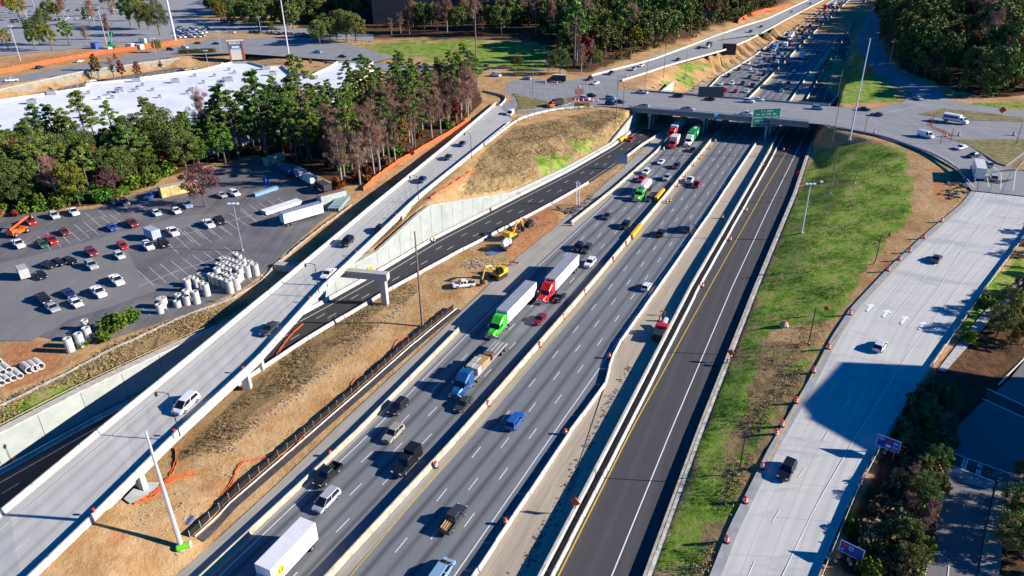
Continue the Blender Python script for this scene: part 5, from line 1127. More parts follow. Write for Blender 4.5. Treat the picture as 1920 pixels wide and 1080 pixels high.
# sign boards
def panel(name, px, py, h, w, hgt, z0, m, label, posts=2, frame=None, marks=None, tilt=0, cat='sign', base=None, mback=None, post_h=None, zc=None, th=.08, diamond=False):
    p = base if base is not None else G(px, py); a = heading(h, px, py); r = empty(name, p, a, label, cat)
    b = MB()
    if diamond: k = w/2; b.add([(0-th/2, 0, z0), (-th/2, k, z0+k), (-th/2, 0, z0+2*k), (-th/2, -k, z0+k), (th/2, 0, z0), (th/2, k, z0+k), (th/2, 0, z0+2*k), (th/2, -k, z0+k)], [(0, 1, 2, 3), (7, 6, 5, 4), (0, 4, 5, 1), (1, 5, 6, 2), (2, 6, 7, 3), (3, 7, 4, 0)])
    else: b.box(-th/2, th/2, -w/2, w/2, z0, z0+hgt)
    b.obj('sign_panel', m, r)
    if frame: b = MB(); t = .09; e = th/2+.012; b.box(e-.01, e, -w/2, w/2, z0+hgt-t, z0+hgt); b.box(e-.01, e, -w/2, w/2, z0, z0+t); b.box(e-.01, e, -w/2, -w/2+t, z0+t, z0+hgt-t); b.box(e-.01, e, w/2-t, w/2, z0+t, z0+hgt-t); b.obj('border', frame, r)
    if marks: 
        for (y0, y1, q0, q1, mm) in marks: b = MB(); b.box(th/2+.01, th/2+.03, y0*w/2, y1*w/2, z0+q0*hgt, z0+q1*hgt); b.obj('marking', mm, r)
    for k in range(posts):
        y = 0 if posts == 1 else -w*.33+k*w*.66/(posts-1); b = MB(); b.box(-th/2-.16, -th/2-.02, y-.07, y+.07, -.2, z0+hgt*.9 if not diamond else z0+w*.6); b.obj('post', m_steel, r)
    return r
m_blue = mat("sign_blue", (.008, .06, .28), .5); m_sgreen = mat("sign_green", (.0, .16, .10), .5); m_sorg = mat("sign_orange", (.80, .09, .01), .5); m_back = mat("sign_back", (.30, .40, .50), .6, .3); m_txt = mat("sign_text", (.75, .78, .8), .5); m_redlogo = mat("sign_redlogo", (.45, .03, .06), .5); m_ylogo = mat("sign_yellow", (.6, .5, .1), .5)
m_lb = mat("sign_paleblue", (.20, .42, .62), .5)
FACE = (-12, 22)
panel("service_sign", 1590, 1056, FACE, 3.4, 2.2, 1.6, m_blue, "lower blue roadside sign with two small emblems beside the concrete road", frame=m_txt, marks=[(-.8, -.45, .55, .85, m_redlogo), (-.25, .15, .45, .8, m_lb), (-.15, .05, .5, .72, m_blue), (-.85, -.6, .2, .35, m_lb)])
panel("service_sign", 1658, 858, FACE, 3.8, 2.4, 2.0, m_blue, "upper blue roadside sign with white and purple emblems at the shade edge", frame=m_txt, marks=[(-.85, -.4, .62, .8, m_lb), (-.1, .2, .5, .8, m_redlogo), (-.15, .25, .18, .4, m_txt), (.4, .85, .55, .8, m_lb), (.4, .85, .2, .42, m_lb), (-.85, -.45, .86, .93, m_lb)])
# green sign hung on the bridge
bp = at_len(NN, plen(NN)*.762); nb = Vector((0.12, -.99, 0)); gs = empty("overhead_sign", bp+nb*.75+Vector((0, 0, 0)), math.atan2(-.99, .12), "large green overhead sign with five lines of white writing hung on the bridge", "overhead sign")
b = MB(); b.box(-.06, .06, -6.2, 6.2, -2.8, 4.8); b.obj("sign_panel", m_sgreen, gs)
b = MB(); b.box(.062, .07, -6.2, 6.2, 4.68, 4.8); b.box(.062, .07, -6.2, 6.2, -2.8, -2.68); b.box(.062, .07, -6.2, -6.08, -2.68, 4.68); b.box(.062, .07, 6.08, 6.2, -2.68, 4.68); b.obj("border", m_txt, gs)
rg = random.Random(8)
for row, (x0, x1) in enumerate(((-2.5, 2.2), (-4.6, 4.2), (-5.6, 5.4), (-5.0, 4.6), (-3, 3))):
    b = MB(); y = x0
    while y < x1:
        wl = rg.uniform(.28, .5); hh_ = rg.choice((.55, .8)); z0 = 3.4-row*1.35
        b.box(.061, .068, y, y+.12, z0, z0+hh_); b.box(.061, .068, y+.12, y+wl, z0+hh_*.4, z0+hh_*.55); y += wl+(.9 if rg.random() < .16 else .14)
    b.obj("text_line", m_txt, gs)
b = MB(); b.box(-.3, -.07, -4, -3.8, -2.5, 4.3); b.box(-.3, -.07, 3.8, 4, -2.5, 4.3); b.obj("bracket", m_steel, gs)
bp2 = at_len(NN, plen(NN)*.55); r_ = empty("utility_sign", bp2+nb*.75, math.atan2(-.99, .12), "small pale blue sign on the bridge railing left of the green sign", "sign"); b = MB(); b.box(-.05, .05, -1.7, 1.7, -1.2, 1.4); b.obj("sign_panel", m_lb, r_); b = MB(); b.box(-.3, -.06, -.1, .1, -1.1, 1.1); b.obj("bracket", m_steel, r_)
panel("work_sign", 1078, 966, (-15, 20), 1.9, 0, 2.0, m_sorg, "orange diamond sign on the white wall low in the picture", posts=1, diamond=True)
panel("work_sign", 1368, 676, (-15, 20), 1.7, 0, 1.3, m_sorg, "orange diamond sign on the grass edge right of the dark roadway", posts=1, diamond=True)
panel("work_sign", 1494, 334, (-5, 20), 1.9, 0, 1.2, mat("sign_red", (.8, .02, .01), .5), "red sign on the grass edge near the right end of the bridge", posts=1, diamond=True)
panel("work_sign", 1547, 590, (-12, 14), 1.5, 0, 1.0, m_sorg, "small orange sign lying beside the lamp post on the grass", posts=1, diamond=True)
panel("work_sign", 1577, 100, (-2, 20), 3.6, 0, 1.0, m_sorg, "orange diamond sign in the closed lane beyond the bridge", posts=1, diamond=True) if False else None
for x, y, lb in ((1547, 128, "red marker sign in the closed lane beyond the bridge"), (1629, 140, "round red sign on the right green slope beyond the bridge"), (1498, 64, "orange red sign among the jammed cars beyond the bridge"), (1877, 216, "tall orange marker at the far right of the cross road")):
    panel("work_sign", x, y, (-2, 20), 3.0, 0, .8, m_sorg, lb, posts=1, diamond=True)
panel("sign_back", 1163, 317, (8, -20), 5.0, 3.6, 2.2, m_back, "blank blue grey back of a road sign beside the lower road near the bridge")
panel("message_board", 1365, 112, (2, 20), 9, 7.5, 3, mat("board_dark", (.06, .05, .06), .7), "dark square sign backs on posts beside the haul road beyond the bridge", posts=4, frame=m_txt)
panel("message_board", 1323, 52, (2, 20), 8, 9, 4, mat("board_dark", (.06, .05, .06), .7), "tall dark board standing before the wood by the collector road")
panel("message_board", 1332, 183, (10, 20), 12, 5, .2, mat("board_dark2", (.10, .10, .10), .7), "wide dark panel standing behind the bridge's far railing", posts=5)
panel("lane_sign", 1091, 203, (0, 20), 7.2, 2.1, .6, p_yellow, "orange yellow message sign on the hill edge by the left junction", marks=[(-.3, .3, .3, .6, m_dark)])
# brick monument sign of the shopping area
r = empty("monument_sign", G(447, 117), R(-78), "tall brick monument sign with a white gabled top and coloured panels above the white roof", "monument sign"); r.scale = (.66, .64, .86)
mb_ = mat("brick_red", (.33, .10, .07), .85, noise=.2, scale=2)
for s_ in (-1, 1): b = MB(); b.box(-1.0, 1.0, s_*6.5-.9, s_*6.5+.9, -1, 15.5); b.obj("brick_pier", mb_, r)
b = MB(); b.box(-.7, .7, -5.6, 5.6, 2, 9.2); b.obj("tenant_panel", mat("cream_panel", (.72, .70, .58), .7, noise=.1, scale=1), r)
b = MB(); b.box(-.72, .72, -5.6, 5.6, 9.4, 13.2); b.obj("tenant_panel", mat("blue_panel", (.02, .18, .5), .6), r)
b = MB(); b.box(.721, .78, -3.6, 3.6, 10.6, 12.0); b.box(.721, .78, -5, 5, 9.5, 10.0); b.obj("lettering", m_txt, r)
b = MB(); b.box(-1.1, 1.1, -7.8, 7.8, 15.5, 16.4); b.box(-.8, .8, -5.6, 5.6, 13.4, 15.5); b.obj("cap", mat("cream_cap", (.74, .68, .55), .7), r)
b = MB(); [b.box(.81, .85, y, y+.8, 13.9, 15.0) for y in (-4, -2.2, .6, 2.0, 3.6)]; b.obj("lettering", mat("letter_red", (.5, .05, .1), .6), r)
# ------------------------------------------------------------------ poles and lamps
def pole(px, py, topy, label, r0=.28, r1=.12, m=None, head=None, name="light_pole", cat="light pole", headz=0, extra=0.0, harm=None, base=True, z=None):
    p = G(px, py) if z is None else P(px, py, z); h = pole_h(p, topy)+extra; r = empty(name, p, 0, label, cat); m = m or m_steel
    b = MB(); b.tube([(0, 0, -.3), (0, 0, h*.5), (0, 0, h)], [r0, (r0+r1)/2, r1], 10); b.obj("shaft", m, r)
    if base: b = MB(); b.tube([(0, 0, -.3), (0, 0, .35)], r0*2, 10); b.obj("footing", m_par, r)
    if head == 'mast':
        b = MB(); b.tube([(0, 0, h-.2), (0, 0, h+.15)], .8, 10)
        b.obj("light_ring", m_steel, r)
        for k in range(6): b = MB(); x, y = 1.1*math.cos(k*1.047), 1.1*math.sin(k*1.047); b.box(x-.3, x+.3, y-.3, y+.3, h-.4, h+.05, tx=.1, ty=.1); b.obj("floodlight", m_txt, r)
    if head == 'lot':
        b = MB(); b.box(-1.2, 1.2, -.06, .06, h-.1, h+.05); b.obj("cross_arm", m_steel, r)
        for x in (-1.1, 0, 1.1): b = MB(); b.box(x-.35, x+.35, -.5, .3, h-.15, h+.2); b.obj("floodlight", m_txt, r)
    if head == 'lamp':
        dx, dy = harm; d = Vector((dx, dy, 0)); e = d.normalized()
        b = MB(); b.tube([(0, 0, h-.25), tuple(d*.4+Vector((0, 0, h+.15))), tuple(d+Vector((0, 0, h+.1)))], .06, 6); b.obj("arm", m, r)
        b = MB(); q = d+Vector((0, 0, h-.1)); b.tube([q+Vector((0, 0, .2)), q-Vector((0, 0, .15)), q-Vector((0, 0, .55)), q-Vector((0, 0, .75))], [.1, .28, .24, .05], 10); b.obj("lamp_head", m_dark, r)
    if head == 'line':
        for k, (hz_, L_) in enumerate(((.98, 4.0), (.85, 4.2), (.70, 4.2), (.53, 4.2))): 
            if harm and k == 3: continue
            b = MB(); b.tube([(0, 0, h*hz_-1), (L_*.7, 0, h*hz_-.2), (L_, 0, h*hz_)], .12, 6, 0, .06); b.tube([(L_, 0, h*hz_), (L_*1.02, 0, h*hz_-1.8)], .12, 6); b.obj("crossarm", m, r)
    return r
m_pw = mat("pole_white", (.62, .62, .64), .5, .3); m_brown = mat("pole_weathered", (.20, .15, .11), .8, noise=.2, scale=2); m_blk = mat("pole_black", (.02, .02, .02), .5)
pole(340, 1025, 808, "thick pale tapered mast rising from the dirt beside the flyover end", .42, .16, m_pw)
pole(792, 612, 434, "weathered tall mast between the silt fence and the pier", .32, .16, m_brown)
pole(1593, 262, 72, "very tall pale mast standing between the bridge end and the green bank", .34, .16, m_pw)
pole(1503, 437, 345, "pale lighting pole with a lamp cluster standing on the green bank", .26, .14, m_pw, head='lot')
pole(455, 470, 382, "light pole with a cluster of lamps beside the concrete pipe sections", .16, .10, m_steel, head='lot')
pole(1556, 362, 284, "dark slim pole without a lamp on the upper green bank", .14, .10, m_brown)
pole(1602, 344, 300, "short dark pole beside the shadow on the upper green bank", .16, .12, m_brown)
pole(1516, 644, 577, "dark pole on the grass beside the boulder", .14, .1, m_blk)
pole(1640, 495, 438, "black street lamp with its arm to the right near the concrete road's top", .12, .08, m_blk, head='lamp', harm=(2.2, .3))
pole(1385, 890, 806, "black street lamp on the grass nearest the bottom of the picture", .12, .08, m_blk, head='lamp', harm=(2.3, .3))
for x, y, z_, ty, lb in ((337, 815, 8.2, 737, "black street lamp over the white minivan on the flyover parapet"), (598, 548, 10.6, 495, "black street lamp above the white sedan on the flyover parapet"), (785, 373, 11.4, 330, "black street lamp on the flyover parapet near the retaining wall"), (884, 296, 11, 250, "black street lamp on the flyover parapet by the brown hill")):
    pole(x, y, ty, lb, .11, .07, m_blk, head='lamp', harm=(-2.2, .2), z=z_+1.0, base=False)
for x, y, ty, lb in ((1155, 223, 142, "tall brown pole at the hill top left of the bridge"), (1168, 207, 160, "brown pole right of the tall one beside the bridge end"), (1567, 197, 131, "brown pole at the bridge's right end"), (1560, 268, 196, "leaning brown pole below the bridge's right end"), (1620, 252, 218, "short dark pole beside the tall pale mast's guard rail"), (999, 178, 112, "brown pole on the left junction island"), (1028, 142, 104, "pale pole behind the dark truck"), (1209, 168, 132, "brown pole at the curve of the collector road"), (1283, 108+52, 95, "pole on the green slope left of the haul road"), (1244, 145, 88, "pole in the middle of the green slope"), (1213, 142, 110, "thin pole on the slope near the collector road"), (1746, 236, 214, "dark signal pole by the red crossing"), (1905, 270, 232, "dark signal pole at the far right edge"), (970, 230, 197, "brown pole beside the flyover top barrier"), (1353, 86, 68, "pole above the dark dump truck on the collector road"), (1763, 270, 242, "small dark signal pole on the lower island"), (1782, 265, 240, "second small dark signal pole on the lower island")):
    pole(x, y, ty, lb, .16, .10, m_brown, name="utility_pole", cat="utility pole", base=False)
for x, y, ty, lb, mm in ((39, 114, 49, "pale lot light at the left edge above the orange barrier", m_pw), (201, 84, 15, "pale lot light behind the green lift", m_pw), (72, 38, -6, "pale lot light at the top left", m_pw), (54, 44, 19, "short pale lot light between trees at the top left", m_pw), (171, 16, -12, "pale lot light at the top near the round green tree", m_pw), (293, 103, 72, "slim light beside the far retaining wall", m_steel), (392, 131, 95, "slim light in the sunken lot before the white roof", m_steel), (147, 169, 142, "slim light left of the rust coloured trees", m_steel), (415, 97, 60, "slim light near the brick sign", m_steel), (490, 65, 32, "slim light in front of the dark wood", m_steel), (1668, 118, 78, "thin light pole beside the right ramp", m_steel)):
    pole(x, y, ty, lb, .2, .12, mm, head='lot', base=False)
pole(330, 80, -40, "massive grey steel pole right of the green trees at the top", .9, .6, m_pw, name="steel_pole", cat="steel pole")
pole(544, 118, -25, "leaning pale power pole with crossarms above the white roof", .5, .25, m_pw, head='line', name="power_pole", cat="power pole")
pole(894, 133, 12, "brown power pole with crossarms at the edge of the green field", .45, .22, m_brown, head='line', name="power_pole", cat="power pole")
# traffic signal span wires
for a_, b_, lb in (((1028, 142), (1150, 140), "span wire with signals over the left junction"),):
    p, q = G(*a_)+Vector((0, 0, 8)), G(*b_)+Vector((0, 0, 7)); r = empty("signal_wire", p, 0, lb, "signal wire"); b = MB(); b.tube([Vector((0, 0, 0)), (q-p)*.5-Vector((0, 0, .8)), q-p], .05, 4); b.obj("cable", m_blk, r)
    for k in range(4): v = (q-p)*(.2+.2*k)-Vector((0, 0, 1.1)); b = MB(); b.box(v.x-.2, v.x+.2, v.y-.2, v.y+.2, v.z-1, v.z+.2); b.obj("signal_head", m_blk, r)
# ------------------------------------------------------------------ fences
m_net = mat("fence_orange", (.68, .12, .03), .8, noise=.3, scale=1.5); m_silt = mat("silt_fence", (.018, .012, .012), .9, noise=.3, scale=1)
def fence(pts, h, m, label, name="safety_fence", cat="safety fence", step=3.0, wob=.15, pm=None, ph=None, th=.05, group=None):
    pts = resample(pts, max(3, int(plen(pts)/1.2))); rg = random.Random(len(pts)); pts = [Vector((p.x+rg.uniform(-wob, wob), p.y+rg.uniform(-wob, wob), tz(p.x, p.y))) for p in pts]; o = pts[0].copy(); r = empty(name, o, 0, label, cat, group)
    b = MB(); nn = normals(pts); b.loft([[p-o+q*th/2+Vector((0, 0, .03)), p-o+q*th/2+Vector((0, 0, h*k)), p-o-q*th/2+Vector((0, 0, h*k)), p-o-q*th/2+Vector((0, 0, .03))] for p, q, k in ((p, q, rg.uniform(.82, 1)) for p, q in zip(pts, nn))]); b.obj("netting", m, r)
    b = MB()
    for k in range(0, len(pts), max(1, int(step/1.2))): p = pts[k]-o; b.box(p.x-.05, p.x+.05, p.y-.05, p.y+.05, p.z-.1, p.z+(ph or h)+.1)
    b.obj("post", pm or m_rail, r); return r
def gl(l): return [G(x, y, True) for x, y in l]
fence(gl([(682, 358), (700, 340), (752, 303), (807, 272), (845, 250), (882, 226)]), 1.6, m_net, "bright orange safety fence running up beside the bare trees and the flyover")
fence(gl([(357, 1008), (420, 945), (500, 875), (600, 790), (690, 712), (790, 625), (850, 578)]), 1.3, m_silt, "long dark silt fence with pale posts beside the trench by the highway", "silt_fence", "silt fence", 2.4, .05, m_post, 1.35, .08)
fence(gl([(0, 138), (90, 120), (200, 100), (300, 88), (345, 80)]), 2.6, m_net, "long orange barrier along the upper road at the top left", step=6)
fence(gl([(1384, 44), (1400, 32), (1430, 24), (1480, 12)]), 3, m_net, "orange fence before the wood beside the far collector road", step=6)
fence(gl([(1008, 0+240), (990, 300), (900, 360)]) if False else gl([(892, 318), (850, 345), (806, 372)]), .7, m_net, "low orange fence on the brown hill beside the flyover parapet", wob=.3)
fence(gl([(0, 765), (130, 700), (200, 662), (330, 602), (440, 560), (490, 530), (520, 495), (600, 430), (660, 385)]), .7, mat("fabric_grey", (.30, .28, .26), .9, noise=.3, scale=1), "grey silt fabric round the lower edge of the staging lot", "silt_fence", "silt fence", 3, .12)
# trench, a flat strip with its shade put into the dark colour, and the white pipe beside the silt fence
tp = gl([(366, 1008), (430, 946), (510, 877), (608, 792), (700, 712), (798, 627), (856, 580)])
def on(pts, dz): return [Vector((p.x, p.y, tz(p.x, p.y)+dz)) for p in resample(pts, 60)]
ta, tb_ = on(offset(tp, .35), .16), on(offset(tp, 1.5), .16)
ribbon("trench_shade", ta, tb_, mat("trench_shade_dark", (.05, .05, .055), .9, noise=.3, scale=1), 60, 0, surf=False)
b = MB(); q = on(tp, .28); o_ = q[0].copy(); b.tube([p-o_ for p in q], .14, 8); ob = b.obj("drain_pipe", mat("pipe_white", (.62, .60, .56), .6), None, label="long thin white pipe laid beside the dark silt fence", cat="pipe"); ob.location = o_
# orange conduits
def conduit(lst, label, r=.07, dz=.15, n=1, sp=.35, m=None, name="conduit"):
    pts = cr([G(x, y)+Vector((0, 0, dz)) for x, y in lst], 5); o = pts[0].copy()
    root = empty(name, o, 0, label, "conduit"); rg = random.Random(len(lst))
    for k in range(n): b = MB(); off = offset(pts, (k-(n-1)/2)*sp); b.tube([p-o+Vector((rg.uniform(-.1, .1), rg.uniform(-.1, .1), rg.uniform(0, .12))) for p in off], r, 6); b.obj("pipe_run", m or m_net, root)
conduit([(250, 944), (285, 930), (305, 912), (330, 897), (368, 889)], "bundle of orange conduits fanning over the slope paving below the flyover", n=4)
conduit([(330, 840), (331, 865), (318, 895), (300, 915)], "pair of orange conduits hanging down from the flyover", n=2)
conduit([(416, 932), (435, 905), (452, 872), (480, 862), (540, 850), (572, 818)], "long orange conduit winding over the dirt to the silt fence", n=2, r=.07)
conduit([(655, 735), (665, 712), (690, 700), (730, 665), (745, 640), (772, 630)], "orange conduit curving beside the upper silt fence", n=1)
conduit([(516, 672), (530, 650), (545, 630), (568, 608)], "orange conduit crossing the lower road barrier under the flyover", n=2, r=.07)
conduit([(350, 985), (358, 976), (364, 968)], "bundle of blue and red cable ends at the thick pale mast", n=3, m=mat("cable_blue", (.05, .12, .4), .6))
# ------------------------------------------------------------------ concrete pipe sections
m_pipe = mat("pipe_concrete", (.50, .49, .45), .85, noise=.15, scale=1.2)
def ringpipe(h, ro=.78, ri=.5, n=16):
    b = MB(); vs = []
    for r_, z_ in ((ro, 0), (ro, h), (ri, h), (ri, h*.25)): vs += [(r_*math.cos(2*math.pi*k/n), r_*math.sin(2*math.pi*k/n), z_) for k in range(n)]
    fs = [(j*n+k, j*n+(k+1) % n, (j+1)*n+(k+1) % n, (j+1)*n+k) for j in range(3) for k in range(n)]; fs.append(tuple(range(3*n, 4*n)))
    return b.add(vs, fs).mesh("concrete_pipe", m_pipe)
PM = {'s': (ringpipe(1.6), 1.6), 'm': (ringpipe(2.3), 2.3), 't': (ringpipe(3.2, .85, .5), 3.2), 'b': (ringpipe(2.4, 1.15, .35), 2.4)}
big = [(1350, 225), (1400, 255), (1450, 300), (1180, 290), (1225, 335), (1265, 360), (1305, 380), (1250, 290), (1300, 305), (1350, 325), (1395, 345), (1435, 370), (1355, 390), (1540, 330), (1140, 360), (1180, 375), (1215, 415), (1270, 430), (1040, 490), (1085, 520), (1140, 530), (1210, 560), (1220, 480), (1280, 515), (1330, 490), (1380, 495), (1580, 365)]
tall = [(1400, 425), (1500, 385), (1600, 370), (1120, 420), (1270, 585), (1355, 545)]
sec = [('s', 910, 490), ('s', 960, 520), ('t', 735, 560), ('m', 800, 525), ('m', 850, 550), ('m', 920, 590), ('t', 970, 620), ('m', 720, 700), ('m', 625, 750), ('m', 730, 775), ('t', 840, 715), ('s', 615, 835), ('b', 420, 800), ('m', 385, 880)]
GP = "upright concrete pipe sections in the staging lot"
def putpipe(k, x, y, lab, grp, scale=6.75, ox=240, oy=440, z=8.15):
    me_, h = PM[k]; p = P(ox+x/scale, oy+y/scale, z+h); link("concrete_pipe", me_, None, (p.x, p.y, z), label=lab, cat="concrete pipe", group=grp)
for x, y in big: putpipe('m', x, y, "pale upright concrete pipe section in the dense cluster at the lot corner", GP)
for x, y in tall: putpipe('t', x, y, "tall upright concrete pipe section in the dense cluster at the lot corner", "tall pipe sections in the dense cluster")
for k, x, y in sec: putpipe(k, x, y, "concrete pipe section in the loose row left of the dense cluster", "pipe sections in the loose row")
for k, x, y in (('m', 157, 600), ('t', 160, 614), ('t', 125, 634), ('t', 145, 625)): putpipe(k, x, y, "pale upright concrete pipe section beside the green bush", "pipe sections beside the green bush", 1, 0, 0)
b = MB(); L_ = 3.2
vs = []
for r_, x_ in ((.8, 0), (.8, L_), (.6, L_), (.6, 0)): vs += [(x_, r_*math.cos(2*math.pi*k/16), .8+r_*math.sin(2*math.pi*k/16)) for k in range(16)]
b.add(vs, [(j*16+k, j*16+(k+1) % 16, ((j+1) % 4)*16+(k+1) % 16, ((j+1) % 4)*16+k) for j in range(4) for k in range(16)]); ME_H = b.mesh("concrete_pipe", m_pipe)
for x, y, lab in ((46, 690, "left of three short concrete pipes lying on the orange earth"), (57, 687, "middle of three short concrete pipes lying on the orange earth"), (67, 683, "right of three short concrete pipes lying on the orange earth")):
    p = P(x, y, 8); link("concrete_pipe", ME_H, None, p, heading((13, 11), x, y), label=lab, cat="concrete pipe", group="short pipes on the orange earth")
for x, y, z_ in ((-8, 712, 0), (3, 707, 0), (14, 703, 0), (26, 699, 0), (-2, 701, 1.45), (9, 697, 1.45), (-6, 690, 2.8)):
    p = P(x, y, 8); link("concrete_pipe", ME_H, None, p+Vector((0, 0, z_*.8)), heading((13, 11), 20, 700), label="large concrete pipe lying in the stack at the left edge of the picture", cat="concrete pipe", group="stacked pipes at the left edge").scale = (1.15, .85, .85)
# ------------------------------------------------------------------ containers, beams and junk in the lot
def vbox(name, px, py, h, L, w, hgt, m, label, cat, z0=.05, mroof=None, legs=False, z=None, ribs=0):
    p = G(px, py) if z is None else P(px, py, z); a = heading(h, px, py); r = empty(name, p, a, label, cat)
    b = MB(); b.box(-L/2, L/2, -w/2, w/2, z0, z0+hgt)
    for k in range(ribs): x = -L/2+(k+.5)*L/ribs; b.box(x-.06, x+.06, -w/2-.05, w/2+.05, z0+.1, z0+hgt-.1)
    b.obj("body", m, r); b = MB(); b.box(-L/2+.03, L/2-.03, -w/2+.03, w/2-.03, z0+hgt+.003, z0+hgt+.04); b.obj("roof", mroof or m, r)
    b = MB(); [b.box(L/2+.005, L/2+.04, y-.02, y+.02, z0+.2, z0+hgt-.2) for y in (-w*.3, 0, w*.3)]; b.obj("door_bar", m_steel, r)
    if legs: wheels(r, (-L/2+1, -L/2+2.3), w/2, .45); b = MB(); b.box(L/2-2.6, L/2-2.4, -.8, -.65, 0, z0); b.box(L/2-2.6, L/2-2.4, .65, .8, 0, z0); b.obj("landing_gear", m_dark, r)
    return r
vbox("trailer", 568, 413, (48, -14), 13, 2.7, 3.0, p_white, "white box trailer parked between the steel beams and the flyover", "trailer", 1.1, p_grey, True)
vbox("storage_container", 624, 377, (34, -9), 9, 2.6, 2.8, mat("container_pale", (.42, .47, .44), .7, noise=.15, scale=1), "pale ribbed container with a rusty roof beside the wood", "container", .1, mat("rust_roof", (.25, .14, .1), .9, noise=.3, scale=1), ribs=12)
vbox("storage_container", 285+52, 362, (44, -10), 12, 3.0, 3.4, mat("container_yellow", (.55, .42, .16), .8, noise=.35, scale=.4), "weathered yellow container half hidden by the dark red tree", "container", .1, mat("roof_tan", (.42, .36, .28), .9, noise=.2, scale=1), ribs=10)
vbox("storage_container", 515, 306, (30, -10), 8, 2.6, 2.8, mat("container_tan", (.5, .42, .25), .8, noise=.2, scale=1), "tan container at the wood's edge behind the blue trucks", "container", .1, ribs=8)
vbox("cargo_trailer", 288, 447, (26, 12), 4.8, 2.5, 2.6, mat("trailer_grey", (.38, .42, .46), .5, noise=.05), "small pale grey box trailer above the black suv", "trailer", .5)
vbox("generator_trailer", 47, 520, (-8, -12), 4.2, 2.2, 2.4, mat("generator_grey", (.45, .44, .42), .6, noise=.1, scale=1), "grey equipment trailer with red and lime parts beside the black sedan", "trailer", .5)
vbox("portable_toilet", 500, 346, (6, -2), 1.4, 1.4, 2.4, mat("toilet_blue", (.02, .12, .5), .5), "small blue portable toilet in the shade of the wood", "portable toilet")
vbox("site_container", 147, 620, (14, 6), 3.2, 2.2, 2.2, mat("panel_orange", (.7, .25, .05), .6), "orange topped crate hidden among the pipes by the bush", "crate") if False else None
vbox("storage_container", 118, 93, (12, 1), 4, 3, 3, mat("toilet_blue", (.02, .12, .5)), "blue container beside the green boom lift", "container") if False else vbox("storage_container", 180, 91, (12, 1), 5, 3.5, 3.6, mat("toilet_blue", (.02, .12, .5)), "blue container left of the green boom lift", "container")
for k, (x, y, lb) in enumerate(((203, 97, "white crate in front of the green boom lift"), (262, 92, "large white site box along the orange barrier"), (270, 80, "pinkish white site box above the orange barrier"), (245, 90, "small white site box left of the large one"))): vbox("site_box", x, y, (12, 1), 6, 3, 3, p_rear, lb, "site box")
def stack(px, py, h, rows, L, w, gap, m, label, name="steel_beams", prof=.9, z0=.15):
    p = G(px, py); a = heading(h, px, py); r = empty(name, p, a, label, "stacked beams"); n_ = rows
    for k in range(n_):
        y = (k-(n_-1)/2)*gap; b = MB(); b.box(-L/2, L/2, y-w/2, y+w/2, z0, z0+.12); b.box(-L/2, L/2, y-w*.14, y+w*.14, z0+.12, z0+prof); b.box(-L/2, L/2, y-w/2, y+w/2, z0+prof, z0+prof+.12); b.obj("beam", m, r)
    b = MB(); [b.box(x-.15, x+.15, -n_*gap/2, n_*gap/2, 0, z0) for x in (-L*.35, 0, L*.35)]; b.obj("dunnage", wood, r)
stack(529, 391, (46, -15), 3, 13, 1.0, 1.15, mat("beam_pale", (.68, .70, .68), .6, noise=.08), "stack of white precast beams left of the white box trailer")
stack(637, 384, (20, -24), 4, 12, .8, 1.0, mat("beam_green", (.32, .42, .42), .5, .2, noise=.1), "row of pale green steel beams beside the ribbed container")
stack(499, 362, (36, -12), 2, 9, .7, .9, mat("beam_blue", (.2, .35, .5), .5), "two blue grey beams in the shade left of the containers")
rg = random.Random(12)
junk = [mat("junk_blue", (.05, .14, .3), .7), mat("junk_white", (.6, .62, .62), .7), mat("junk_dark", (.05, .05, .06), .8), mat("junk_teal", (.05, .3, .35), .6)]
for k, (x, y, t, mm, lb) in enumerate(((540, 322, 'b', p_blue, "shaded blue truck below the tan container"), (560, 326, 'b', mat("truck_steel", (.3, .34, .38), .6), "grey flatbed truck right of the shaded blue truck"), (580, 338, 'b', mat("junk_white", (.6, .62, .62)), "white equipment truck at the edge of the wood's shade"), (605, 352, 'b', mat("junk_dark", (.05, .05, .06)), "dark open trailer truck beside the ribbed container"))):
    boxtruck(x, y, (-22, -12), mm, (p_white if k == 2 else p_blue), lb, L=5, hh=1.2, Hb=2.6)
# ------------------------------------------------------------------ construction machines
def rot(px, py, h, name, label, cat): p = G(px, py); return empty(name, p, heading(h, px, py), label, cat)
def excavator(px, py, h, m, label, s=1.0, bucket_down=True):
    r = rot(px, py, h, "excavator", label, "excavator"); r.scale = (s, s, s)
    for y in (-1.2, 1.2): b = MB(); b.loft([[(x, y-.3, z_) for x, z_ in ()] for _ in ()]) if False else b.hexa([(-1.6, y-.3, 0), (1.6, y-.3, 0), (1.6, y+.3, 0), (-1.6, y+.3, 0), (-2.0, y-.3, .85), (2.0, y-.3, .85), (2.0, y+.3, .85), (-2.0, y+.3, .85)]); b.obj("track", m_dark, r)
    b = MB(); b.box(-2.3, 1.2, -1.3, 1.3, .95, 1.35); b.box(-2.4, -.6, -1.3, 1.3, 1.352, 2.3, tx=.15, ty=.1); b.obj("body", m, r)
    b = MB(); b.box(-.4, 1.3, .3, 1.25, 1.36, 2.9, tx=.15, ty=.08); b.obj("cab", m_glass, r)
    b = MB(); b.tube([(.8, -.3, 1.5), (2.4, -.3, 4.0), (4.4, -.3, 4.3)], .28, 6); b.obj("boom", m, r)
    b = MB(); b.tube([(4.3, -.3, 4.4), (5.6, -.3, 1.7)], .22, 6); b.obj("arm", m, r)
    b = MB(); b.hexa([(5.0, -.8, .2), (6.0, -.8, .5), (6.0, .2, .5), (5.0, .2, .2), (5.2, -.8, 1.3), (6.0, -.8, 1.6), (6.0, .2, 1.6), (5.2, .2, 1.3)]); b.obj("bucket", m_dark, r)
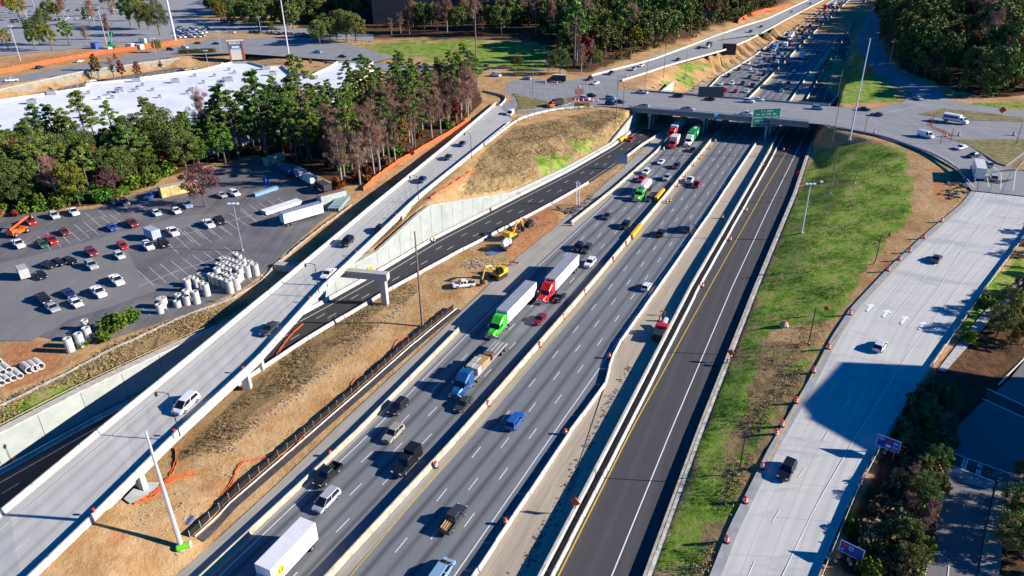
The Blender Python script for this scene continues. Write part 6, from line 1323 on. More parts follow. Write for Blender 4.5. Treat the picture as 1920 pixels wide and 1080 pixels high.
excavator(934, 520, (-24, 14), p_yellow, "yellow excavator with its boom reaching left over the dirt", 1.15)
excavator(958, 446, (14, -8), p_yellow, "bright yellow excavator next to the white concrete mixer", 1.1)
excavator(991, 424, (-10, 5), mat("machine_dark", (.06, .06, .07), .6), "dark machine highest on the dirt by the lower road barrier", .8)
r = rot(948, 466, (14, -16), "mixer_truck", "small white concrete mixer beside the grey puddle", "mixer truck")
b = MB(); b.box(-2.5, 2.6, -1, 1, .6, 1.0); b.obj("chassis", m_dark, r); b = MB(); b.tube([(-2.4, 0, 2.2), (-1.6, 0, 2.1), (.2, 0, 1.9), (1.0, 0, 1.8)], [.5, 1.1, 1.15, .5], 12); b.obj("drum", p_white, r); b = MB(); b.box(1.3, 2.7, -1, 1, 1.0, 2.4, tx=.1, ty=.08); b.obj("cab", p_white, r); wheels(r, (-1.6, 1.9), 1.1, .45)
# grey puddle slab
slab("washout_pad", [G(x, y, True)+Vector((0, 0, .02)) for x, y in ((910, 475), (922, 466), (945, 463), (948, 472), (930, 478), (916, 480))], mat("puddle", (.16, .2, .26), .3, noise=.3, scale=1), .08)
# telehandler
def telehandler(px, py, h, m, label, s=1.0, name="telehandler", boomz=2.4):
    r = rot(px, py, h, name, label, "telehandler" if name == "telehandler" else "boom lift"); r.scale = (s, s, s)
    b = MB(); b.box(-2.4, 2.2, -1.1, 1.1, .7, 1.5, tx=.1); b.box(-2.4, -.8, -1.1, 1.1, 1.502, 2.0, tx=.15, ty=.1); b.obj("body", m, r)
    b = MB(); b.box(-.5, .9, .25, 1.05, 1.502, 2.5, tx=.1); b.obj("cab", m_glass, r)
    b = MB(); b.tube([(-2.3, -.5, 2.1), (3.6, -.5, boomz)], .28, 4); b.obj("boom", m, r); b = MB(); b.box(3.5, 3.8, -1.1, .2, boomz-1.0, boomz+.3); b.obj("carriage", m_dark, r); wheels(r, (-1.6, 1.6), 1.25, .65)
telehandler(36, 440, (18, -8), p_orange, "bright orange telehandler with a raised boom at the left of the lot", 1.2, boomz=3.6)
telehandler(210, 90, (10, -8), p_green, "green boom lift beside the orange barrier at the top left", 1.6, "boom_lift", 6)
pk = c('pickup', RED, 58, 416, DN, "orange topped utility cart behind the orange telehandler"); pk['category'] = 'utility cart'
b = MB(); b.box(-.6, 1.2, -.8, .8, 1.9, 1.98); b.obj("canopy", p_rear, pk)
# red and black machine in the haul strip
r = rot(1237, 632, O, "paving_machine", "red and black machine with a white chute in the haul strip", "paving machine"); r.scale = (1.25,)*3
b = MB(); b.box(-2.2, 1.0, -1.0, 1.0, .3, 1.7, tx=.1, ty=.1); b.obj("body", m_dark, r); b = MB(); b.box(.4, 2.0, -1.1, .9, 1.72, 2.2, tx=.1); b.box(1.02, 2.2, -1.0, 1.0, .5, 1.7); b.obj("hood", p_red, r); b = MB(); b.tube([(2.2, 0, .9), (4.6, .1, 1.6)], .45, 6); b.obj("chute", p_white, r); wheels(r, (-1.5, 1.4), 1.05, .5)
panel("barricade", 1242, 592, (-10, 14), 1.6, .3, 1.1, m_org, "striped barricade above the red and black machine in the haul strip", marks=[(-.7, -.35, .1, .9, m_txt), (.1, .45, .1, .9, m_txt)])
panel("barricade", 964, 497, (-10, 14), 2.6, .5, .6, m_org, "orange barricade on the dirt edge right of the yellow excavator", marks=[(-.7, -.35, .1, .9, m_txt), (.1, .45, .1, .9, m_txt)])
# steel lattice post on the dirt
p = G(1083, 385); h_ = pole_h(p, 342); r = empty("lattice_post", p, 0, "white steel lattice post standing on the dirt by the lower road", "lattice post"); b = MB()
for x in (-.5, .5):
    for y in (-.3, .3): b.tube([(x, y, 0), (x, y, h_)], .08, 4)
b.obj("upright", m_txt, r); b = MB()
for k in range(8): z0 = h_*k/8; b.tube([(-.5, -.3, z0), (.5, -.3, z0+h_/8)], .05, 4); b.tube([(.5, .3, z0), (-.5, .3, z0+h_/8)], .05, 4)
b.obj("bracing", m_txt, r)
# base barricade of the mast: green yellow lid, debris
r = empty("lime_barrel", G(345, 1029), .4, "overturned lime green container at the foot of the thick pale mast", "container"); b = MB(); b.tube([(-1.1, 0, .5), (-.9, 0, .5), (.9, 0, .55), (1.1, 0, .55)], [.35, .55, .55, .4], 12); b.obj("body", mat("lime_plastic", (.15, .55, .02), .5), r); b = MB(); b.tube([(.95, 0, .56), (1.2, 0, .56)], .58, 12); b.obj("rim", m_txt, r)
# ------------------------------------------------------------------ persons by the sign
def person(px, py, a, shirt, label, s=1.0):
    p = G(px, py); me_ = bpy.data.meshes.new("person_body"); J = [(0, 0, .95), (0, 0, 1.2), (0, 0, 1.42), (0, 0, 1.52), (0, 0, 1.66), (0, .1, .92), (0.02, .12, .5), (0, .13, .07), (.14, .13, .04), (0, -.1, .92), (.1, -.12, .5), (.05, -.13, .07), (.2, -.13, .04), (0, .2, 1.4), (.02, .26, 1.12), (.2, .22, .98), (0, -.2, 1.4), (.02, -.26, 1.12), (.2, -.2, 1.0)]
    E_ = [(0, 1), (1, 2), (2, 3), (3, 4), (0, 5), (5, 6), (6, 7), (7, 8), (0, 9), (9, 10), (10, 11), (11, 12), (2, 13), (13, 14), (14, 15), (2, 16), (16, 17), (17, 18)]
    rad = [.14, .14, .15, .06, .1, .1, .07, .05, .04, .1, .07, .05, .04, .06, .045, .035, .06, .045, .035]
    me_.from_pydata(J, E_, []); o = bpy.data.objects.new("person", me_); C.objects.link(o); tag(o, label, "person"); o.location = p; o.rotation_euler = (0, 0, a)
    md = o.modifiers.new("skin", 'SKIN'); 
    for i, v in enumerate(me_.skin_vertices[0].data): v.radius = (rad[i], rad[i]); v.use_root = i == 0
    sb = o.modifiers.new("sub", 'SUBSURF'); sb.levels = 1; sb.render_levels = 1; me_.materials.append(shirt)
    b = MB(); b.tube([(0, 0, 1.72), (0, 0, 1.78), (0, 0, 1.84)], [.14, .13, .05], 10); b.obj("hard_hat", mat("hat_white", (.8, .8, .75), .4), o); b = MB(); b.tube([(0, 0, 1.02), (0, 0, 1.2), (0, 0, 1.42)], [.17, .18, .19], 10); b.obj("safety_vest", p_orange, o)
person(1363, 684, 2.2, mat("cloth_navy", (.03, .04, .08), .9), "person in an orange vest on the grass edge below the orange sign"); person(1370, 680, 3.5, mat("cloth_grey", (.12, .12, .12), .9), "second person in an orange vest standing just right of the first")
person(904, 513, .3, mat("cloth_navy", (.03, .04, .08)), "person in an orange vest on the dirt left of the yellow excavator")
# ------------------------------------------------------------------ buildings
def building(name, pts, z0, z1, wallm, roofm, label, parapet=.6, windows=None, cat='building'):
    """footprint world polygon (counter-clockwise seen from above)"""
    o = Vector((pts[0].x, pts[0].y, z0)); A = sum((pts[i].x*pts[(i+1) % len(pts)].y-pts[(i+1) % len(pts)].x*pts[i].y) for i in range(len(pts)))
    if A < 0: pts = pts[::-1]; o = Vector((pts[0].x, pts[0].y, z0))
    r = empty(name, o, 0, label, cat); n = len(pts); q = [Vector((p.x-o.x, p.y-o.y, 0)) for p in pts]; H_ = z1-z0
    for i in range(n):
        a, b_ = q[i], q[(i+1) % n]; d = (b_-a); L_ = d.length; d.normalize(); nn_ = Vector((d.y, -d.x, 0)); b = MB()
        b.hexa([a-nn_*.3, b_-nn_*.3, b_, a, a-nn_*.3+Vector((0, 0, H_+parapet)), b_-nn_*.3+Vector((0, 0, H_+parapet)), b_+Vector((0, 0, H_+parapet)), a+Vector((0, 0, H_+parapet))]); b.obj("wall", wallm, r)
        if windows and L_ > 6:
            fl = int((H_-1)/windows[0]); nw = int(L_/windows[1])
            for f in range(fl):
                for k in range(nw):
                    if len(r.children) > 95: break
                    s0 = a+d*((k+.2)*L_/nw); s1 = a+d*((k+.8)*L_/nw); zb = 1.2+f*windows[0]; b = MB(); e = nn_*.04
                    b.hexa([s0+Vector((0, 0, zb)), s1+Vector((0, 0, zb)), s1+e+Vector((0, 0, zb)), s0+e+Vector((0, 0, zb)), s0+Vector((0, 0, zb+windows[0]*.55)), s1+Vector((0, 0, zb+windows[0]*.55)), s1+e+Vector((0, 0, zb+windows[0]*.55)), s0+e+Vector((0, 0, zb+windows[0]*.55))]); b.obj("window", m_glass, r)
    from mathutils.geometry import tessellate_polygon
    tr = tessellate_polygon([q]); b = MB(); b.v = [(p.x, p.y, H_) for p in q]
    for t in tr:
        v = [Vector(b.v[i]) for i in t]
        if (v[1]-v[0]).cross(v[2]-v[0]).z < 0: t = (t[0], t[2], t[1])
        b.f.append(tuple(t)); b.m.append(0)
    rf = b.obj("roof", roofm, r); return r, rf, o
RZ = 14.0
m_roof = mat("roof_membrane", (.80, .81, .83), .6, noise=.12, scale=.06); m_storew = mat("store_wall", (.62, .58, .48), .85, noise=.1, scale=.3)
store, rf, so = building("store_building", PL([(-60, 207), (0, 191), (160, 167), (163, 159), (250, 151), (258, 149), (380, 133), (435, 119), (470, 119), (500, 128), (530, 126), (546, 140), (585, 143), (618, 128), (632, 118), (700, 118), (640, 170), (560, 215), (395, 262), (300, 262), (200, 285), (-60, 330)], RZ), 6.5, RZ, m_storew, m_roof, "vast low store with a bright white flat roof behind the pine wood", 1.1)
ru = random.Random(4); m_unit = mat("hvac_grey", (.36, .38, .40), .6, .2, noise=.2, scale=1)
def rbox(x, y, lx, ly, lz, m, name, label, group=None):
    p = P(x, y, RZ+.02); r = empty(name, p, .25, label, "roof unit", group); b = MB(); b.box(-lx/2, lx/2, -ly/2, ly/2, .25, lz, tx=.1, ty=.1); b.obj("housing", m, r); b = MB(); b.box(-lx/2-.15, lx/2+.15, -ly/2-.15, ly/2+.15, 0, .25); b.obj("curb", m_steel, r)
    b = MB(); b.tube([(0, 0, lz), (0, 0, lz+.2)], min(lx, ly)*.3, 10); b.obj("fan_guard", m_dark, r)
for x, y in ((167, 176), (187, 186), (205, 178), (212, 184), (222, 174), (252, 172), (268, 161), (258, 167), (287, 170), (362, 169), (403, 143), (382, 156), (366, 143), (352, 176), (152, 220), (430, 132), (440, 137), (467, 139), (473, 133), (300, 183), (420, 150)): rbox(x, y, 1.8, 1.6, 1.2, m_unit, "roof_vent", "small grey vent scattered over the white store roof", "small vents on the white roof")
for x, y, lb in ((62, 194, "large roof unit at the left end of the white roof"), (90, 211, "large roof unit nearest the pines on the white roof's left"), (98, 177, "pale roof hatch at the rear edge of the white roof"), (257, 153, "pale hatch behind the small vents at the rear roof edge"), (330, 155, "dark roof unit in the middle of the white roof"), (415, 162, "dark roof unit right of the middle of the white roof"), (430, 152, "dark roof unit beside the right parapet corner"), (225, 172, "blue grey roof unit above the pine tops"), (512, 141, "dark roof unit at the right end of the white roof"), (500, 130, "small dark unit behind the parapet at the roof's right end")):
    rbox(x, y, 4.2, 2.6, 2.0, m_unit, "roof_unit", lb)
# office block (shade put into its dark wall colour) beyond the field and the tall office just outside the frame on the right
building("office_block", PL([(700, 40), (705, 2), (960, -8), (975, 30)], 14), 12, 42, mat("office_shade", (.012, .016, .028), .5, noise=.1, scale=.1), p_grey, "dark office block behind the trees at the top middle", windows=(7, 9))
building("office_block", PL([(-40, 8), (-40, -20), (28, -20), (26, 6)], 13), 11, 16, mat("store_red", (.35, .06, .05), .8), m_roof, "low red shop building cut off by the top left corner")
elt = math.tan(R(SUN_EL)); HB = 37.0; dd = Vector((math.cos(R(SUN_AZ)), math.sin(R(SUN_AZ)), 0))*((HB-4)/elt)
sh = [P(1520, 757, 4)+dd, P(1582, 681, 4)+dd]; s3 = P(1606, 815, 3.5)+dd; 
e_ = sh[1]-sh[0]; f_ = (P(1606, 815, 3.5)-P(1520, 757, 4)); f_ = f_.normalized()
foot = [sh[0], sh[0]+f_*32, sh[0]+f_*32+e_*1.0+f_*0, sh[1]]
foot = [sh[0], P(1540, 778, 4)+dd, P(1537, 782, 4)+dd, P(1700, 872, 3)+dd, P(1700, 872, 3)+dd+Vector((38, -4, 0)), sh[1]+Vector((38, -4.2, 0)), sh[1]]
building("office_tower", foot, 3, HB, mat("tower_stone", (.45, .40, .35), .8, noise=.05), m_roof, "tall pale office tower standing beyond the right edge of the picture", windows=(3.8, 4.5))
# ------------------------------------------------------------------ trees
rt = np.random.RandomState(11)
def leafm(name, c1, c2, hue=.04):
    m = bpy.data.materials.new(name); m.use_nodes = True; n = m.node_tree.nodes; l = m.node_tree.links; b = n["Principled BSDF"]; b.inputs["Roughness"].default_value = .75; b.inputs["Specular IOR Level"].default_value = .15
    tc = n.new("ShaderNodeTexCoord"); t = n.new("ShaderNodeTexNoise"); t.inputs["Scale"].default_value = .55; t.inputs["Detail"].default_value = 5; l.new(tc.outputs["Object"], t.inputs[0])
    mr = n.new("ShaderNodeMapRange"); mr.inputs[1].default_value = .38; mr.inputs[2].default_value = .64; l.new(t.outputs[0], mr.inputs[0])
    mx = n.new("ShaderNodeMix"); mx.data_type = 'RGBA'; mx.inputs[6].default_value = (*c1, 1); mx.inputs[7].default_value = (*c2, 1); l.new(mr.outputs[0], mx.inputs[0])
    oi = n.new("ShaderNodeObjectInfo"); hs = n.new("ShaderNodeHueSaturation"); a = n.new("ShaderNodeMapRange"); a.inputs[3].default_value = .5-hue; a.inputs[4].default_value = .5+hue; l.new(oi.outputs["Random"], a.inputs[0]); l.new(a.outputs[0], hs.inputs["Hue"])
    v = n.new("ShaderNodeMapRange"); v.inputs[3].default_value = .75; v.inputs[4].default_value = 1.35; ml = n.new("ShaderNodeMath"); ml.operation = 'FRACT'; m2 = n.new("ShaderNodeMath"); m2.operation = 'MULTIPLY'; m2.inputs[1].default_value = 7.3; l.new(oi.outputs["Random"], m2.inputs[0]); l.new(m2.outputs[0], ml.inputs[0]); l.new(ml.outputs[0], v.inputs[0]); l.new(v.outputs[0], hs.inputs["Value"])
    l.new(mx.outputs[2], hs.inputs["Color"]); l.new(hs.outputs[0], b.inputs["Base Color"]); return m
LM = {'scrub': leafm("leaf_scrub", (.09, .08, .03), (.22, .18, .075)), 'pine': leafm("leaf_pine", (.06, .11, .022), (.22, .30, .055)), 'ever': leafm("leaf_evergreen", (.055, .09, .022), (.15, .19, .045)), 'oak': leafm("leaf_oak", (.085, .10, .025), (.18, .19, .05)),
      'yellow': leafm("leaf_yellow", (.14, .14, .015), (.28, .23, .03)), 'rust': leafm("leaf_rust", (.16, .05, .018), (.30, .12, .04)), 'green': leafm("leaf_bright", (.05, .10, .01), (.13, .22, .025)), 'plum': leafm("leaf_plum", (.08, .035, .035), (.16, .07, .06)), 'twig': leafm("twig_bare", (.18, .095, .065), (.31, .175, .125), .02)}
BARK = mat("bark", (.13, .10, .08), .9, noise=.3, scale=1.5); BARKP = mat("bark_pale", (.30, .26, .22), .9, noise=.25, scale=1.5)
def leaves(name, cent, rad, nper, size, m, flat=.6, seed=0, aspect=1.0):
    r = np.random.RandomState(seed); N = len(cent)*nper
    c = np.repeat(np.array(cent), nper, 0); q = np.repeat(np.array(rad), nper)[:, None]
    v = r.normal(size=(N, 3)); v /= np.linalg.norm(v, axis=1)[:, None]; rr_ = r.rand(N)[:, None]**.45; p = c+v*rr_*q*np.array([1, 1, flat])
    a = r.normal(size=(N, 3))+np.array([0, 0, 1.6 if aspect < .2 else 0]); a /= np.linalg.norm(a, axis=1)[:, None]; b_ = np.cross(a, r.normal(size=(N, 3))); b_ /= np.linalg.norm(b_, axis=1)[:, None]; s = size*(.6+.8*r.rand(N))[:, None]
    V = np.empty((N, 4, 3)); V[:, 0] = p-a*s; V[:, 1] = p-b_*s*.6*aspect; V[:, 2] = p+a*s; V[:, 3] = p+b_*s*.6*aspect
    me_ = bpy.data.meshes.new(name); me_.vertices.add(N*4); me_.vertices.foreach_set("co", V.astype(np.float32).ravel()); me_.loops.add(N*4); me_.loops.foreach_set("vertex_index", np.arange(N*4, dtype=np.int32)); me_.polygons.add(N); me_.polygons.foreach_set("loop_start", (np.arange(N)*4).astype(np.int32)); me_.materials.append(m); me_.update(calc_edges=True); return me_
def make_tree(kind, seed, lod=1.0):
    r = np.random.RandomState(seed); H_ = {'pine': 22, 'ever': 15, 'oak': 13, 'yellow': 11, 'rust': 11, 'green': 11, 'plum': 9, 'twig': 17, 'bush': 2.2, 'shrub': 1.3, 'scrub': 2.4}[kind]
    H_ *= r.uniform(.88, 1.12); b = MB(); cent = []; rad = []; tr = H_*.011+.06
    lean = r.uniform(-.03, .03, 2)*H_
    top = Vector((lean[0], lean[1], H_*.93))
    if kind not in ('bush', 'shrub', 'scrub'): b.tube([(0, 0, -.4), (lean[0]*.3, lean[1]*.3, H_*.3), (lean[0]*.6, lean[1]*.6, H_*.6), tuple(top)], [tr*1.5, tr*1.1, tr*.75, tr*.2], 7)
    def limb(z, az, L_, up, rr0):
        s = Vector((lean[0]*z/H_, lean[1]*z/H_, z)); e = s+Vector((math.cos(az)*L_, math.sin(az)*L_, up)); m_ = s.lerp(e, .5)+Vector((0, 0, L_*.08)); b.tube([s, m_, e], [rr0, rr0*.6, rr0*.25], 5, cap=False); return m_, e
    if kind == 'pine':
        z = H_*r.uniform(.36, .48); az = r.uniform(0, 6)
        while z < H_*.95:
            f = (z/H_-.36)/.6; L_ = H_*.21*math.sin(min(1, f+.25)*math.pi*.86+.12)*r.uniform(.65, 1.2); az += 2.1+r.uniform(-.5, .5); m_, e = limb(z, az, L_, L_*r.uniform(.05, .4), tr*.35)
            cent += [tuple(e), tuple(m_.lerp(e, .3)+Vector((r.uniform(-.5, .5), r.uniform(-.5, .5), .3)))]; rad += [H_*.046*r.uniform(.6, 1.35), H_*.035*r.uniform(.6, 1.2)]; z += H_*.026*r.uniform(.7, 1.3)
        cent.append(tuple(top)); rad.append(H_*.05); nper = int(150*lod); size = .23; m = LM['pine']; flat = .5
    elif kind == 'twig':
        n_ = 34
        for k in range(n_):
            z = H_*(.30+.62*k/n_); L_ = H_*.16*(1.2-.7*k/n_)*r.uniform(.4, 1.4); m_, e = limb(z, r.uniform(0, 6.28), L_, L_*r.uniform(.7, 1.3), tr*.35)
            cent += [tuple(e), tuple(m_)]; rad += [H_*.055*r.uniform(.5, 1.3), H_*.04]
        nper = int(42*lod); size = .75; m = LM['twig']; flat = .9
    elif kind in ('bush', 'shrub', 'scrub'):
        for k in range(14): a = r.uniform(0, 6.28); q = r.uniform(0, H_*.5); cent.append((math.cos(a)*q, math.sin(a)*q, H_*r.uniform(.2, .7))); rad.append(H_*.35)
        for k in range(4): b.tube([(0, 0, -.1), (r.uniform(-.4, .4), r.uniform(-.4, .4), H_*.6)], .05, 4)
        nper = 70; size = .22; m = LM[{'bush': 'green', 'shrub': 'rust', 'scrub': 'scrub'}[kind]]; flat = .8
    else:
        n_ = 34 if kind in ('ever', 'oak') else 24; lo = .25 if kind in ('ever', 'oak') else .3; W_ = {'ever': .33, 'oak': .36, 'yellow': .27, 'rust': .22, 'green': .28, 'plum': .38}[kind]
        for k in range(n_):
            u_ = (k+.5)/n_; ph = math.acos(1-1.75*u_); az = k*2.4+r.uniform(-.4, .4); R_ = H_*W_*math.sin(ph)**.8*r.uniform(.72, 1.1); zc = H_*(lo+.36)+H_*.36*math.cos(ph)*r.uniform(.85, 1.05)
            if kind in ('rust',): R_ *= (1.25-(zc/H_))*1.3
            e = (lean[0]*zc/H_+math.cos(az)*R_, lean[1]*zc/H_+math.sin(az)*R_, zc); cent.append(e); rad.append(H_*W_*.32*r.uniform(.7, 1.25))
            if k % 3 == 0: b.tube([(lean[0]*.5, lean[1]*.5, max(H_*.2, zc-R_*.9)), e], [tr*.4, tr*.1], 5, cap=False)
        nper = int({'ever': 220, 'oak': 220}.get(kind, 150)*lod); size = .23; m = LM.get(kind, LM['oak']); flat = .8
        if kind == 'plum': size = .2
    if lod < .6: size *= 1.9
    return b.mesh(kind+"_trunk", BARKP if kind == 'twig' else BARK), leaves(kind+"_crown", cent, rad, nper, size, m, flat, seed, .07 if kind == 'twig' else 1.0)
TM = {}
def variants(kind, n=4, lod=1.0):
    k = (kind, lod)
    if k not in TM: TM[k] = [make_tree(kind, 100+i*7+len(kind), lod) for i in range(n)]
    return TM[k]
TN = {'pine': ("pine_tree", "pine tree"), 'ever': ("evergreen_tree", "evergreen tree"), 'oak': ("oak_tree", "tree"), 'yellow': ("yellow_tree", "tree"), 'rust': ("rust_tree", "tree"), 'green': ("green_tree", "tree"), 'plum': ("plum_tree", "tree"), 'twig': ("bare_tree", "bare tree"), 'bush': ("bush", "bush"), 'shrub': ("shrub", "shrub"), 'scrub': ("scrub_bush", "bush")}
rp = random.Random(77)
def tree(kind, p, label, s=1.0, group=None, lod=1.0, sz=None):
    tm, cm_ = rp.choice(variants(kind, 4, lod)); nm, ct = TN[kind]; r = empty(nm, (p.x, p.y, p.z), rp.uniform(0, 6.28), label, ct, group); k = s*rp.uniform(.88, 1.12); r.scale = (k, k, k*(sz or 1)); link("trunk", tm, r); link("crown", cm_, r); return r
def scatter(poly, n, mind, kinds, lab, grp, s=(.8, 1.1), lod=1.0, seed=1, zoff=-.1, avoid=None):
    """n trees standing inside an outline of the photograph, at least mind metres apart; kinds = [(kind, weight)]"""
    rr_ = random.Random(seed); xs = [p[0] for p in poly]; ys = [p[1] for p in poly]; W_ = [G(x, y, True) for x, y in poly]; ax, bx = min(w.x for w in W_), max(w.x for w in W_); ay, by = min(w.y for w in W_), max(w.y for w in W_); pts = []; tries = 0; pw = [(w.x, w.y) for w in W_]
    while len(pts) < n and tries < n*60:
        tries += 1; x, y = rr_.uniform(ax, bx), rr_.uniform(ay, by)
        if not inpoly(np.array([x]), np.array([y]), pw)[0]: continue
        if any((x-a)**2+(y-b_)**2 < mind*mind for a, b_ in pts): continue
        pts.append((x, y))
    out = []
    for x, y in pts:
        kd = rr_.choices([k for k, w in kinds], [w for k, w in kinds])[0]; p = Vector((x, y, tz(x, y)+zoff)); 
        l_ = lab[kd] if isinstance(lab, dict) else lab; out.append(tree(kd, p, l_, rr_.uniform(*s), l_, lod))
    return out
WD = "the wood between the staging lot and the white roof"
lab1 = {'pine': "tall dark green pine in "+WD, 'twig': "bare brown tree in "+WD, 'rust': "rust coloured tree in "+WD, 'yellow': "yellow green tree in "+WD, 'ever': "dense evergreen in "+WD, 'plum': "plum coloured tree in "+WD, 'green': "bright green tree in "+WD}
scatter([(-20, 402), (100, 386), (200, 372), (300, 335), (330, 300), (300, 285), (150, 300), (-20, 330)], 88, 4.3, [('pine', 4), ('ever', 2), ('green', 2), ('yellow', 1.3), ('rust', 1.6), ('plum', 1.0), ('twig', .3)], lab1, "left part of the wood", (.6, 1.2), seed=2)
scatter([(335, 325), (420, 312), (480, 290), (560, 305), (590, 318), (600, 270), (560, 235), (430, 265), (330, 290)], 52, 4.2, [('pine', 5), ('ever', 1.5), ('twig', .4), ('green', .8), ('plum', .4)], lab1, "middle part of the wood", (.75, 1.4), seed=3)
scatter([(612, 330), (640, 350), (688, 348), (740, 308), (800, 270), (868, 228), (890, 205), (870, 180), (780, 205), (690, 250), (620, 290)], 90, 3.8, [('twig', 8), ('pine', 1.0), ('rust', 1.0), ('yellow', .5)], lab1, "right part of the wood", (.85, 1.15), seed=4)
scatter([(560, 300), (560, 225), (650, 200), (760, 180), (880, 162), (900, 175), (892, 195), (790, 212), (700, 245), (610, 300)], 54, 4.4, [('pine', 9), ('twig', .5)], lab1, "back rows of the wood", (.78, 1.02), seed=5)
tree('plum', G(385, 388), "large plum red tree on the orange earth island in the staging lot", 1.25)
tree('green', G(80, 395), "bright yellow green tree at the edge of the wood above the pale suv", .6)
tree('yellow', G(150, 385), "tall yellow green tree at the wood's edge above the empty stalls", 1.1)
tree('bush', G(212, 623), "large green bush beside the pipes on the slope edge", 2.0); tree('bush', G(249, 600), "small green bush right of the large one", 1.2); tree('bush', G(158, 650), "bright small bush below the pipes", .8); tree('bush', G(195, 640), "low green bush in front of the large one", 1.2)
scatter([(600, 330), (640, 356), (690, 350), (745, 308), (800, 272), (868, 230), (880, 200), (760, 200), (600, 260)], 60, 3.2, [('shrub', 3), ('bush', 1)], {'shrub': "low russet shrub under the bare trees beside the orange fence", 'bush': "low green shrub under the bare trees beside the orange fence"}, "", (1.2, 2.6), seed=31)
scatter([(0, 415), (100, 392), (200, 378), (300, 345), (320, 325), (180, 345), (0, 370)], 45, 3.2, [('bush', 3), ('shrub', 1)], {'shrub': "low russet shrub at the front edge of the wood by the staging lot", 'bush': "low green shrub at the front edge of the wood by the staging lot"}, "", (1.2, 2.4), seed=32)
scatter([(-10, 60), (-10, 2), (240, -8), (300, 10), (290, 40), (150, 70)], 26, 14, [('yellow', 1), ('oak', 2), ('twig', 2), ('green', 1)], {'yellow': "yellow green tree dotted about the far shopping lot", 'oak': "olive tree dotted about the far shopping lot", 'twig': "bare tree dotted about the far shopping lot", 'green': "bright green tree dotted about the far shopping lot"}, "", (.9, 1.4), seed=41)
# bald cypress and lot trees
for x, y, k, s, lb in ((186, 148, 'rust', 1.2, "left rust orange cypress behind the white roof"), (215, 150, 'twig', .75, "bare cypress between the two rust ones"), (232, 150, 'rust', 1.1, "middle rust orange cypress behind the white roof"), (262, 152, 'rust', .95, "right rust red cypress behind the white roof"), (218, 118, 'rust', .5, "small rust tree on the wall above the cypresses"),
   (16, 92, 'yellow', .9, "pale yellow tree at the left edge above the orange barrier"), (65, 92, 'green', 1.0, "bright green tree left of the pale yellow one in the shopping lot"), (98, 95, 'yellow', 1.0, "pale yellow tree in the middle of the shopping lot island"), (130, 84, 'green', 1.15, "bright green tree before the silver lot"), (75, 84, 'oak', 1.1, "olive brown tree behind the bright green one"), (163, 85, 'twig', .6, "thin bare tree by the blue container"), (205, 74, 'twig', .8, "spreading bare tree behind the green lift"), (168, 45, 'green', .95, "round green tree standing alone in the shopping lot"), (38, 38, 'yellow', 1.3, "big yellow green tree at the top left"), (98, 36, 'oak', 1.1, "thin olive tree in the far lot"), (120, 38, 'twig', .9, "bare tree in the far lot"), (245, 50, 'green', 1.5, "left of the large green trees by the steel pole"), (262, 54, 'ever', 1.2, "middle dark tree by the steel pole"), (300, 66, 'ever', 1.1, "right dark green tree by the steel pole"), (278, 55, 'oak', 1.1, "olive tree behind the dark ones by the steel pole"), (215, 30, 'twig', 1.0, "bare tree at the top behind the round green tree"), (12, 20, 'rust', .9, "brown tree at the very top left"), (296, 98, 'oak', .55, "small round olive tree above the pale wall"),
   (560, 122, 'rust', .45, "left small brown tree at the roof's right corner"), (583, 125, 'rust', .42, "middle small brown tree at the roof's right corner"), (612, 125, 'rust', .42, "right small brown tree at the roof's right corner"), (510, 62, 'yellow', .6, "small yellow tree before the dark wood"), (1108, 118, 'twig', .8, "left bare tree at the edge of the green field"), (1090, 138, 'twig', 1.0, "bare grey tree behind the junction"), (1050, 140, 'ever', .9, "dense bush like tree behind the junction"), (1038, 132, 'ever', .8, "dark tree beside the green field's edge"), (1118, 128, 'oak', .8, "olive tree behind the collector road start"), (965, 128, 'ever', .45, "dark evergreen at the right edge of the green field"), (975, 128, 'ever', .4, "small dark evergreen beside the larger one on the field")):
    tree(k, G(x, y), lb, s*(1.35 if y < 100 and x < 520 else 1.0))
for k, (x, y) in enumerate(((600, 84), (620, 80), (632, 76), (650, 78), (668, 80), (640, 70), (612, 70), (660, 68))): tree('oak', G(x, y), "great round olive oak in the grove beside the green field", 1.45, "oaks in the grove by the green field")
for x, y in ((735, 68), (752, 66), (768, 64)): tree('twig', G(x, y), "pale pinkish bare tree in front of the dark office block", .8, "pale bare trees by the office block")
# clipped hedge
h0, h1 = G(338, 101), G(402, 98); r = empty("hedge", h0, 0, "dark clipped hedge on top of the pale wall beside the brick sign", "hedge"); N_ = 22
cs = [tuple((h1-h0)*(i/N_)+Vector((0, 0, 1.4))) for i in range(N_+1)]; link("foliage", leaves("hedge_leaves", cs, [1.7]*len(cs), 160, .3, LM['ever'], 1.0, 9), r); b = MB(); [b.tube([tuple((h1-h0)*(i/6)), tuple((h1-h0)*(i/6)+Vector((0, 0, 1.2)))], .12, 5) for i in range(7)]; b.obj("stem", BARK, r)
T2 = "the dark wood behind the collector road"
lab2 = {k: v+T2 for k, v in {'pine': "tall pine in ", 'ever': "dense evergreen in ", 'rust': "rust brown tree in ", 'oak': "olive tree in ", 'twig': "bare tree in ", 'yellow': "yellow tree in "}.items()}
scatter([(1010, 70), (1050, 88), (1072, 128), (1108, 130), (1190, 100), (1290, 74), (1330, 52), (1400, 34), (1370, 12), (1200, 25), (1050, 30), (975, 45)], 140, 6.0, [('pine', 3), ('ever', 3), ('oak', 2), ('rust', 1.4), ('twig', 1.5), ('yellow', .4)], lab2, "wood behind the collector road", (1.2, 1.7), seed=6, lod=.5)
T3 = "the wood at the top middle"
lab3 = {k: v.replace(T2, T3) for k, v in lab2.items()}
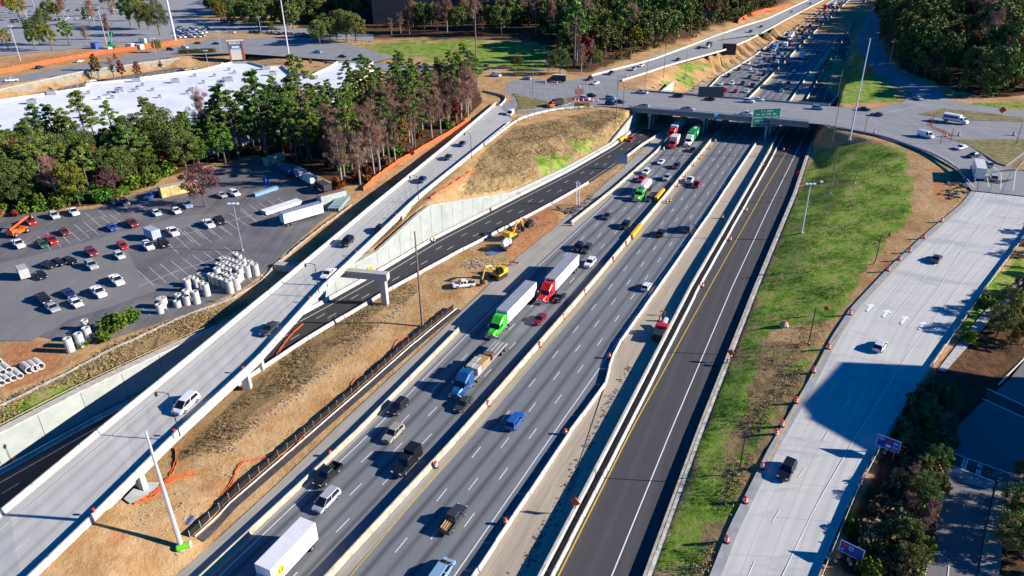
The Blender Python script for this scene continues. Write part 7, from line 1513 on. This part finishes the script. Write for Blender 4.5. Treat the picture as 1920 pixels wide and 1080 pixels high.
scatter([(395, 40), (470, 58), (555, 60), (600, 40), (730, 35), (560, 5), (430, -5)], 55, 7, [('ever', 3), ('oak', 3), ('rust', 1), ('twig', 1.5), ('yellow', .3)], lab3, "wood at the top middle", (1.2, 1.7), seed=7, lod=.5)
T4 = "the shaded wood at the right beyond the bridge"
lab4 = {k: v.replace(T2, T4) for k, v in lab2.items()}
scatter([(1655, 5), (1652, 60), (1690, 128), (1735, 150), (1790, 168), (1850, 186), (1930, 178), (1930, 100), (1800, 40), (1740, -5)], 120, 5.8, [('ever', 4), ('oak', 2.5), ('twig', 2.2), ('rust', .8), ('yellow', .7)], lab4, "shaded wood at the right", (1.3, 1.9), seed=8, lod=.5)
# strip beside the concrete road, lower right
T5 = "the shaded strip right of the concrete road"
lab5 = {'ever': "dark evergreen in "+T5, 'oak': "olive tree in "+T5, 'rust': "rust tinted tree in "+T5, 'twig': "bare twiggy tree in "+T5, 'green': "bright leafed tree in "+T5}
scatter([(1680, 1080), (1668, 1000), (1700, 920), (1725, 870), (1770, 880), (1745, 960), (1725, 1080)], 22, 2.6, [('ever', 1), ('oak', 3), ('rust', .8), ('twig', 2)], lab5, "strip by the street", (.26, .42), seed=9)
scatter([(1725, 860), (1735, 790), (1760, 745), (1785, 730), (1790, 790), (1770, 850)], 12, 3.2, [('ever', 3), ('twig', 1.5), ('oak', 1)], lab5, "strip in the tower shadow", (.25, .4), seed=10)
scatter([(1860, 640), (1880, 590), (1925, 560), (1960, 600), (1930, 650), (1880, 670)], 9, 3.5, [('ever', 3), ('oak', 1), ('rust', 1)], lab5, "strip by the pale path", (.4, .65), seed=12)
scatter([(1640, 1080), (1630, 1010), (1680, 900), (1700, 800), (1750, 740), (1770, 780), (1765, 870), (1740, 960), (1722, 1080)], 70, 1.8, [('scrub', 5), ('bush', 1), ('shrub', 1)], {'scrub': "olive brown scrub bush in the shaded strip right of the concrete road", 'bush': "low green bush in the shaded strip right of the concrete road", 'shrub': "low russet shrub in the shaded strip right of the concrete road"}, "", (1.0, 1.9), seed=33)
scatter([(760, 62), (965, 70), (970, 38), (770, 30)], 26, 7, [('ever', 3), ('twig', 1)], {'ever': "evergreen before the dark office block at the top middle", 'twig': "bare tree before the dark office block at the top middle"}, "", (1.0, 1.4), seed=34, lod=.5)
scatter([(1925, 480), (1990, 400), (2050, 420), (2000, 560), (1940, 560)], 16, 4.0, [('ever', 3), ('twig', 1), ('oak', 1)], "tree just outside the right edge of the picture", "trees outside the right edge", (.3, .45), seed=13)
scatter([(1885, 1080), (1880, 1000), (1925, 900), (2000, 900), (2000, 1080)], 10, 3.5, [('ever', 2), ('green', 1), ('oak', 1)], lab5, "corner right of the street", (.4, .6), seed=14)
for x, y, lb in ((1600, 1000, "small green shrub by the road edge between the blue signs"), (1628, 1075, "leafy shrub at the bottom edge right of the lower blue sign"), (1815, 640, "yellow green shrub beside the pale path"), (1850, 575, "yellow green shrub between the guard rail and the pale path")): tree('bush', G(x, y), lb, 1.3)
tree('plum', G(1912, 555), "pink red tree at the right edge by the pale path", .5)
# scrub between the road and dirt: rubble rows and straw tufts (uncountable)
def rubble(name, line, n, wid, size, m, seed):
    r = np.random.RandomState(seed); pts = resample([G(x, y, True) for x, y in line], 60); b = MB()
    for k in range(n):
        p = pts[r.randint(60)].lerp(pts[r.randint(60)], 0); x, y = p.x+r.normal()*wid, p.y+r.normal()*wid; s = size*r.uniform(.3, 1.3); z_ = tz(x, y)
        v = [(x+s*r.uniform(.5, 1)*sx, y+s*r.uniform(.5, 1)*sy, z_+s*(-.4 if zz < 0 else r.uniform(.4, .9))) for zz in (-1, 1) for sx, sy in ((-1, -1), (1, -1), (1, 1), (-1, 1))]; b.hexa(v)
    b.obj(name, m, None, kind='stuff')
rub = mat("rubble_stone", (.38, .32, .25), .9, noise=.35, scale=1); rubd = mat("rubble_dark", (.14, .12, .11), .9, noise=.3, scale=1)
rubble("rubble", [(420, 850), (480, 800), (560, 735), (640, 670), (700, 620), (740, 585), (780, 540)], 420, .8, .2, rub, 1); rubble("rubble", [(840, 560), (870, 520), (930, 490), (1000, 440), (1060, 390), (1180, 310)], 200, 1.6, .2, rub, 2)
rubble("rubble", [(975, 1080), (1060, 920), (1110, 820), (1150, 740), (1180, 690)], 600, .6, .26, rubd, 3); rubble("rubble", [(880, 500), (900, 490), (925, 500)], 120, 1.5, .28, rub, 4); rubble("rubble", [(1240, 200), (1290, 170), (1340, 140)], 140, 3, 1.0, rub, 5)
rubble("rubble", [(230, 1000), (300, 950), (360, 930), (420, 880), (340, 1030)], 120, 2.6, .17, rub, 6); rubble("rubble", [(1780, 330), (1800, 350), (1780, 370)], 90, 1.6, .5, rubd, 7); rubble("rubble", [(1050, 392), (1075, 400), (1120, 370)], 120, 1.2, .5, rubd, 8)
def tufts(name, poly, n, size, m, seed, zr=.5):
    r = np.random.RandomState(seed); W_ = [G(x, y, True) for x, y in poly]; pw = [(w.x, w.y) for w in W_]; x = r.uniform(min(p[0] for p in pw), max(p[0] for p in pw), n*3); y = r.uniform(min(p[1] for p in pw), max(p[1] for p in pw), n*3); k = inpoly(x, y, pw); x, y = x[k][:n], y[k][:n]
    cl = np.sin(x*.31+y*.17)+np.sin(y*.43-x*.21)+r.normal(size=len(x))*.7; k = cl > 0; x, y = x[k], y[k]
    c_ = [(a, b_, tz(a, b_)+.15) for a, b_ in zip(x, y)]; o = link(name, leaves(name, c_, [.55]*len(c_), 5, size, m, zr, seed, .4)); o['kind'] = 'stuff'
strawm = mat("straw_blades", (.36, .26, .12), .9, noise=.3, scale=.6); grm = mat("grass_blades", (.10, .17, .03), .9, noise=.4, scale=.3)
tufts("dry_grass", [(0, 805), (350, 637), (480, 565), (440, 555), (200, 650), (125, 700), (0, 752)], 5000, .28, strawm, 1); tufts("dry_grass", [(860, 372), (900, 300), (960, 245), (1130, 210), (1170, 222), (1130, 265), (960, 350)], 6000, .32, strawm, 2)
tufts("dry_grass", [(300, 890), (480, 720), (620, 600), (760, 530), (790, 540), (560, 735), (420, 850)], 3500, .24, mat("scrub_brown", (.27, .19, .10), .9, noise=.4, scale=.6), 3)
tufts("grass", [(1225, 1080), (1318, 812), (1425, 545), (1498, 365), (1530, 285), (1690, 290), (1700, 400), (1580, 570), (1430, 800), (1310, 1080)], 16000, .2, grm, 4); tufts("dry_grass", [(1290, 1080), (1400, 800), (1500, 640), (1540, 650), (1440, 800), (1325, 1080)], 5000, .22, strawm, 5)
tufts("brush", [(1660, 1080), (1640, 960), (1700, 830), (1790, 720), (1790, 800), (1735, 1080)], 3500, .4, mat("brush_brown", (.12, .09, .045), .9, noise=.5, scale=.4), 6, .8)
# far wood: what stands behind the trees one can tell apart
for name, poly, n, seed in (("far_wood", [(395, 40), (555, 50), (740, 40), (975, 45), (1060, 86), (1080, 126), (1108, 132), (1190, 102), (1290, 76), (1330, 54), (1400, 36), (1480, 2), (1480, -30), (900, -30), (420, -30)], 900, 21), ("far_wood", [(1656, 0), (1655, 62), (1692, 130), (1735, 152), (1850, 188), (1940, 180), (1960, -20), (1660, -30)], 520, 22)):
    W_ = [G(x, y, True) for x, y in poly]; pw = [(w.x, w.y) for w in W_]; r = np.random.RandomState(seed); cs = []; rs_ = []
    while n > 0:
        x, y = r.uniform(min(p[0] for p in pw), max(p[0] for p in pw)), r.uniform(min(p[1] for p in pw), max(p[1] for p in pw))
        if not inpoly(np.array([x]), np.array([y]), pw)[0]: continue
        n -= 1; z_ = tz(x, y); hh_ = r.uniform(6, 18)
        for k in range(9): cs.append((x+r.normal()*3, y+r.normal()*3, z_+hh_*r.uniform(.08, 1))); rs_.append(3.0)
    for q_, (mm_, sz_, asp) in enumerate((('ever', .8, 1.0), ('oak', .75, 1.0), ('twig', 1.5, .12))):
        sel = [i for i in range(len(cs)) if (i//9) % 5 in ((0, 1), (2, 3), (4,))[q_]]; o = link(name, leaves(name, [cs[i] for i in sel], [rs_[i] for i in sel], 42, sz_, LM[mm_], .8, seed+q_, asp)); o['kind'] = 'stuff'
# boulder and small things on the bank
r = empty("boulder", G(1470, 612), 0, "pale boulder with an orange top on the grass near the dark pole", "boulder"); b = MB(); b.tube([(0, 0, -.2), (0, 0, .5), (.1, 0, 1.0), (.1, 0, 1.3)], [1.0, 1.1, .7, .2], 9); b.obj("rock", rub, r); b = MB(); b.tube([(.1, 0, 1.25), (.1, 0, 1.45)], .3, 8); b.obj("marker", m_org, r)
for k, (x, y, lb) in enumerate(((1403, 272+68, "white and dark debris heap on the upper green bank"), (1542, 342, "small white debris pile near the dark slim pole"))):
    if k: r = empty("debris_pile", G(x, y), 0, lb, "debris pile"); b = MB(); b.box(-.9, .2, -.6, .5, 0, .6, tx=.2, ty=.2); b.obj("sack", m_wst, r); b = MB(); b.box(.3, 1.2, -.4, .6, 0, .5, tx=.2, ty=.1); b.obj("tarp", m_dark, r)
